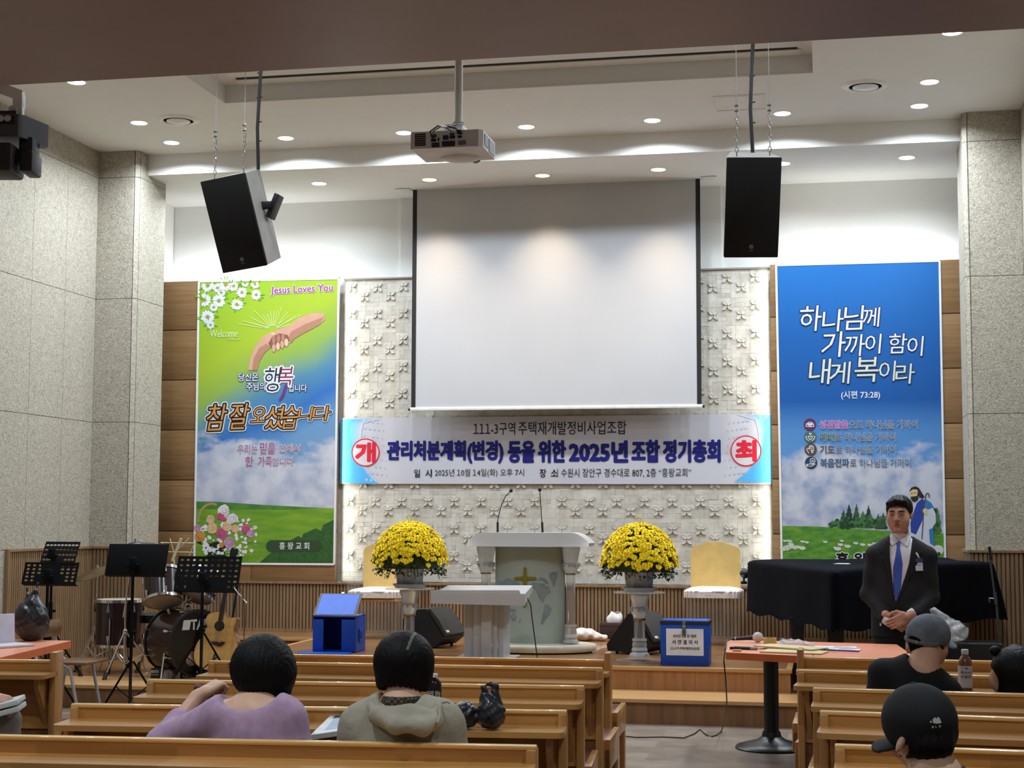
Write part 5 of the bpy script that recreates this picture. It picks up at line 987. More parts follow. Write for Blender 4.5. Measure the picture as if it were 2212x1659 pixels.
def music_stand(label, px, y, z_floor, desk, tilt, yaw, holes, legs=True, col=None, roll=0.0):
    """desk = (px0, py0, px1, py1) of the desk in the photo; the pole stands on z_floor"""
    m_ = col or plain('stand_black', (13, 13, 15), .7, spec=.12); x0, y0, x1, y1 = desk; a_, b_ = at(x0, y1, y), at(x1, y0, y); o = at(px, (y0 + y1) / 2, y); zd = a_.z; o.z = z_floor
    t = thing('music_stand', label, 'music stand', o); w_ = b_.x - a_.x; h = (b_.z - a_.z) / math.cos(tilt); cx = (a_.x + b_.x) / 2 - o.x
    M = Matrix.Translation((cx, 0, zd - z_floor)) @ Euler((-tilt, roll, yaw)).to_matrix().to_4x4(); g = MB()
    if holes: nc, nr, skip = holes; perforated(g, w_ - .02, h - .02, nc, nr, skip, .0125, M @ Matrix.Translation((0, 0, .01))); g.box(-w_ / 2, -w_ / 2 + .01, -.002, .002, 0, h, 0, M).box(w_ / 2 - .01, w_ / 2, -.002, .002, 0, h, 0, M).box(-w_ / 2, w_ / 2, -.002, .002, 0, .01, 0, M).box(-w_ / 2, w_ / 2, -.002, .002, h - .01, h, 0, M)
    else: g.box(-w_ / 2, w_ / 2, -.003, .003, 0, h, .002, M)
    g.box(-w_ / 2, w_ / 2, -.002, .05, -.004, .0, 0, M); g.build('desk', m_, t)
    jb = M @ Vector((-cx, -.02, h * .3)); MB().cyl((0, -.02, .1), (0, -.02, jb.z), .0125).cyl((0, -.02, jb.z * .45), (0, -.02, jb.z * .62), .017).build('pole', m_, t)
    MB().box(-.03, .03, -.04, .0, jb.z - .03, jb.z + .06, .006).cyl((-.05, -.02, jb.z), (.05, -.02, jb.z), .012).build('tilt_bracket', m_, t)
    MB().cyl((.0, -.02, jb.z * .55), (.045, -.02, jb.z * .55), .012).build('knob', m_, t)
    if legs: tripod(t, .42, .28, m_, .9)
    return t
music_stand('solid black music stand desk in front of the floor tom', 290, 12.0, 0.0, (226, 1176, 357, 1241), math.radians(18), 0, None)
music_stand('wide perforated black music stand in front of bass drum and guitar', 440, 12.62, ZPL, (375, 1203, 515, 1275), math.radians(18), 0, (10, 6, lambda i, j: j < 2 and 1 < i < 8))
music_stand('rear perforated black music stand with its desk tilted up beside the wainscot', 115, 12.7, ZPL, (86, 1171, 162, 1216), math.radians(30), 0, (9, 4, lambda i, j: j == 0 and 2 < i < 6), True, None, 0.0)
music_stand('lower perforated black music stand in front of the tilted one by the black bag', 106, 11.9, 0.0, (46, 1216, 164, 1260), math.radians(20), 0, (9, 5, lambda i, j: 2 < i < 6 or (j < 2 and 1 < i < 7)), True, None, 0.0)
M_CRM = plain('cream_metal', (206, 198, 160), .4); y = 13.9; o = at(384, 1240, y); o.z = ZPL; t = thing('folding_music_stand', 'cream wire folding music stand in front of the oak panels', 'music stand', o); D = lambda px, py, d=0.0: at(px, py, y) - o + Vector((0, d, 0)); g = MB()
for l in ([(347, 1172), (420, 1173)], [(352, 1192), (421, 1193)], [(367, 1163), (376, 1194)], [(408, 1163), (374, 1198)], [(420, 1173), (405, 1210)], [(350, 1172), (360, 1207)]): g.tube([D(*l[0]), D(*l[1])], .0045, 6)
g.build('desk_wire', M_CRM, t); MB().box(-.012, .012, -.006, .006, 0, .23, 0, Matrix.Translation(D(372, 1212)) @ Matrix.Rotation(math.radians(22), 4, 'Y')).build('spine', M_CRM, t); MB().tube([(0, 0, .1), D(376, 1208)], .009, 8).build('pole', M_CRM, t); tripod(t, .4, .25, M_CRM)
# guitar on its stand
y = 12.95; o = at(462, 1440, y); o.z = ZPL; t = thing('acoustic_guitar', 'natural-top cutaway acoustic guitar leaning in front of the bass drum', 'guitar', o, 0); k = 1 / 251.0
G = lambda px, py: ((px - 462) * k, at(462, py, y).z - ZPL)
body = [G(*p) for p in ((437, 1327), (447, 1322), (460, 1320), (474, 1322), (482, 1331), (492, 1334), (501, 1331), (506, 1335), (503, 1346), (500, 1358), (504, 1372), (511, 1388), (515, 1408), (512, 1428), (500, 1443), (482, 1449), (462, 1450), (440, 1448), (421, 1440), (412, 1424), (412, 1404), (418, 1388), (428, 1374), (435, 1362), (437, 1350), (433, 1338))]
def smooth(p, it=2):
    for _ in range(it): p = [q for i in range(len(p)) for q in ((p[i][0] * .75 + p[(i + 1) % len(p)][0] * .25, p[i][1] * .75 + p[(i + 1) % len(p)][1] * .25), (p[i][0] * .25 + p[(i + 1) % len(p)][0] * .75, p[i][1] * .25 + p[(i + 1) % len(p)][1] * .75))]
    return p
bo = smooth(body); LM = Matrix.Translation((0, 0, 0)) @ Matrix.Rotation(math.radians(-8), 4, 'X') @ Matrix.Rotation(PI / 2, 4, 'X')
b2 = MB().m(1).prism(bo, -.09, -.001, LM).m(0).prism([(x * .985, z * .985 + .004) for x, z in bo], -.001, .002, LM).build('body', [mat('spruce_top', (214, 174, 108), .35, col2=(200, 158, 92), scale=3, stretch=(14, 1, 1), coat=.4), mat('guitar_side', (98, 62, 40), .3, coat=.4)], t)
sh_ = G(467, 1352)
MB().lathe([(.0001, .0025), (.036, .0025)], 32, LM @ Matrix.Translation((*sh_, 0))).build('sound_hole', M_SLOT, b2); MB().lathe([(.037, .0028), (.046, .0028)], 36, LM @ Matrix.Translation((*sh_, 0))).build('rosette', plain('rosette', (70, 52, 40), .4), b2)
br = [G(*p) for p in ((450, 1386), (455, 1392), (470, 1397), (478, 1394), (483, 1387), (476, 1386), (472, 1388), (460, 1386))]; MB().prism(br, .002, .011, LM).build('bridge', plain('rosewood', (44, 32, 28), .5), b2)
nk = MB().m(1).prism([G(467, 1352), G(474, 1352), G(487, 1206), G(480, 1206)] if False else [G(463.5, 1340), G(473.5, 1340), G(488, 1204), G(480.5, 1204)], .003, .009, LM).m(0).prism([G(464.5, 1322), G(474, 1322), G(488, 1204), G(480.5, 1204)], -.02, .003, LM); nk.build('neck', [plain('mahogany', (104, 62, 40), .4), plain('fingerboard', (52, 38, 32), .5)], t)
hs = MB().prism([G(479.5, 1205), G(489.5, 1205), G(498, 1192), G(496, 1182), G(489, 1184), G(484, 1180), G(480, 1185), G(478, 1194)], -.016, .0, LM).build('headstock', M_BLACK, t)
for sx, px in ((-1, 479), (1, 497)):
    for py in (1186, 1193, 1200): p = G(px, py); MB().ball(LM @ Vector((p[0] + sx * .008, p[1], -.008)), (.009, .006, .006), 8).build('tuning_peg', M_STEEL, hs)
for i in range(6): a_, b_ = G(456 + i * 3.2, 1390), G(481.5 + i * 1.1, 1205); MB().tube([LM @ Vector((*a_, .012)), LM @ Vector((*b_, .011))], .0008, 4).build('string', M_STEEL, t)
o2 = o + Vector((0, .12, 0)); ts = thing('guitar_stand', 'black tripod stand holding the acoustic guitar', 'stand', o2); MB().cyl((0, .14, .05), (.08, .18, .75), .011).build('pole', M_BLACK, ts); tripod(ts, .3, .28, M_BLACK, .5)
for s_ in (-1, 1): MB().tube([(.0, .1, .2), (s_ * .12, .06, .06), (s_ * .12, -.16, .035), (s_ * .12, -.2, .07)], .008, 8).build('cradle_arm', M_BLACK, ts)
# pencil microphone with its cable
y = 12.62; o = at(520, 1282, y); t = thing('pencil_microphone', 'thin silver pencil microphone clipped on the perforated desk corner with hanging black cable', 'microphone', o); D = lambda px, py: at(px, py, y) - o
MB().tube([D(506, 1271), D(530, 1300)], .0055, 8).ball(D(532, 1302), .011, 10).build('body', M_STEEL, t); MB().tube([D(512, 1264), D(520, 1272), D(525, 1284), D(528, 1310), D(528, 1350), D(527, 1384)], .0035, 6).build('cable', M_BLACK, t)
# bottle and box by the bass drum
o = on(355, 1466, ZPL); t = thing('speaker_carton', 'small black carton with grey picture prints on the platform before the bass drum', 'box', o, 0); w_ = (on(392, 1465, ZPL).x - on(318, 1467, ZPL).x) / 2; hb = .085
ca = MB().box(-w_, w_, 0, .1, 0, hb, .002).build('carton', M_BLACK, t)
for x0, x1 in ((-.02, .07), (.1, .145)): MB().add([(x0, -.001, .004), (x1, -.001, .004), (x1 + .005, -.001, hb * .7), (x1 - .03, -.001, hb * .95), (x0 + .02, -.001, hb * .8)], [(0, 1, 2, 3, 4)]).build('picture_print', plain('grey_print', (128, 118, 140), .6), ca)
for s_, z0, z1, x1 in (('SEATO', .048, .07, -.055), ('Sports Mount', .026, .036, -.055)): lt = MB(); put_text(lt, s_, -.125, x1, z0, z1, lambda x, z: (x, -.0012, z), .02); lt.build('lettering', plain('carton_white', (206, 206, 210), .6), ca)
t = thing('pump_bottle', 'black pump bottle with white nozzle and a white character on the carton', 'bottle', o + Vector((.01, .05, hb + .001)), 0); hh = at(355, 1384, o.y).z - o.z - hb
bt = MB().lathe([(.0001, 0), (.036, 0), (.038, .01), (.038, hh * .62), (.03, hh * .72), (.014, hh * .74), (.0001, hh * .74)], 24).build('body', plain('bottle_black', (14, 14, 17), .3), t); MB().lathe([(.018, hh * .74), (.018, hh * .8), (.006, hh * .81), (.006, hh)], 16).box(-.034, .012, -.009, .009, hh * .80, hh * .86, .004).build('pump', plain('pump_grey', (196, 198, 202), .4), t)
lt = MB(); put_text(lt, '男', -.018, .018, hh * .36, hh * .58, lambda x, z: (x, -math.sqrt(.0392 ** 2 - x * x), z), .01); lt.build('character', plain('carton_white', (206, 206, 210), .6), bt); lt = MB(); put_text(lt, 'MEN ONLY', -.016, .016, hh * .26, hh * .31, lambda x, z: (x, -math.sqrt(.0392 ** 2 - x * x), z), .01) if False else None
# wooden chair with metal tube legs
M_TUBE = plain('grey_tube', (150, 148, 144), .4); M_PLY = wood('plywood_seat', (122, 88, 62), (96, 68, 48), 0, .35, .3, fine=18)
y = 11.55; o = at(170, 1432, y); zs = o.z; o.z = 0; t = thing('wooden_chair', 'plywood chair with grey tube legs standing sideways behind the pew end', 'chair', o); D = lambda px, py, d=0: at(px, py, y) - o + Vector((0, d, 0))
s_ = D(130, 1428); e_ = D(212, 1418); MB().box(s_.x, e_.x, -.2, .2, s_.z - .012, s_.z + .012, .008).build('seat', M_PLY, t)
for d in (-.19, .19):
    MB().tube([D(93, 1345, d), D(95, 1385, d), D(104, 1420, d), D(120, 1432, d), D(165, 1433, d), D(176, 1440, d), D(190, 1520, d), Vector((D(196, 1500).x, d, .006))], .0125, 10).build('leg_tube', M_TUBE, t); MB().tube([D(118, 1433, d), D(112, 1480, d), Vector((D(104, 1500).x, d, .006))], .0125, 10).build('leg_tube', M_TUBE, t)
def bk(u, v): return (D(95 + 24 * u, 0).x if False else (D(94, 1360).x + (.02 + .02 * math.sin(v * PI))), -.2 + .4 * u, D(100, 1376).z + (D(100, 1340).z - D(100, 1376).z) * v)
g = MB().grid(10, 6, bk); g.grid(10, 6, lambda u, v: (bk(1 - u, v)[0] + .014, bk(1 - u, v)[1], bk(1 - u, v)[2])); g.build('backrest', M_PLY, t)
# orange table with laptop and black bag
M_ORT = mat('orange_laminate', (226, 150, 118), .3, col2=(220, 143, 112), scale=2, spec=.5); M_ORE = plain('orange_edge', (206, 104, 58), .4)
def pedestal_table(label, poly, z, th, legs):
    c = sum((Vector((*p, 0)) for p in poly), Vector()) / len(poly); t = thing('pedestal_table', label, 'table', (c.x, c.y, 0)); pl = [(x - c.x, y_ - c.y) for x, y_ in poly]
    MB().m(1).prism(pl, z - th, z - .002).m(0).prism(pl, z - .002, z).build('table_top', [M_ORT, M_ORE], t)
    for lx, ly in legs:
        M = Matrix.Translation((lx - c.x, ly - c.y, 0)); MB().lathe([(.052, .09), (.052, z - th - .004)], 28, M).lathe([(.0001, z - th - .006), (.12, z - th - .006), (.12, z - th - .001), (.0001, z - th - .001)], 24, M).build('column', plain('table_black', (15, 15, 17), .35), t)
        MB().lathe([(.0001, 0), (.24, 0), (.252, .008), (.24, .022), (.17, .042), (.1, .062), (.068, .085), (.06, .12), (.0001, .12)], 44, M).build('base', plain('table_black', (15, 15, 17), .35), t)
    return t
c0, c1 = on(154, 1384, .73), on(0, 1419, .73); d = (c0 - c1).normalized()
tl_ = pedestal_table('orange-topped table carrying a pale laptop and black plastic bag', [(c0.x, c0.y), (c1.x + .15, c1.y - .9), (c1.x - .75, c1.y - 1.0), (c0.x - .8, c0.y - .02)], .73, .05, [(-5.55, 9.2)])
p = on(31, 1392, .73); t = thing('laptop', 'pale lavender laptop lid seen from behind on the orange table', 'laptop', (p.x, p.y, .731), math.radians(62)); hl = at(31, 1325, p.y).z - .731
MB().box(-.34, 0, -.24, -.005, 0, .016, .004).build('keyboard_base', plain('laptop_silver', (196, 196, 206), .4), t); MB().box(-.34, 0, -.008, .0, .016, hl, .003, Matrix.Rotation(math.radians(-4), 4, 'X')).build('screen_lid', plain('laptop_lavender', (206, 204, 220), .4), t)
M_BAG = mat('black_polythene', (26, 27, 29), .28, col2=(44, 46, 50), scale=10, spec=.6)
def sack(label, loc, fn, lo, hi, h, m_, cat='bag', name='plastic_bag', rotz=0): return tag(MB().sdf(fn, lo, hi, h).build(name, m_, loc=loc, rotz=rotz, angle=80), label, cat)
def crump(P, s, f): return s * (np.sin(P[:, 0] * f + 3 * np.sin(P[:, 2] * f * .6)) * np.sin(P[:, 2] * f * .8 + 2 * np.sin(P[:, 1] * f * .7)) + .6 * np.abs(np.sin(P[:, 0] * f * 1.7 + P[:, 2] * f * 1.3 + P[:, 1] * f)))
def f_(P):
    d = smin(s_ell(P, (0, 0, .13), (.13, .11, .15)), s_cone(P, (.0, 0, .18), (.03, 0, .33), .085, .022), .07); d = smin(d, s_cone(P, (-.02, 0, .26), (-.045, .0, .37), .02, .008), .02); d = smin(d, s_cone(P, (.02, 0, .3), (.045, .0, .40), .016, .006), .02); return smax(d + crump(P, .006, 45), -P[:, 2], .01)
p = on(66, 1384, .73); sack('black polythene bag with knotted handles on the orange table next to the laptop', (p.x, p.y, .732), f_, (-.18, -.16, -.02), (.18, .16, .42), .009, M_BAG)
# ------------------------------------------------------------------ piano, right-hand table, pews
M_VELV = mat('navy_velvet', (11, 12, 21), .9, col2=(8, 9, 15), scale=3, spec=.08)
zc = 1.187; p1, p2, p3 = on(1615, 1214, zc), on(1800, 1234, zc), at(2146, 1213, 14.25); oc = Vector((.4, 14.0, ZPL)); zh = (at(1630, 1326, p1.y).z + at(1820, 1358, p2.y).z) / 2 - ZPL; t = thing('grand_piano', 'grand piano under a dark navy velvet cover behind the standing person in a suit', 'piano', oc)
pl = [(p1.x, p1.y), ((p1.x + p2.x) / 2, (p1.y + p2.y) / 2), (p2.x - .02, p2.y + .05), (p2.x + .06, p2.y + .02), ((p2.x + p3.x) / 2, p2.y * .55 + p3.y * .45), (p3.x - .05, p3.y - .08), (p3.x + .0, p3.y + .02), (p3.x - .05, 14.38), (1.18, 14.42), (1.14, 15.6), ((p2.x + p3.x) / 2, 15.74), (p1.x + .35, 15.70), (p1.x + .02, p1.y + .5)]
out = []
for i in range(len(pl)):
    a_, b_ = pl[i], pl[(i + 1) % len(pl)]
    for k in range(12): out.append((a_[0] + (b_[0] - a_[0]) * k / 12 - oc.x, a_[1] + (b_[1] - a_[1]) * k / 12 - oc.y))
N = len(out); cxm, cym = sum(p[0] for p in out) / N, sum(p[1] for p in out) / N; ht = zc - ZPL
g = MB(); rings = []
for s_, z, wv in ((0.0, ht + .005, 0), (.5, ht + .012, 0), (.9, ht + .006, 0), (.985, ht - .002, 0), (1.0, ht - .02, .0), (1.0, ht - .06, .004), (1.004, ht - .2, .012), (1.008, ht - .36, .022), (1.012, zh, .03)):
    r_ = []
    for i, (x, y) in enumerate(out):
        w_ = 1 + wv * math.sin(i * .55) * .5; sl = max(0, (x - (p3.x - oc.x - .25))) * max(0, (ht - z)) * .75
        r_.append((cxm + (x - cxm) * s_ * w_ + sl, cym + (y - cym) * s_ * w_, z + (.036 * (x + oc.x - p1.x) / (p3.x - p1.x) if z > zh + .05 else 0) + (.014 * math.sin(i * 1.1) if z < zh + .02 else 0) + (.008 * math.sin(x * 4) if z > ht - .03 else 0)))
    rings.append(r_)
g.add([p for r_ in rings for p in r_], [(k * N + i, k * N + (i + 1) % N, (k + 1) * N + (i + 1) % N, (k + 1) * N + i)[::-1] for k in range(len(rings) - 1) for i in range(N)]); g.build('velvet_cover', M_VELV, t, 60)
MB().prism([(cxm + (x - cxm) * .93, cym + (y - cym) * .93) for x, y in out[::4]], .62, ht - .03).build('case', M_BLACK, t)
for px, w_, y in ((1723, .075, 13.4), (1805, .09, 12.85), (1990, .08, 14.2)): x = at(px, 1370, y).x; MB().lathe([(w_ * .55, .0), (w_ * .5, .05), (w_ * .9, .35), (w_ * 1.1, .58)], 4, Matrix.Translation((x - oc.x, y - oc.y, 0)) @ Matrix.Rotation(PI / 4, 4, 'Z')).build('leg', M_BLACK, t)
p = on(1818, 1219, zc + .012); tag(MB().prism([(-.07, -.05), (.05, -.07), (.08, .0), (.03, .04), (-.06, .05)], 0, .004).prism([(-.05, -.04), (.07, -.03), (.05, .04), (-.04, .03)], .006, .009).build('folded_paper', plain('paper', (226, 226, 232), .7), loc=p), 'folded white paper lying on the navy piano cover', 'paper')
# leaning microphone stand
y = 12.75; b_ = on(2166, 1462, ZPL); b_.y = y; o = at(2166, 1450, y); o.z = ZPL; t = thing('microphone_stand', 'thin grey microphone stand leaning against the piano cover by the slatted pillar', 'microphone stand', o); D = lambda px, py, d=0: at(px, py, y) - o + Vector((0, d, 0)); M_GP = plain('stand_grey', (62, 64, 68), .4)
MB().tube([(0, 0, .02), D(2158, 1375), D(2153, 1310)], .009, 8).tube([D(2153, 1312), D(2147, 1272), D(2138, 1205)], .0075, 8).build('pole', M_GP, t); MB().tube([D(2141, 1210), D(2137, 1181)], .0125, 10).build('grip', M_BLACK, t); MB().tube([D(2152, 1306), D(2149, 1280)], .0135, 10).build('clutch', M_GP, t)
MB().tube([D(2147, 1293), D(2135, 1292)], .004, 6).tube([D(2136, 1290), D(2138, 1302)], .005, 6).build('lever', M_STEEL, t); MB().lathe([(.0001, 0), (.13, 0), (.13, .012), (.02, .026), (.0001, .026)], 32).build('base', M_BLACK, t)
a_, b_ = at(2003, 1388, 12.55), at(2168, 1392, 12.55); hz = a_.z - ZPL; o = Vector(((a_.x + b_.x) / 2, 12.55, ZPL)); w_ = (b_.x - a_.x) / 2; t = thing('equipment_case', 'low glossy black case under the piano with a clear plastic bag on it', 'case', o)
MB().box(-w_, w_, 0, .36, 0, hz, .02).build('body', plain('case_black', (20, 20, 23), .22), t); MB().box(-w_ - .004, w_ + .004, -.004, .364, hz * .6, hz * .63).build('seam', M_DARK, t); MB().box(-.06, .06, -.03, -.002, hz * .3, hz * .4, .006).build('handle', M_DARK, t)
p = at(2052, 1387, 12.68); p.z = ZPL + hz + .002
def f_(P): d = smin(s_ell(P, (.03, 0, .07), (.12, .09, .075)), s_cone(P, (.0, 0, .1), (-.11, 0, .235), .075, .035), .06); return smax(d + crump(P, .009, 40), -P[:, 2], .01)
sack('crumpled clear plastic bag standing on the black case beside the grey cap', p, f_, (-.2, -.14, -.02), (.2, .14, .3), .01, mat('clear_polythene', (206, 208, 212), .15, alpha=.42, spec=.8, bump=.5, bscale=26))
# tables pushed together
T1 = [on(1568, 1409, .73), on(1757, 1418, .73), on(1738, 1386, .73), on(1571, 1382, .73)]; T2 = [on(1758.5, 1418, .73), on(1990, 1428, .73), on(1937, 1392, .73), on(1739.5, 1386, .73)]
cb = on(1667, 1617, 0)
pedestal_table('orange-topped pedestal table with a foam microphone, tape and envelopes on it', [(p.x, p.y) for p in T1], .73, .046, [(cb.x, cb.y)])
pedestal_table('orange-topped table with leaflets and pens, joined on beside the suited person', [(p.x, p.y) for p in T2], .73, .046, [(.28, 10.75)])
ZT = .7308
def tbl(px, py): p = on(px, py, ZT); return p
a_, b_, c_ = tbl(1582, 1385), tbl(1626, 1388), tbl(1637, 1388); dz = Vector((0, 0, .024)); o = a_.copy(); t = thing('handheld_microphone', 'handheld microphone with a knitted white foam head lying on the orange table', 'microphone', o)
c2 = c_ - o + Vector((0, 0, .037)); a2 = Vector((0, 0, .014)); MB().tube([a2, a2 + (c2 - a2) * .15, a2 + (c2 - a2) * .72, a2 + (c2 - a2) * .85], [.010, .012, .016, .019], 14).build('handle', M_BLACK, t); MB().tube([a2 + (c2 - a2) * .12, a2 + (c2 - a2) * .17], .0125, 12).build('switch_ring', M_STEEL, t); MB().ball(c2, (.037, .036, .036), 18).build('foam_head', mat('white_foam', (206, 198, 196), .95, col2=(178, 168, 168), scale=60, bump=.5, bscale=120), t)
w_ = [a_ + Vector((0, 0, .014)), tbl(1572, 1388) + Vector((-.005, -.03, .012)), at(1566.5, 1400, 10.5), at(1563.5, 1427, 10.45), at(1567.8, 1468, 10.5), at(1570, 1513, 10.8), at(1567, 1550, 11.2)] + [on(x, y, .006) for x, y in ((1558.7, 1578.6), (1548, 1588), (1538, 1591), (1529, 1589), (1522.6, 1585), (1512, 1576), (1500, 1585), (1477, 1594), (1432, 1592), (1375, 1592.8), (1324, 1587.6), (1290, 1580))]
o = w_[-1].copy(); tag(MB().tube([p - o for p in w_], .0045, 8).build('microphone_cable', M_BLACK, loc=o), 'black cable running from the foam microphone down to the aisle floor', 'cable')
a_, b_ = tbl(1577, 1402), tbl(1636, 1404); o = (a_ + b_) / 2; t = thing('pen_case', 'flat black and silver pen case on the orange table corner', 'case', o, math.radians(-6)); w_ = (b_.x - a_.x) / 2; MB().box(-w_, w_, -.02, .025, 0, .016, .003).build('tray', M_BLACK, t); MB().box(-w_ * .7, w_ * .75, -.006, .008, .0165, .02, .001).build('silver_strip', M_STEEL, t); MB().box(w_ * .5, w_, -.021, .02, .002, .018, .003).build('end_clip', plain('clip_grey', (150, 150, 156), .4), t)
p = tbl(1592, 1407); tag(MB().box(-.028, .028, -.012, .012, 0, .013, .003).build('eraser', plain('peach_rubber', (222, 160, 112), .6), loc=p), 'small peach eraser in front of the black pen case', 'eraser')
p = tbl(1663, 1392); t = thing('tape_roll', 'roll of clear yellowish packing tape on the orange table', 'tape', p); MB().lathe([(.034, 0), (.046, 0), (.046, .045), (.034, .045), (.034, 0)], 36).build('tape', mat('tape_yellow', (196, 180, 112), .25, alpha=.85), t); MB().lathe([(.031, .0), (.034, .0), (.034, .045), (.031, .045), (.031, 0)], 36).build('core', plain('card_core', (150, 120, 84), .7), t)
p = tbl(1691, 1388); tag(MB().ball((0, 0, .016), (.024, .034, .016), 14).build('computer_mouse', M_BLACK, loc=p), 'small black mouse at the back of the orange table', 'mouse')
p = tbl(1716, 1397)
def f_(P): return smax(smin(s_ell(P, (-.03, 0, .02), (.09, .07, .03)), s_ell(P, (.07, 0, .015), (.07, .05, .022)), .04) + crump(P, .006, 60), -P[:, 2], .008)
sack('small clear plastic bag of odds and ends between tape roll and leaflets', p, f_, (-.14, -.1, -.01), (.16, .1, .07), .007, MATS['clear_polythene'])
for k, (a, b_, zz, sz) in enumerate(((( 1650, 1407), (1782, 1412), .0, .11), ((1646, 1399), (1772, 1408), .012, .10))):
    q0, q1 = tbl(*a), tbl(*b_); o = (q0 + q1) / 2; o.z += zz; L_ = (q1 - q0).length / 2; ang = math.atan2(q1.y - q0.y, q1.x - q0.x); tag(MB().box(-L_, L_, -sz, sz, 0, .010, .002).build('manila_envelope', plain('manila', (204, 186, 138), .6), loc=o, rotz=ang), ['stuffed manila envelope at the bottom of the pair on the orange table', 'manila envelope lying on top of another by the clear bag'][k], 'envelope')
for k, (a, b_) in enumerate((((1760, 1397), (1850, 1400)), ((1770, 1404), (1858, 1405)))):
    q0, q1 = tbl(*a), tbl(*b_); o = (q0 + q1) / 2; o.z += .001 + k * .003; L_ = (q1 - q0).length / 2; g = MB().box(-L_, L_, -.075, .075, 0, .002); lf = g.build('leaflet', plain('leaflet_white', (206, 214, 226), .5), loc=o, rotz=math.radians(3 - 9 * k)); tag(lf, ['white and blue leaflet at the back on the orange table', 'white leaflet with a colour picture under the purple pen'][k], 'leaflet')
    MB().add([(-.02, -.05, .0025), (L_ * .8, -.05, .0025), (L_ * .7, .03, .0025), (0, .05, .0025)], [(0, 1, 2, 3)]).build('picture_print', mat('leaflet_picture', (96, 140, 196), .5, col2=(206, 180, 110), scale=14), lf)
for k, (a, b_, c_) in enumerate((((1808, 1409), (1856, 1411), (112, 40, 124)), ((1770, 1406), (1806, 1409), (60, 58, 62)))): q0, q1 = tbl(*a), tbl(*b_); o = q0.copy(); o.z += .006 + .006; tag(MB().tube([(0, 0, 0), q1 - q0], .006, 8).build('pen', plain('pen%d' % k, c_, .4), loc=o), ['purple pen lying across the leaflets', 'dark pen lying beside the purple pen on the leaflets'][k], 'pen')
# pews
M_PEW = wood('pew_wood', (202, 150, 86), (174, 124, 66), 0, .3, .35, fine=15, board=.055); M_PEWV = wood('pew_wood_upright', (192, 142, 84), (164, 116, 64), 2, .35, .3, fine=15); M_PEWE = wood('pew_edge', (232, 188, 120), (216, 168, 98), 0, .28, .4, fine=15); M_PEWD = wood('pew_wood_shaded', (128, 84, 48), (104, 66, 38), 0, .5, .1, fine=12)  # M_PEWD: pew wood darkened to carry the shade below the ledge
M_SEAT = mat('oxblood_vinyl', (112, 52, 50), .22, col2=(98, 44, 44), scale=5, spec=.6)
def pew(label, left, right, z=.85, tall=(False, False), ledge=True, group='pews'):
    a_, b_ = Vector(left), Vector(right); d = b_ - a_; L_ = d.length; t = thing('pew', label, 'pew', (a_.x, a_.y, 0), math.atan2(d.y, d.x), group); k = z - .85
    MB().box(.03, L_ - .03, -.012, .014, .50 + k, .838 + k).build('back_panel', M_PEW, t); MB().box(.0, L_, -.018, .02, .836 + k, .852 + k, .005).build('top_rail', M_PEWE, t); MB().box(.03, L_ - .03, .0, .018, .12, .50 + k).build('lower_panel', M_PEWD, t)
    if ledge:
        pl = [(.0, -.012), (L_, -.012), (L_, -.18)] + [(L_ - .03 + .03 * math.cos(a), -.19 - .03 * math.sin(a)) for a in (.4, .8, 1.2, 1.57)] + [(.03 - .03 * math.sin(a), -.19 - .03 * math.cos(a)) for a in (.0, .4, .8, 1.2)] + [(0, -.18)]
        MB().prism(pl, .772 + k, .794 + k).build('book_ledge', M_PEW, t)
        n = max(2, int(round(L_ / 1.2)) + 1)
        for i in range(n): x = .06 + (L_ - .12) * i / (n - 1); MB().prism([(-.014, .52), (-.014, .77 + k), (-.17, .77 + k), (-.16, .72 + k), (-.06, .60)], x - .012, x + .012, Matrix(((0, 0, 1, 0), (1, 0, 0, 0), (0, 1, 0, 0), (0, 0, 0, 1)))).build('bracket', M_PEWV, t)
    for i, x in enumerate((0, L_ - .035)):
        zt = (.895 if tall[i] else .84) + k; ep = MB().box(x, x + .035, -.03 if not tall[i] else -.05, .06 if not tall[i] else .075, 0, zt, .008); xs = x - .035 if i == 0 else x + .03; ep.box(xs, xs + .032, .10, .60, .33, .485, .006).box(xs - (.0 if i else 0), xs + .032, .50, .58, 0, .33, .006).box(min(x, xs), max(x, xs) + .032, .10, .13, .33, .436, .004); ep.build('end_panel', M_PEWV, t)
    MB().box(.0, L_ - .0, .06, .58, .40, .435).box(.0, L_ - .0, .131, .15, .33, .40).box(.0, L_ - .0, .555, .58, .33, .40).build('seat', M_PEW, t); MB().box(.0, L_ + .0, .11, .585, .437, .478, .016).build('cushion', M_SEAT, t)
    return t
O = lambda px, py, z=.85: on(px, py, z)[:2]
def ext(a, b, la=0.0, lb=0.0):
    a_, b_ = Vector(a), Vector(b); d = (b_ - a_).normalized(); return (a_ - d * la)[:], (b_ + d * lb)[:]
GL, GR = 'pews left of the aisle', 'pews right of the aisle'
a_, b_ = O(300, 1594), O(1160, 1611); a_, b_ = ext(a_, b_, .85, 0); pew('wooden pew back closest to the camera, with nobody in front of its ledge', a_, b_, group='centre pews')
pew('wooden pew with black bag on its ledge, before the two seated women', O(156, 1520), O(1225, 1535), group='centre pews')
pew('wooden pew with the dark tea bottle standing on its ledge', O(320, 1468), O(1262, 1482), group='centre pews')
pew('wooden pew second from the stage, starting beside the guitar', O(453, 1427.5), O(1302, 1443), group='centre pews')
a_, b_ = O(600, 1413, .79), O(1320, 1426, .79); pew('front wooden pew with a taller end post below the frosted lectern', a_, b_, z=.79, tall=(False, True), group='centre pews')
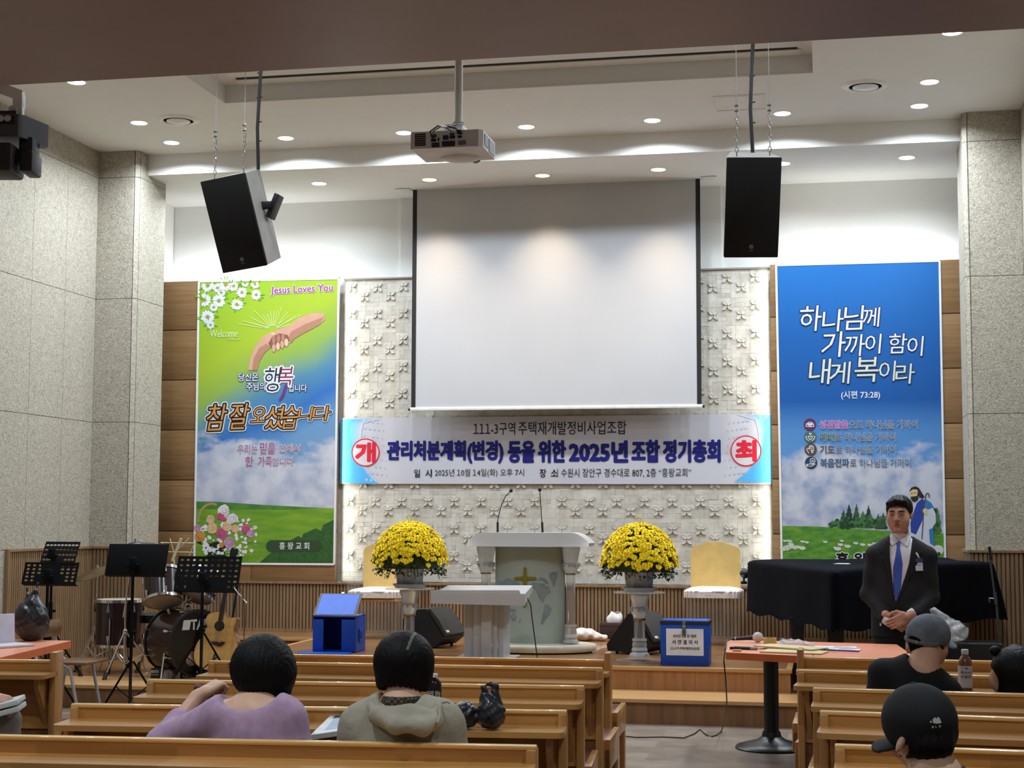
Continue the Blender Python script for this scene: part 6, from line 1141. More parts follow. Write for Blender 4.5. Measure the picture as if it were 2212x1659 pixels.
a_, b_ = O(0, 1425), O(128, 1426); a_, b_ = ext(a_, b_, 1.6, 0); pew('wooden pew with a tall end post below the orange laptop table', a_, b_, tall=(False, True), group='side pews')
for l, a, b, lb, tall in (('wooden pew directly behind the orange pedestal table with a tall end post', (1722, 1419), (2140, 1428), .75, True), ('wooden pew between the grey cap and the front pew', (1724, 1447), (2040, 1457), .95, False), ('wooden pew holding the corn tea bottle before the grey cap wearer', (1756, 1486), (2212, 1499), .75, False), ('wooden pew between the black cap and the grey cap wearer', (1771, 1535.5), (2212, 1550.6), .8, False), ('wooden pew right in front of the black cap wearer', (1803, 1608), (2212, 1622), .85, False)):
    a_, b_ = ext(O(*a), O(*b), 0, lb); pew(l, a_, b_, tall=(tall, False), group='aisle-side pews')
p = on(1278, 1441, .737); tag(MB().box(-.11, .11, -.03, .03, 0, .03, .012).box(-.04, .1, -.035, .02, .028, .04, .008).build('black_bundle', M_BAG, loc=p), 'small black folded thing lying at the end of the front pew ledge', 'oddment')  # unidentified black item, modelled as a small folded bundle
# drinks, bags and booklets on the ledges
M_CAPW = plain('white_cap', (226, 226, 234), .4)
def bottle(label, px, pyb, z, h, r, body, labelc, text, capc=M_CAPW, clear=None):
    o = on(px, pyb, z); o.z += .001; t = thing('drink_bottle', label, 'bottle', o, math.atan2(-(0 - o.x), -(0 - o.y)) * 0); pr = [(.0001, 0), (r * .9, 0), (r, .008), (r, h * .50), (r * .96, h * .52), (r, h * .56), (r, h * .66), (r * .88, h * .74), (r * .5, h * .84), (r * .42, h * .86), (r * .42, h * .9)]
    MB().lathe(pr, 28).lathe([(r * .42, h * .9), (.0001, h * .9)], 28).build('bottle_body', body, t); MB().lathe([(r * .48, h * .875), (r * .5, h * .88), (r * .5, h * .99), (r * .46, h), (.0001, h)], 24).build('cap', capc, t)
    lb = MB().lathe([(r * 1.012, h * .06), (r * 1.014, h * .6)], 28).build('label', labelc, t)
    for s_, x0, x1, z0, z1, m_ in text:
        g = MB(); put_text(g, s_, x0 * r, x1 * r, z0 * h, z1 * h, lambda x, z: (1.03 * r * math.sin(x / r), -1.03 * r * math.cos(x / r), z), .02); g.build('lettering', m_, lb)
    return t
M_COLA = plain('dark_tea', (34, 22, 20), .12); M_WT = plain('label_white', (226, 224, 222), .5)
bottle('dark tea bottle with white cap and black label beside the hoodie', 938, 1517, .794, (1517 - 1461) / 460, .031, M_COLA, plain('label_black', (22, 20, 22), .4), [('보리', -.9, .1, .2, .42, M_WT), ('하늘', .35, 1.2, .2, .42, M_WT)])
bottle('corn tea bottle with white label on the ledge before the grey cap', 2086, 1490, .794, (1490 - 1402) / 470, .033, plain('corn_tea', (128, 88, 60), .15), plain('label_cream', (206, 200, 204), .5), [('옥수수', -.75, .75, .40, .47, plain('label_brown', (92, 66, 60), .5)), ('수염차', -.75, .75, .29, .37, plain('label_brown', (92, 66, 60), .5)), ('옥', -.1, .3, .52, .56, plain('label_brown', (92, 66, 60), .5))])
p = on(1024, 1577, .794)
def f_(P):
    d = smin(s_ell(P, (.06, 0, .055), (.055, .06, .062)), s_ell(P, (-.045, -.01, .05), (.06, .06, .055)), .02); d = smin(d, s_cone(P, (.05, 0, .08), (.035, 0, .14), .035, .014), .03); d = smin(d, s_chain(P, [(.03, 0, .10), (.025, 0, .155), (.05, 0, .17), (.075, 0, .155)], [.012, .008, .006, .010], .01), .012); d = smin(d, s_cone(P, (.075, 0, .09), (.08, 0, .165), .02, .008), .02); return smax(d + crump(P, .004, 75), -P[:, 2], .008)
sack('black plastic carrier bag with upright handles on the ledge by the hoodie', (p.x, p.y + .03, .796), f_, (-.13, -.09, -.01), (.14, .09, .2), .005, M_BAG)
# ------------------------------------------------------------------ people
M_SKIN = mat('skin', (206, 160, 134), .5, col2=(194, 146, 120), scale=12, spec=.35); M_SKIN2 = mat('skin_pale', (214, 174, 146), .5, col2=(202, 158, 130), scale=12, spec=.35)
M_LIP = plain('lip', (164, 96, 88), .5); M_BROW = plain('brow_dark', (34, 26, 24), .7); M_EYED = plain('eye_slit', (36, 28, 28), .3)
M_HAIR = mat('black_hair', (9, 8, 9), .55, col2=(14, 12, 12), scale=9, stretch=(9, 9, .8), bump=.12, bscale=16, spec=.18); M_SCALP = plain('parting', (96, 90, 84), .6)
def person(label, loc): return thing('person', label, 'person', loc)
def hand(P, M, k=1.0, curl=(.35, .5, .4), spread=0.0):
    """one hand: palm, four unequal fingers and a thumb; +x fingers, +y thumb side, +z back of hand"""
    Mi = np.array(M.inverted()); q = (P @ Mi[:3, :3].T + Mi[:3, 3]) / k; d = s_box(q, (0, 0, 0), (.046, .041, .015), .014); d = smin(d, s_cone(q, (-.045, 0, 0), (-.085, 0, 0), .027, .028), .02)
    fing = None
    for (y, L_) in ((.030, .074), (.0105, .082), (-.0105, .076), (-.030, .060)):
        p = np.array([.040, y, .002]); a = 0; pts = [p]; seg = (L_ * .45, L_ * .31, L_ * .26)
        for s_, c_ in zip(seg, curl): a += c_; p = p + np.array([s_ * math.cos(a), y * spread * .3, -s_ * math.sin(a)]); pts.append(p)
        e = s_chain(q, pts, [.0098, .0092, .0086, .0076], .004); fing = e if fing is None else np.minimum(fing, e)
    d = smin(d, fing, .006); th = s_chain(q, [(-.03, .03, -.004), (.0, .058, -.012), (.032, .064, -.016), (.055, .056, -.02)], [.015, .0125, .0105, .0085], .006); return smin(d, th, .010) * k
def basis(x, z, c, flip=False):
    x = Vector(x).normalized(); z = Vector(z); z = (z - x * z.dot(x)).normalized(); y = z.cross(x) * (-1 if flip else 1); return Matrix(((x.x, y.x, z.x, c[0]), (x.y, y.y, z.y, c[1]), (x.z, y.z, z.z, c[2]), (0, 0, 0, 1)))
def legs_seated(t, hx, hy, zs, mat_, w=.1, fwd=.42):
    def f(P):
        d = s_ell(P, (hx, hy, zs + .09), (.19, .14, .10))
        for s_ in (-1, 1): d = smin(d, s_chain(P, [(hx + s_ * w, hy + .02, zs + .09), (hx + s_ * (w + .02), hy + fwd, zs + .09), (hx + s_ * (w + .02), hy + fwd + .02, .09)], [.085, .065, .05], .04), .05)
        return d
    MB().sdf(f, (hx - .35, hy - .2, .03), (hx + .35, hy + fwd + .15, zs + .25), .016).build('trousers', mat_, t)
    for s_ in (-1, 1): MB().ball((hx + s_ * (w + .02), hy + fwd + .07, .04), (.045, .12, .04), 12).build('shoe', M_BLACK, t)
class Loc:
    def __init__(s, px, y): s.y = y; s.o = at(px, 1400, y); s.o.z = 0
    def __call__(s, px, py, y=None): return np.array((at(px, py, s.y if y is None else y) - s.o)[:])
# ---- woman in the lilac sweater, back to us
Y = 5.27; L = Loc(560, Y); t = person('person with a black bob and lilac sweater resting one hand on a brown cane', L.o)
sh_l, sh_r, el_l, wr_l, fist = L(478, 1546), L(618, 1550), L(352, 1606, 5.3), L(428, 1506, 5.45), L(445, 1489, 5.50)
fist = wr_l + np.array((.036, .042, .030)); HM = basis((.5, .60, .38), (-.25, -.5, .8), fist)
def body(P):
    d = s_chain(P, [L(560, 1770), L(556, 1640), L(549, 1558)], [.12, .10, .085], .05); d = smin(d, s_cone(P, L(549, 1556, 5.28), L(556, 1478, 5.36), .062, .054), .06); d = smin(d, s_cone(P, sh_l, sh_r, .045, .045), .07)
    d = smin(d, s_ell(P, L(572, 1436, 5.38), (.085, .10, .105)), .03); d = smin(d, s_chain(P, [sh_l, el_l, wr_l], [.046, .043, .028], .03), .03); d = smin(d, s_chain(P, [sh_r, L(640, 1640), L(610, 1680, 5.5)], [.045, .038, .028], .03), .03)
    d = smin(d, s_ell(P, L(602, 1492, 5.42), (.035, .05, .04)), .03); return smin(d, hand(P, HM, .86, (1.15, 1.3, .6)), .012)
MB().sdf(body, (-.50, -.25, .38), (.30, .45, 1.22), .0065).build('body', M_SKIN2, t)
def swe(P):
    d = s_chain(P, [L(560, 1790), L(562, 1660), L(556, 1590)], [.175, .155, .15], .06); q = P * np.array([1, 1.35, 1]); d = s_chain(q, [L(560, 1790) * [1, 1.35, 1], L(565, 1660) * [1, 1.35, 1], L(557, 1590) * [1, 1.35, 1]], [.19, .175, .165], .06)
    d = smin(d, s_cone(P, L(492, 1549), L(606, 1556), .066, .064), .05); d = smin(d, s_chain(P, [sh_l, el_l, L(388, 1562, 5.37)], [.067, .06, .052], .02), .05); d = smin(d, s_chain(P, [sh_r, L(634, 1625), L(610, 1680, 5.45)], [.068, .058, .05], .03), .04)
    d = d + .0035 * np.sin(P[:, 0] * 34 + P[:, 2] * 22) * np.sin(P[:, 2] * 15 - P[:, 0] * 9); return smax(d, -s_ell(P, L(541, 1497, 5.27), (.108, .24, .054)), .012)
MB().sdf(swe, (-.52, -.3, .40), (.32, .45, 1.0), .0075).build('sweater', mat('lilac_knit', (176, 146, 172), .85, col2=(162, 130, 158), scale=26, bump=.1, bscale=260, sheen=.2), t, 80)
def hair(P):
    d = s_ell(P, L(567, 1433, 5.365), (.107, .122, .105)); d = smin(d, s_ell(P, L(572, 1458, 5.37), (.104, .108, .085)), .05); d = smin(d, s_cone(P, L(545, 1470, 5.30), L(549, 1494, 5.29), .05, .03), .03); d = smin(d, s_chain(P, [L(604, 1470, 5.36), L(612, 1496, 5.37), L(601, 1514, 5.38)], [.05, .022, .006], .02), .03); d = smin(d, s_cone(P, L(506, 1438, 5.4), L(497, 1446, 5.42), .02, .008), .015)
    a = np.arctan2(P[:, 0] - L(567, 1433)[0], P[:, 1] - .1); return d + .0016 * np.sin(a * 46) + .001 * np.sin(a * 91 + P[:, 2] * 30)
MB().sdf(hair, (-.16, -.1, .85), (.16, .30, 1.2), .005).build('hair', M_HAIR, t, 80)
g = MB(); rn = random.Random(2)
for k in range(16): a_ = L(600 + rn.uniform(-6, 10), 1480 + rn.uniform(-8, 8), 5.33); b_ = L(596 + rn.uniform(-6, 14), 1512 + rn.uniform(-8, 6), 5.35); g.tube([a_, (a_ + b_) / 2 + np.array((.008, 0, 0)), b_], [.0022, .0016, .0006], 5)
for k in range(10): a_ = L(508, 1440 + rn.uniform(-6, 8), 5.36); g.tube([a_, L(496 - rn.uniform(0, 6), 1438 + rn.uniform(-6, 12), 5.36)], [.002, .0006], 5)
g.build('loose_strands', M_HAIR, t); legs_seated(t, 0, .06, .48, plain('dark_trousers', (36, 36, 42), .8))
M_CANE = plain('cane_brown', (62, 34, 30), .35); p = L.o + Vector(L(455, 1496, 5.55)); cn = thing('walking_cane', 'brown walking cane upright under the hand of the lilac sweater wearer', 'cane', (p.x, p.y, 0)); MB().cyl((0, 0, .0), (0, 0, p.z), .011, .012).build('shaft', M_CANE, cn); MB().tube([(-.055, -.02, p.z + .022), (-.02, -.01, p.z + .012), (.014, 0, p.z + .002)], [.012, .014, .013], 12).build('handle', plain('cane_handle', (84, 62, 70), .4), cn)
# ---- woman in the grey-green hooded jacket
Y = 5.29; L = Loc(870, Y); t = person('person with a straight black bob in a grey-green hooded jacket, seated before the black bag', L.o)
def body(P):
    d = s_chain(P, [L(868, 1770), L(868, 1620), L(868, 1545)], [.12, .10, .08], .05); d = smin(d, s_cone(P, L(868, 1546), L(872, 1470, 5.34), .056, .054), .05); d = smin(d, s_cone(P, L(785, 1560), L(950, 1560), .045, .045), .07); d = smin(d, s_ell(P, L(874, 1432, 5.37), (.08, .095, .10)), .03)
    for sh, el, wr in ((L(785, 1560), L(752, 1670), L(770, 1610, 5.6)), (L(950, 1560), L(985, 1670), L(940, 1640, 5.6))): d = smin(d, s_chain(P, [sh, el, wr], [.045, .04, .028], .03), .03); d = smin(d, hand(P, basis((.1 if wr[0] < 0 else -.1, .9, -.1), (0, 0, 1), wr + np.array((0, .07, 0)), wr[0] > 0)), .01)
    return d
MB().sdf(body, (-.35, -.25, .38), (.35, .55, 1.22), .008).build('body', M_SKIN2, t)
def jac(P):
    q = P * np.array([1, 1.3, 1]); S_ = np.array([1, 1.3, 1]); d = s_chain(q, [L(868, 1790) * S_, L(868, 1660) * S_, L(866, 1590) * S_], [.20, .19, .165], .06); d = smin(d, s_chain(P, [L(782, 1562), L(868, 1545), L(953, 1560)], [.068, .06, .07], .03), .05)
    for sh, el, wr in ((L(780, 1566), L(756, 1664), L(770, 1615, 5.56)), (L(955, 1566), L(982, 1664), L(940, 1640, 5.56))): d = smin(d, s_chain(P, [sh, el, wr], [.07, .07, .05], .03), .04)
    d = d + .005 * np.sin(P[:, 0] * 30 + P[:, 2] * 38 + 2 * np.sin(P[:, 2] * 17)) * np.sin(P[:, 2] * 21 - P[:, 0] * 19); return smax(d, -s_ell(P, L(868, 1500, 5.29), (.075, .2, .05)), .012)
M_JAC = mat('grey_green_cotton', (162, 154, 136), .8, col2=(150, 142, 124), scale=5, bump=.25, bscale=30); jk = MB().sdf(jac, (-.36, -.32, .4), (.36, .5, 1.0), .0075).build('jacket', M_JAC, t, 80)
def hood(P):
    d = s_chain(P, [L(800, 1521, 5.25), L(812, 1548, 5.16), L(856, 1566, 5.11), L(910, 1572, 5.11), L(944, 1560, 5.15), L(946, 1522, 5.25)], [.018, .022, .026, .026, .02, .018], .02); d = smin(d, s_ell(P, L(876, 1550, 5.17), (.112, .05, .045)), .03); d = d + .003 * np.sin(P[:, 0] * 52 + P[:, 2] * 40); return smax(d, -s_ell(P, L(872, 1512, 5.26), (.098, .085, .045)), .01)
MB().sdf(hood, (-.2, -.26, .78), (.2, .08, .98), .005).build('hood', M_JAC, jk, 80)
MB().tube([L(946, 1524, 5.19), L(950, 1545, 5.14), L(945, 1562, 5.11)], .004, 6).tube([L(955, 1518, 5.2), L(966, 1516, 5.2), L(972, 1519, 5.2)], .0035, 6).build('drawcord', M_JAC, jk)
def plaid(name, base, line1, line2, s_):
    m = mat(name, base, .85); nt = m.node_tree; b = nt.nodes['Principled BSDF']; tc = nt.nodes.new('ShaderNodeTexCoord'); ck = nt.nodes.new('ShaderNodeTexChecker'); ck.inputs['Scale'].default_value = s_; ck.inputs['Color1'].default_value = lin(line1) + (1,); ck.inputs['Color2'].default_value = lin(line2) + (1,); nt.links.new(tc.outputs['Object'], ck.inputs[0]); nt.links.new(ck.outputs[0], b.inputs['Base Color']); return m
def col_(P): d = s_cone(P, L(868, 1522, 5.29), L(868, 1506, 5.31), .076, .066); return smax(smax(d, -(s_cone(P, L(868, 1530, 5.29), L(868, 1480, 5.31), .066, .056)), .004), P[:, 2] - L(868, 1501)[2], .006)
MB().sdf(col_, (-.12, -.14, .78), (.12, .14, 1.0), .005).build('shirt_collar', plaid('plaid_collar', (70, 58, 40), (92, 76, 50), (28, 26, 26), 90), t, 70)
def hair(P):
    d = s_ell(P, L(873, 1424, 5.355), (.094, .108, .092)); d = smin(d, s_chain(P, [L(872, 1432, 5.355), L(872, 1470, 5.35)], [.094, .095], .02), .05); zc = L(872, 1488)[2]; a = np.arctan2(P[:, 0] - L(873, 0)[0], P[:, 1] - .07)
    d = smax(d, zc + .012 * np.cos(a * 2) + .004 * np.sin(a * 31) - P[:, 2], .012); return d + .0012 * np.sin(a * 52) + .0008 * np.sin(a * 117)
pz, px_ = L(888, 1395)[2], L(886, 1395)[0]
MB().sdf(hair, (-.14, -.1, .88), (.14, .26, 1.2), .0045, lambda c: ((np.abs(c[:, 0] - px_ - (c[:, 2] - pz) * .05) < .0045) & (c[:, 2] > L(888, 1402)[2]) & (c[:, 1] < .08)).astype(int)).build('hair', [M_HAIR, M_SCALP], t, 80); legs_seated(t, 0, .06, .48, plain('dark_trousers', (36, 36, 42), .8))
q_ = [on(x, y, .80) for x, y in ((670, 1599), (768, 1584), (772, 1546), (716, 1553))]; c_ = sum(q_, Vector()) / 4; c_.z = .80; bk_ = thing('booklet', 'open white booklet with pale blue cover print beside the hoodie sleeve', 'booklet', c_); bl = [(p.x - c_.x, p.y - c_.y) for p in q_]
MB().prism(bl, .0, .016).build('pages', plain('page_edge', (196, 196, 190), .7), bk_); MB().prism([(x * .995, y * .995) for x, y in bl], .0165, .018).build('cover', plain('booklet_cover', (222, 226, 234), .4), bk_)
lp = lambda u, v: ((bl[0][0] * (1 - u) + bl[1][0] * u) * (1 - v) + (bl[3][0] * (1 - u) + bl[2][0] * u) * v, (bl[0][1] * (1 - u) + bl[1][1] * u) * (1 - v) + (bl[3][1] * (1 - u) + bl[2][1] * u) * v, .0186)
for nm, u0, u1, v0, v1, c3 in (('blue_print', .25, .95, .15, .7, (170, 188, 214)), ('dark_title', .2, .9, .74, .92, (62, 64, 76))): MB().add([lp(u0, v0), lp(u1, v0), lp(u1, v1), lp(u0, v1)], [(0, 1, 2, 3)]).build(nm, plain(nm, c3, .5), bk_)
# ---- man with the grey cap
Y = 7.48; L = Loc(1985, Y); t = person('person in a washed grey cap and black t-shirt leaning forward over the pew', L.o); M_TEE = mat('black_tee', (12, 12, 15), .9, col2=(10, 10, 12), scale=6)
hc = L(2004, 1378, 7.55)
def body(P):
    d = s_chain(P, [L(1975, 1640), L(1975, 1530), L(1985, 1470)], [.11, .10, .085], .05); d = smin(d, s_chain(P, [L(1990, 1462), L(1998, 1425, 7.5), L(2004, 1396, 7.54)], [.070, .060, .056], .03), .05); d = smin(d, s_ell(P, hc, (.070, .088, .092)), .03); d = smin(d, s_ell(P, L(2022, 1412, 7.58), (.045, .06, .055)), .04); d = smin(d, s_cone(P, L(1912, 1454), L(2040, 1492), .045, .045), .07)
    for c_, r in ((L(1961, 1397, 7.52), (.011, .02, .033)), (L(2043, 1403, 7.55), (.011, .02, .033))): d = smin(d, s_ell(P, c_, r), .008)
    for sh, el, wr in ((L(1905, 1458), L(1893, 1560), L(1930, 1540, 7.8)), (L(2045, 1495), L(2062, 1580), L(2030, 1550, 7.8))): d = smin(d, s_chain(P, [sh, el, wr], [.05, .042, .03], .03), .03); d = smin(d, hand(P, basis((0, .9, -.1), (0, 0, 1), wr + np.array((0, .07, 0)), wr[0] > 0)), .01)
    return d
MB().sdf(body, (-.36, -.25, .40), (.36, .55, 1.2), .008).build('body', M_SKIN, t)
def tee(P):
    q = P * np.array([1, 1.35, 1]); S_ = np.array([1, 1.35, 1]); d = s_chain(q, [L(1972, 1660) * S_, L(1972, 1560) * S_, L(1975, 1505) * S_], [.2, .195, .175], .06); d = smin(d, s_chain(P, [L(1914, 1456), L(1965, 1452), L(2000, 1472), L(2036, 1496)], [.07, .072, .06, .062], .03), .05)
    for sh, el in ((L(1910, 1462), L(1896, 1530)), (L(2042, 1500), L(2052, 1560))): d = smin(d, s_chain(P, [sh, el], [.072, .066], .03), .04)
    return smax(d + .004 * np.sin(P[:, 0] * 25 + P[:, 2] * 31), -s_cone(P, L(1990, 1438, 7.46), L(2006, 1400, 7.5), .072, .09), .012)
ts_ = MB().sdf(tee, (-.36, -.32, .45), (.36, .3, 1.05), .008).build('t_shirt', M_TEE, t, 80)
Rc = rotm(0, math.radians(9), math.radians(-38)); cc_ = L(2005, 1371, 7.555)
def cap(P):
    q = (P - cc_) @ Rc; d = s_ell(q, (0, 0, .0), (.096, .114, .097)); d = smax(d, -q[:, 2] - .034, .006); bill = smax(np.abs(q[:, 2] + .032 + (q[:, 0] ** 2) * 3.5 + .10 * np.maximum(q[:, 1] - .09, 0)) - .004, np.maximum(s_ell(q * [1, 1, .01], (0, .10, 0), (.078, .085, .05)), .02 - q[:, 1]), .003); d = smin(d, bill, .006)
    op = s_ell(q, (0, -.112, -.026), (.038, .04, .022)); d = smax(d, -op, .004); strap = smax(smax(np.abs(s_ell(q, (0, 0, 0), (.097, .115, .2))) - .003, np.abs(q[:, 2] + .027) - .009, .002), q[:, 1] + .04, .004); return np.minimum(d, strap)
def capm(c): q = (c - cc_) @ Rc; return (np.abs(np.sin(np.arctan2(q[:, 0], q[:, 1]) * 3)) < .035).astype(int)
M_CAPG = mat('washed_grey_cap', (112, 118, 128), .9, col2=(88, 94, 104), scale=16, bump=.08, bscale=200); cp = MB().sdf(cap, tuple(cc_ - .2), tuple(cc_ + .22), .0035).build('cap', M_CAPG, t, 60)
w2 = lambda v: cc_ + np.array(v) @ Rc.T
MB().ball(w2((0, 0, .093)), (.009, .009, .005), 10).build('button', M_CAPG, cp); MB().cbox(w2((.02, -.1145, -.026)), (.022, .004, .016), (0, math.radians(9), math.radians(-38 - 10)), .001).build('buckle', M_STEEL, cp)
for k in (0, 1): MB().ball(w2((.052, -.0985, -.016 - .018 * k)), .003, 8).build('eyelet', M_STEEL, cp)
def hr(P): q = (P - cc_) @ Rc; d = s_ell(q, (0, -.002, -.03), (.086, .104, .10)); return smax(smax(d + .001 * np.sin(q[:, 0] * 400), -(q[:, 2] + .088 + .012 * np.cos(q[:, 0] * 40)), .006), q[:, 1] - .02, .01)
MB().sdf(hr, tuple(cc_ - .16), tuple(cc_ + .16), .005).build('hair', M_HAIR, t, 80)
g = MB(); tp_ = L(1966, 1435); put_text(g, 'DXCEP', tp_[0] - .013, tp_[0] + .013, tp_[2] - .006, tp_[2] + .004, lambda x, z: (x, -.075 - .0 + (z - tp_[2]) * .6, z), .0); legs_seated(t, -.01, .08, .47, plain('dark_trousers', (36, 36, 42), .8))
# ---- person with black hair at the picture edge
Y = 7.46; L = Loc(2195, Y); t = person('person with untidy black hair beside the corn tea bottle, face turned away', L.o); hc = L(2192, 1450, 7.5)
def body(P):
    d = s_chain(P, [L(2200, 1660), L(2200, 1560), L(2198, 1510)], [.11, .1, .08], .05); d = smin(d, s_cone(P, L(2198, 1510), L(2185, 1470, 7.5), .055, .05), .05); d = smin(d, s_ell(P, hc, (.082, .095, .105)), .03); d = smin(d, s_ell(P, L(2158, 1468, 7.53), (.042, .05, .06)), .03); d = smin(d, s_ell(P, L(2143, 1466, 7.55), (.014, .014, .014)), .012); return smin(d, s_chain(P, [L(2130, 1560), L(2200, 1540), L(2270, 1560)], [.04, .05, .04], .03), .05)
MB().sdf(body, (-.3, -.2, .42), (.3, .3, 1.15), .009).build('body', M_SKIN, t)
def hair(P): d = s_ell(P, L(2197, 1446, 7.49), (.108, .118, .10)); d = smin(d, s_chain(P, [L(2200, 1455, 7.48), L(2195, 1530, 7.45)], [.105, .085], .02), .05); a = np.arctan2(P[:, 0], P[:, 1]); return smax(d + .0018 * np.sin(a * 40), -s_ell(P, L(2140, 1470, 7.5), (.04, .09, .055)), .015)
MB().sdf(hair, (-.2, -.2, .7), (.2, .25, 1.15), .006).build('hair', M_HAIR, t, 80)
MB().ball(L(2150, 1406, 7.5), (.028, .03, .024), 12).ball(L(2193, 1400, 7.52), (.035, .03, .018), 12).build('hair_knot', M_HAIR, t)
def top_(P): q = P * np.array([1, 1.3, 1]); S_ = np.array([1, 1.3, 1]); return smin(s_chain(q, [L(2200, 1680) * S_, L(2200, 1580) * S_], [.2, .17], .05), s_cone(P, L(2135, 1560), L(2265, 1560), .065, .065), .06)
MB().sdf(top_, (-.34, -.3, .45), (.34, .3, .95), .012).build('jumper', plain('black_jumper', (20, 20, 22), .9), t); legs_seated(t, 0, .08, .47, plain('dark_trousers', (36, 36, 42), .8))
# ---- man in the black cap, closest
Y = 4.84; L = Loc(2000, Y); t = person('person in a plain black baseball cap with a small white back emblem and plaid shirt', L.o); hc = L(1994, 1562, 4.87)
def body(P):
    d = s_chain(P, [L(2030, 1950), L(2030, 1760), L(2028, 1720)], [.12, .11, .09], .05); d = smin(d, s_chain(P, [L(2028, 1715), L(2020, 1668, 4.84), L(2004, 1612, 4.86)], [.07, .062, .056], .03), .05); d = smin(d, s_ell(P, hc, (.078, .092, .104)), .03); d = smin(d, s_chain(P, [L(1972, 1618, 4.90), L(1952, 1612, 4.95)], [.048, .04], .02), .04)
    for c_, r, R_ in ((L(1948, 1601, 4.815), (.012, .024, .036), rotm(0, math.radians(24), 0)), (L(2061, 1562, 4.9), (.011, .022, .034), None)): d = smin(d, s_ell(P, c_, r, R_), .006)
    d = smin(d, s_cone(P, L(1930, 1740), L(2130, 1745), .05, .05), .07)
    for sh, el, wr in ((L(1935, 1745), L(1910, 1880), L(1960, 1850, 5.15)), (L(2125, 1745), L(2150, 1880), L(2090, 1850, 5.15))): d = smin(d, s_chain(P, [sh, el, wr], [.05, .042, .03], .03), .03); d = smin(d, hand(P, basis((0, .9, -.1), (0, 0, 1), wr + np.array((0, .07, 0)), wr[0] > 0)), .01)
    return d
MB().sdf(body, (-.32, -.25, .42), (.36, .5, 1.25), .007).build('body', M_SKIN2, t)
def shirt(P): q = P * np.array([1, 1.3, 1]); S_ = np.array([1, 1.3, 1]); d = smin(s_chain(q, [L(2030, 1950) * S_, L(2030, 1800) * S_], [.21, .18], .05), s_chain(P, [L(1932, 1748), L(2030, 1722), L(2128, 1752)], [.07, .08, .07], .04), .06); d = smin(d, smax(s_cone(P, L(2030, 1712), L(2028, 1664, 4.84), .085, .074), P[:, 2] - L(2028, 1650)[2], .008), .02); return smax(d, -s_cone(P, L(2028, 1705), L(2022, 1600, 4.84), .060, .076), .006)
def shirt2(P):
    d = shirt(P)
    for sh, el in ((L(1935, 1748), L(1912, 1870)), (L(2125, 1752), L(2150, 1870))): d = smin(d, s_chain(P, [sh, el], [.07, .062], .03), .04)
    return d
mp_ = mat('black_plaid', (26, 26, 30), .85); nt = mp_.node_tree; tc = nt.nodes.new('ShaderNodeTexCoord'); b = nt.nodes['Principled BSDF']; wv_ = nt.nodes.new('ShaderNodeTexWave'); wv_.inputs['Scale'].default_value = 9.0; nt.links.new(tc.outputs['Object'], wv_.inputs[0]); rp = nt.nodes.new('ShaderNodeValToRGB'); rp.color_ramp.elements[0].position = .90; rp.color_ramp.elements[1].position = .95; rp.color_ramp.elements[0].color = lin((24, 24, 28)) + (1,); rp.color_ramp.elements[1].color = lin((110, 110, 122)) + (1,); nt.links.new(wv_.outputs[1], rp.inputs[0]); nt.links.new(rp.outputs[0], b.inputs['Base Color'])
MB().sdf(shirt2, (-.36, -.34, .45), (.4, .3, 1.0), .008).build('plaid_shirt', mp_, t, 80)
Rc = rotm(math.radians(-6), math.radians(-6), math.radians(40)); cc_ = L(1986, 1556, 4.88); RX3 = (.105, .119, .110)
def cap(P):
    q = (P - cc_) @ Rc; d = s_ell(q, (0, 0, 0), RX3); d = smax(d, -q[:, 2] - .058, .008); bill = smax(np.abs(q[:, 2] + .05 + (q[:, 0] ** 2) * 4.5 + .14 * np.maximum(q[:, 1] - .09, 0)) - .005, np.maximum(s_ell(q * [1, 1, .01], (0, .10, 0), (.082, .095, .05)), .02 - q[:, 1]), .003); return smin(d, bill, .008)
M_CAPB = mat('black_cap', (11, 11, 14), .85, col2=(14, 15, 18), scale=14, bump=.06, bscale=250); cp = MB().sdf(cap, tuple(cc_ - .22), tuple(cc_ + .25), .004).build('cap', M_CAPB, t, 60); w2 = lambda v: cc_ + np.array(v) @ Rc.T
MB().ball(w2((0, 0, .108)), (.010, .010, .006), 10).build('button', M_CAPB, cp)
def oncap(px, py):   # nearest point of the cap along the view
    q0 = np.array((EYE - L.o)[:]); d = np.array(_ray(px, py)[:]); a = np.linspace(4.2, 5.2, 900) / d[1]; pts = q0 + a[:, None] * d; f = s_ell((pts - cc_) @ Rc, (0, 0, 0), RX3); i = int(np.argmax(f < .0)); return pts[i] - np.array((0, .0035, 0))
E_ = plain('emblem_white', (206, 206, 210), .6)
for nm, pl in (('emblem', [(2016, 1562), (2014, 1554), (2019, 1549), (2024, 1552), (2025, 1548), (2029, 1550), (2034, 1561), (2026, 1563)]), ('emblem', [(2009, 1561), (2009, 1557), (2012.5, 1557), (2012.5, 1561)])): MB().add([oncap(*p) for p in pl], [tuple(range(len(pl)))]).build(nm, E_, cp)
for ch, x0 in (('M', 2012.5), ('L', 2020.5), ('B', 2028)):
    g = MB(); v, f = text_geo(ch, .02); mx, mz = max(p[0] for p in v), max(p[1] for p in v); n0, z0 = min(p[0] for p in v), min(p[1] for p in v); g.add([oncap(x0 + (x - n0) / (mx - n0) * (4.6 if ch != 'L' else 3.4), 1573 - (x0 - 2012) * .12 - (z - z0) / (mz - z0) * 5) for x, z in v], f); g.build('emblem_letter', E_, cp)
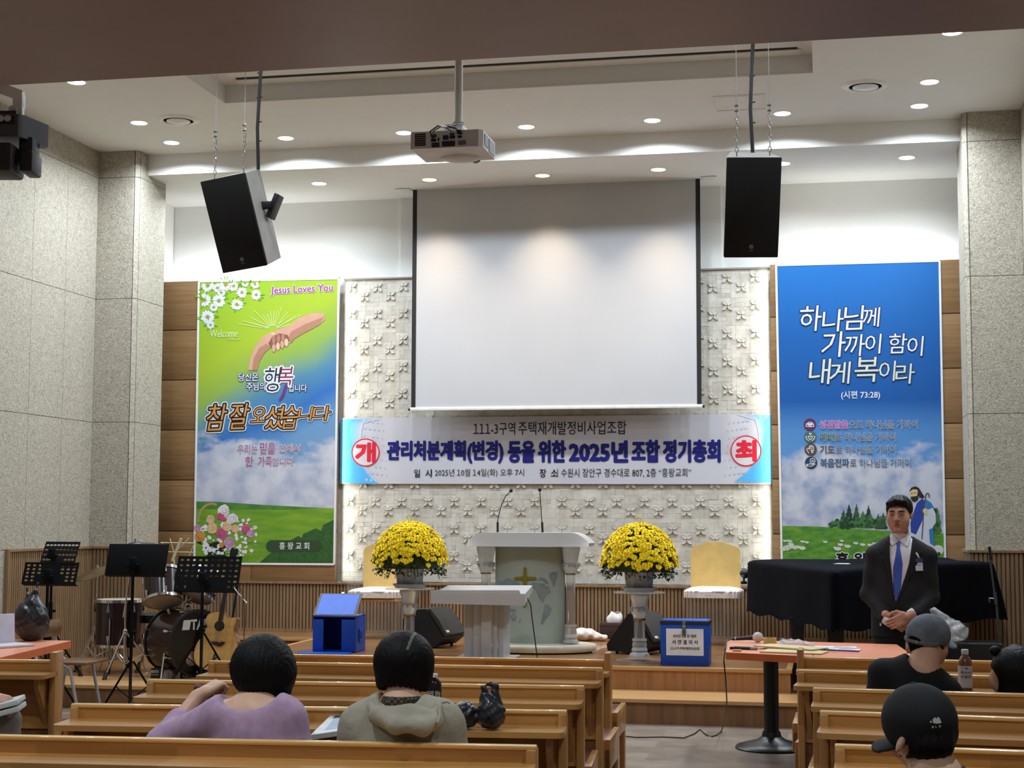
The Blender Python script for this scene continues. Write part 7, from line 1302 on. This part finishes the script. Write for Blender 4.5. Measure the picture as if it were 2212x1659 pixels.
def hr(P): q = (P - cc_) @ Rc; d = s_ell(q, (0, -.004, -.026), (.098, .111, .106)); d = smin(d, s_ell(P, L(2010, 1612, 4.81), (.062, .045, .036)), .03); d = smax(d, -s_ell(P, L(1938, 1606, 4.83), (.036, .06, .05)), .01); a = P[:, 0] * 260; return smax(smax(d + .0012 * np.sin(a), L(2000, 1640)[2] + .006 * np.sin(P[:, 0] * 110) - P[:, 2], .006), q[:, 1] - .05, .012)
MB().sdf(hr, tuple(cc_ - .2), tuple(cc_ + .2), .005).build('hair', M_HAIR, t, 80); legs_seated(t, .03, .06, .47, plain('dark_trousers', (36, 36, 42), .8))
a_, b_ = Vector((L.o.x - .32, 4.55)), Vector((1.68, 4.5)); pew('wooden pew carrying the black cap wearer', a_, b_, group='aisle-side pews')
# ---- person at the edge with booklets
Y = 6.95; L = Loc(-70, Y); t = person('person at the picture edge in grey trousers holding booklets, mostly out of sight', L.o); hp = L(-2, 1512, 7.0)
def body(P):
    d = s_chain(P, [L(-110, 1620), L(-110, 1450), L(-110, 1330)], [.12, .11, .07], .05); d = smin(d, s_ell(P, L(-110, 1270), (.08, .095, .12)), .03); d = smin(d, s_chain(P, [L(-60, 1400), L(-45, 1530), L(-14, 1512, 7.0)], [.05, .042, .03], .03), .04); return smin(d, hand(P, basis((.8, .2, -.2), (0.1, -.4, .8), hp, True), 1.05, (.7, .8, .5)), .012)
MB().sdf(body, (-.35, -.3, .4), (.35, .4, 1.45), .008).build('body', M_SKIN, t)
def cd(P): q = P * np.array([1, 1.3, 1]); S_ = np.array([1, 1.3, 1]); d = s_chain(q, [L(-110, 1620) * S_, L(-110, 1430) * S_], [.19, .18], .05); return smin(d, s_chain(P, [L(-65, 1395), L(-48, 1528), L(-20, 1516, 6.99)], [.065, .055, .04], .02), .04)
MB().sdf(cd, (-.4, -.3, .42), (.3, .4, 1.25), .012).build('cardigan', plain('dark_cardigan', (34, 32, 38), .9), t)
MB().sdf(lambda P: s_ell(P, L(-112, 1255), (.095, .11, .11)), (-.3, -.2, 1.0), (.2, .2, 1.5), .012).build('hair', M_HAIR, t)
def tr(P): d = s_chain(P, [L(-120, 1600), L(10, 1562, 7.12), L(14, 1690, 7.2)], [.1, .075, .06], .03); d = smin(d, s_chain(P, [L(-150, 1600), L(-60, 1570, 7.25), L(-60, 1700, 7.3)], [.1, .07, .06], .03), .05); return d + .004 * np.sin(P[:, 0] * 40 + P[:, 2] * 45)
MB().sdf(tr, (-.4, -.25, .1), (.35, .5, .75), .01).build('trousers', mat('grey_trousers', (150, 146, 142), .85, col2=(132, 128, 126), scale=8), t, 80)
for k, pz in enumerate((1536, 1521)): q_ = L.o + Vector(L(8 - 2 * k, pz, 7.02 + .01 * k)); g = tag(MB().box(-.16, .09, -.12, .12, -.012, .012, .004, Matrix.Rotation(math.radians(-14), 4, 'Y')).build('booklet', plain('white_booklet%d' % k, (206 + 12 * k, 212 + 8 * k, 208 + 10 * k), .6), loc=q_, rotz=math.radians(20)), ['white booklet at the bottom of the two on the grey trousers', 'white booklet on top under the hand at the picture edge'][k], 'booklet')
a_ = (-6.2, 6.62); pew('wooden pew carrying the booklet holder', a_, (L.o.x + .10, 6.68), group='side pews')
# ---- standing man in the suit
X0, Y = .518, 11.6; L = Loc(1945, Y); L.o.x = X0; t = person('person in a black suit and blue tie standing with clasped hands before the piano', L.o)
V3 = lambda px, py, d=0.0: np.array(((px - 1945) / 300.0, d, 1.753 - (py - 1072) / 300.0)); K = 1.07; RH = rotm(math.radians(4), 0, math.radians(-13)); HC = V3(1943, 1111, -.02)
def headc(P): return ((P - HC) @ RH) / K
def head(P):
    q = headc(P); d = s_ell(q, (0, .014, .035), (.076, .096, .088)); d = smin(d, s_ell(q, (0, -.03, -.026), (.070, .064, .084)), .03); d = smin(d, s_ell(q, (0, -.036, -.072), (.060, .050, .040)), .03)
    for s_ in (-1, 1): d = smin(d, s_ell(q, (s_ * .044, -.056, -.034), (.028, .026, .034)), .02)
    d = smin(d, s_ell(q, (0, -.082, .024), (.05, .014, .013)), .016); d = smin(d, s_ell(q, (0, -.082, -.099), (.022, .018, .016)), .018)
    for s_ in (-1, 1): d = smax(d, -s_ell(q, (s_ * .032, -.105, .006), (.017, .016, .009)), .012)
    for s_ in (-1, 1): d = smin(d, s_ell(q, (s_ * .032, -.0805, .005), (.0165, .010, .0085)), .006)
    d = smin(d, s_cone(q, (0, -.090, .012), (0, -.110, -.026), .0085, .0125), .012)
    for s_ in (-1, 1): d = smin(d, s_ell(q, (s_ * .0125, -.100, -.030), (.0085, .010, .008)), .008)
    d = smin(d, s_ell(q, (0, -.092, -.0575), (.023, .011, .0062)), .006); d = smin(d, s_ell(q, (0, -.091, -.0665), (.019, .011, .0068)), .005)
    for s_ in (-1, 1): d = smin(d, s_ell(q, (s_ * .079, .004, -.006), (.009, .019, .032)), .008)
    return d * K
wl, wr_ = V3(1919, 1336, -.15), V3(1962, 1322, -.16); hm1 = basis((-.86, -.10, -.42), (-.1, -1, -.1), V3(1940, 1331, -.205), True); hm2 = basis((.78, -.05, -.55), (.1, -1, 0), V3(1930, 1336, -.165), False)
def body(P):
    d = head(P); d = smin(d, s_chain(P, [V3(1944, 1135, .02), V3(1945, 1172, .03), V3(1945, 1200, .03)], [.060, .063, .07], .03), .035); d = smin(d, s_chain(P, [V3(1945, 1200, .03), V3(1942, 1300, .0), V3(1940, 1370, .0)], [.10, .11, .11], .05), .06)
    d = smin(d, s_cone(P, V3(1894, 1196, .03), V3(1998, 1198, .03), .038, .038), .06)
    for ch in ([V3(1892, 1200, .025), V3(1876, 1282, .01), wl], [V3(2001, 1203, .025), V3(2006, 1286, .01), wr_]): d = smin(d, s_chain(P, ch, [.040, .036, .029], .03), .03)
    return smin(np.minimum(d, hand(P, hm2, 1.0, (.5, .6, .5))), hand(P, hm1, 1.02, (.28, .55, .5)), .004)
def onhead(x, z, e=.0):
    ys = np.linspace(-.14, -.02, 300); P_ = HC + K * (np.stack([np.full(300, x), ys, np.full(300, z)], 1) @ RH.T); i = int(np.argmax(head(P_) < 0)); return HC + K * (np.array((x, ys[i] - e, z)) @ RH.T)
MB().sdf(body, (-.32, -.29, .70), (.32, .22, 1.78), .0040).build('body', mat('skin_shaded', (188, 144, 120), .5, col2=(176, 130, 108), scale=12, spec=.35), t, 80)  # the shade he stands in is put into this darker skin colour
for s_ in (-1, 1):
    g = MB(); pr = [(.013, .0245, .0030), (.022, .0275, .0042), (.034, .0295, .0042), (.044, .0275, .0034), (.051, .0235, .0014)]
    for dz in (-.0018, .0018): g.tube([onhead(s_ * x, z + dz, .0) for x, z, r in pr], [r for x, z, r in pr], 8)
    g.build('eyebrow', M_BROW, t)
    MB().tube([onhead(s_ * x, z, .0004) for x, z in ((.018, .0015), (.025, .0048), (.033, .0056), (.041, .0042), (.047, .0015))], [.0008, .0018, .0020, .0018, .0008], 8).build('eye', M_EYED, t)
    MB().tube([onhead(s_ * x, -.0345, .0002) for x in (.006, .0105, .014)], [.0012, .0022, .0012], 8).build('nostril', M_EYED, t)
MB().tube([onhead(x, z, .0004) for x, z in ((-.024, -.0640), (-.014, -.0618), (-.005, -.0612), (0, -.0620), (.005, -.0612), (.014, -.0618), (.024, -.0640))], [.0006, .0011, .0013, .0012, .0013, .0011, .0006], 8).m(1).tube([onhead(x, z, -.0012) for x, z in ((-.021, -.0622), (-.010, -.0578), (-.003, -.0568), (.003, -.0568), (.010, -.0578), (.021, -.0622))], [.0012, .0036, .0036, .0036, .0036, .0012], 8).tube([onhead(x, z, -.0014) for x, z in ((-.018, -.0650), (-.008, -.0676), (.008, -.0676), (.018, -.0650))], [.0014, .0044, .0044, .0014], 8).build('mouth', [M_EYED, M_LIP], t)
def hairf(P):
    q = headc(P); d = s_ell(q, (0, .016, .040), (.089, .106, .092)); zl_ = np.where(q[:, 1] < -.058, .066 - .02 * np.abs(q[:, 0]) / .07, np.where(q[:, 1] < -.022, .066 - .02 * np.abs(q[:, 0]) / .07 - (q[:, 1] + .058) / .036 * .055, np.where(q[:, 1] < .012, -.008, np.where(q[:, 1] < .03, -.008 - (q[:, 1] - .012) / .018 * .05, -.058)))); d = smax(d, zl_ - q[:, 2], .008)
    d = smin(d, s_chain(q, [(-.06, -.055, .078), (-.01, -.082, .092), (.05, -.068, .088)], [.014, .017, .014], .02), .03); return (d + .0012 * np.sin(q[:, 0] * 210 + q[:, 1] * 60)) * K
MB().sdf(hairf, tuple(HC - .16), tuple(HC + .18), .0042).build('hair', M_HAIR, t, 80)
TS = np.array([1, 1.55, 1])
def torso(P, e=0.0):
    q = P * TS; d = s_chain(q, [V3(1945, 1215, .02) * TS, V3(1942, 1300, .0) * TS, V3(1938, 1375, .0) * TS], [.205 + e, .185 + e, .20 + e], .08); return smin(d, s_chain(P, [V3(1893, 1197, .03), V3(1944, 1178, .035), V3(1999, 1198, .03)], [.066 + e, .062 + e, .066 + e], .03), .06)
def poly_in(P, pts):   # signed distance to a polygon in the front plane
    x, z = P[:, 0], P[:, 2]; n = len(pts); V = [V3(*p) for p in pts]; d = np.full(len(P), 1e9); ins = np.zeros(len(P), bool)
    for i in range(n):
        a, b_ = V[i][[0, 2]], V[(i + 1) % n][[0, 2]]; e = b_ - a; t_ = np.clip(((x - a[0]) * e[0] + (z - a[1]) * e[1]) / (e @ e), 0, 1); d = np.minimum(d, np.hypot(x - a[0] - t_ * e[0], z - a[1] - t_ * e[1])); c_ = ((a[1] > z) != (b_[1] > z)) & (x < (b_[0] - a[0]) * (z - a[1]) / (b_[1] - a[1] + 1e-12) + a[0]); ins ^= c_
    return np.where(ins, -d, d)
VNECK = [(1921, 1152), (1930, 1150), (1960, 1150), (1971, 1152), (1960, 1215), (1938, 1285), (1931, 1296), (1926, 1262), (1921, 1210)]
def jacket(P):
    d = torso(P)
    for ch in ([V3(1890, 1198, .025), V3(1875, 1282, .01), V3(1908, 1328, -.135)], [V3(2003, 1201, .025), V3(2007, 1286, .01), V3(1972, 1317, -.14)]): d = smin(d, s_chain(P, ch, [.060, .053, .045], .03), .03)
    d = d + .003 * np.sin(P[:, 2] * 28 + P[:, 0] * 17) * np.sin(P[:, 2] * 11 + 1); cut = np.maximum(poly_in(P, VNECK), P[:, 1] - .0); d = smax(d, -cut, .004); d = smax(d, V3(0, 1372)[2] - P[:, 2], .01); return smax(d, -s_cone(P, V3(1945, 1170, .02), V3(1944, 1120, .02), .064, .07), .006)
M_SUIT = mat('black_suit', (12, 12, 16), .85, col2=(15, 16, 19), scale=5); jk = MB().sdf(jacket, (-.36, -.26, .68), (.36, .24, 1.56), .0065).build('suit_jacket', M_SUIT, t, 70)
def lap(pts): return lambda P: smax(smax(torso(P, .007), -torso(P, -.004), .002), np.maximum(poly_in(P, pts), P[:, 1] + .01), .003)
for pts in ([(1922, 1153), (1912, 1166), (1901, 1190), (1910, 1196), (1905, 1201), (1928, 1290), (1931, 1297), (1926, 1255), (1921, 1200)], [(1971, 1153), (1980, 1168), (1990, 1192), (1981, 1199), (1987, 1203), (1938, 1290), (1931, 1299), (1944, 1262), (1962, 1212)]): MB().sdf(lap(pts), (-.22, -.25, .9), (.22, .06, 1.56), .0045).build('lapel', M_SUIT, jk, 60)
def shirt(P): d = torso(P, -.012); d = smin(d, smax(s_cone(P, V3(1945, 1175, .02), V3(1944, 1148, .015), .068, .064), P[:, 2] - V3(0, 1151)[2] + .25 * (P[:, 1] + .03), .006), .02); d = smax(d, V3(0, 1340)[2] - P[:, 2], .01); return smax(d, -s_cone(P, V3(1945, 1168, .02), V3(1944, 1120, .012), .057, .060), .004)
M_SHIRT = plain('white_shirt', (226, 224, 234), .7); sr = MB().sdf(shirt, (-.26, -.22, .85), (.26, .22, 1.56), .006).build('shirt', M_SHIRT, t, 70)
for pts in ([(1923, 1148), (1921, 1172), (1926, 1178), (1940, 1168), (1932, 1156)], [(1964, 1146), (1968, 1156), (1958, 1180), (1943, 1168), (1955, 1155)]):
    MB().sdf(lambda P: smax(smax(smin(shirt(P), torso(P, -.012), .02) - .007, -(shirt(P) + .002), .002), np.maximum(poly_in(P, pts), P[:, 1] + .005), .003), (-.12, -.2, 1.36), (.12, .06, 1.56), .0035).build('collar_point', M_SHIRT, sr, 60)
def tie(P): return smax(smax(torso(P, -.002), -torso(P, -.016), .002), np.maximum(np.minimum(poly_in(P, [(1934, 1167), (1944, 1168), (1942, 1180), (1936, 1180)]), poly_in(P, [(1936, 1179), (1942, 1179), (1947, 1215), (1943, 1262), (1933, 1300), (1927, 1262), (1927, 1225)])), P[:, 1] + .01), .004)
MB().sdf(tie, (-.1, -.24, .95), (.1, .04, 1.46), .0042).build('necktie', mat('blue_tie', (58, 88, 178), .55, col2=(50, 76, 162), scale=60), t, 60)
for c_, d_, r in ((V3(1911, 1331, -.145), V3(1918, 1336, -.155), .043), (V3(1968, 1319, -.145), V3(1960, 1324, -.16), .043)): MB().tube([c_ + (c_ - d_) * .3, d_, d_ + (d_ - c_) * .25], [r, r * .96, r * .94], 18, False, False).build('shirt_cuff', M_SHIRT, t)
def ontorso(px, py, e=.0): p = V3(px, py); ys = np.linspace(-.3, .0, 400); P_ = np.stack([np.full(400, p[0]), ys, np.full(400, p[2])], 1); i = int(np.argmax(torso(P_, .002) < 0)); return np.array((p[0], ys[i] - e, p[2]))
q_ = ontorso(1981, 1217, .006); bd = MB().cbox(q_, (.052, .003, .088), (math.radians(-6), 0, math.radians(12)), .001).build('name_badge', plain('badge_white', (214, 212, 226), .4), jk); MB().cbox(q_ + np.array((0.0, -.0015, .030)), (.053, .003, .028), (math.radians(-6), 0, math.radians(12))).build('badge_header', plain('badge_purple', (66, 54, 112), .4), bd)
MB().tube([ontorso(1981, 1203, .004), ontorso(1979, 1198, .006), ontorso(1975, 1192, .004)], [.004, .006, .007], 8).build('badge_clip', M_RIM, bd); MB().cbox(q_ + np.array((0, -.002, -.005)), (.03, .001, .004), (math.radians(-6), 0, math.radians(12))).cbox(q_ + np.array((0, -.002, -.035)), (.026, .001, .005), (math.radians(-6), 0, math.radians(12))).build('badge_print', M_INK, bd)
MB().tube([ontorso(1899, 1341, .004), ontorso(1900, 1347, .004)], [.006, .006], 8).build('pocket_clip', M_RIM, jk)
def trs(P):
    d = s_ell(P, V3(1940, 1375, .0), (.175, .125, .12))
    for s_ in (-1, 1): d = smin(d, s_chain(P, [(s_ * .085 - .015, .0, .78), (s_ * .10 - .015, .01, .45), (s_ * .11 - .015, .02, .05)], [.098, .075, .062], .03), .03)
    return d
MB().sdf(trs, (-.28, -.2, .01), (.26, .2, .92), .012).build('suit_trousers', M_SUIT, t, 70)
for s_ in (-1, 1): MB().ball((s_ * .115 - .015, -.06, .045), (.048, .14, .045), 14).build('shoe', M_BLACK, t)
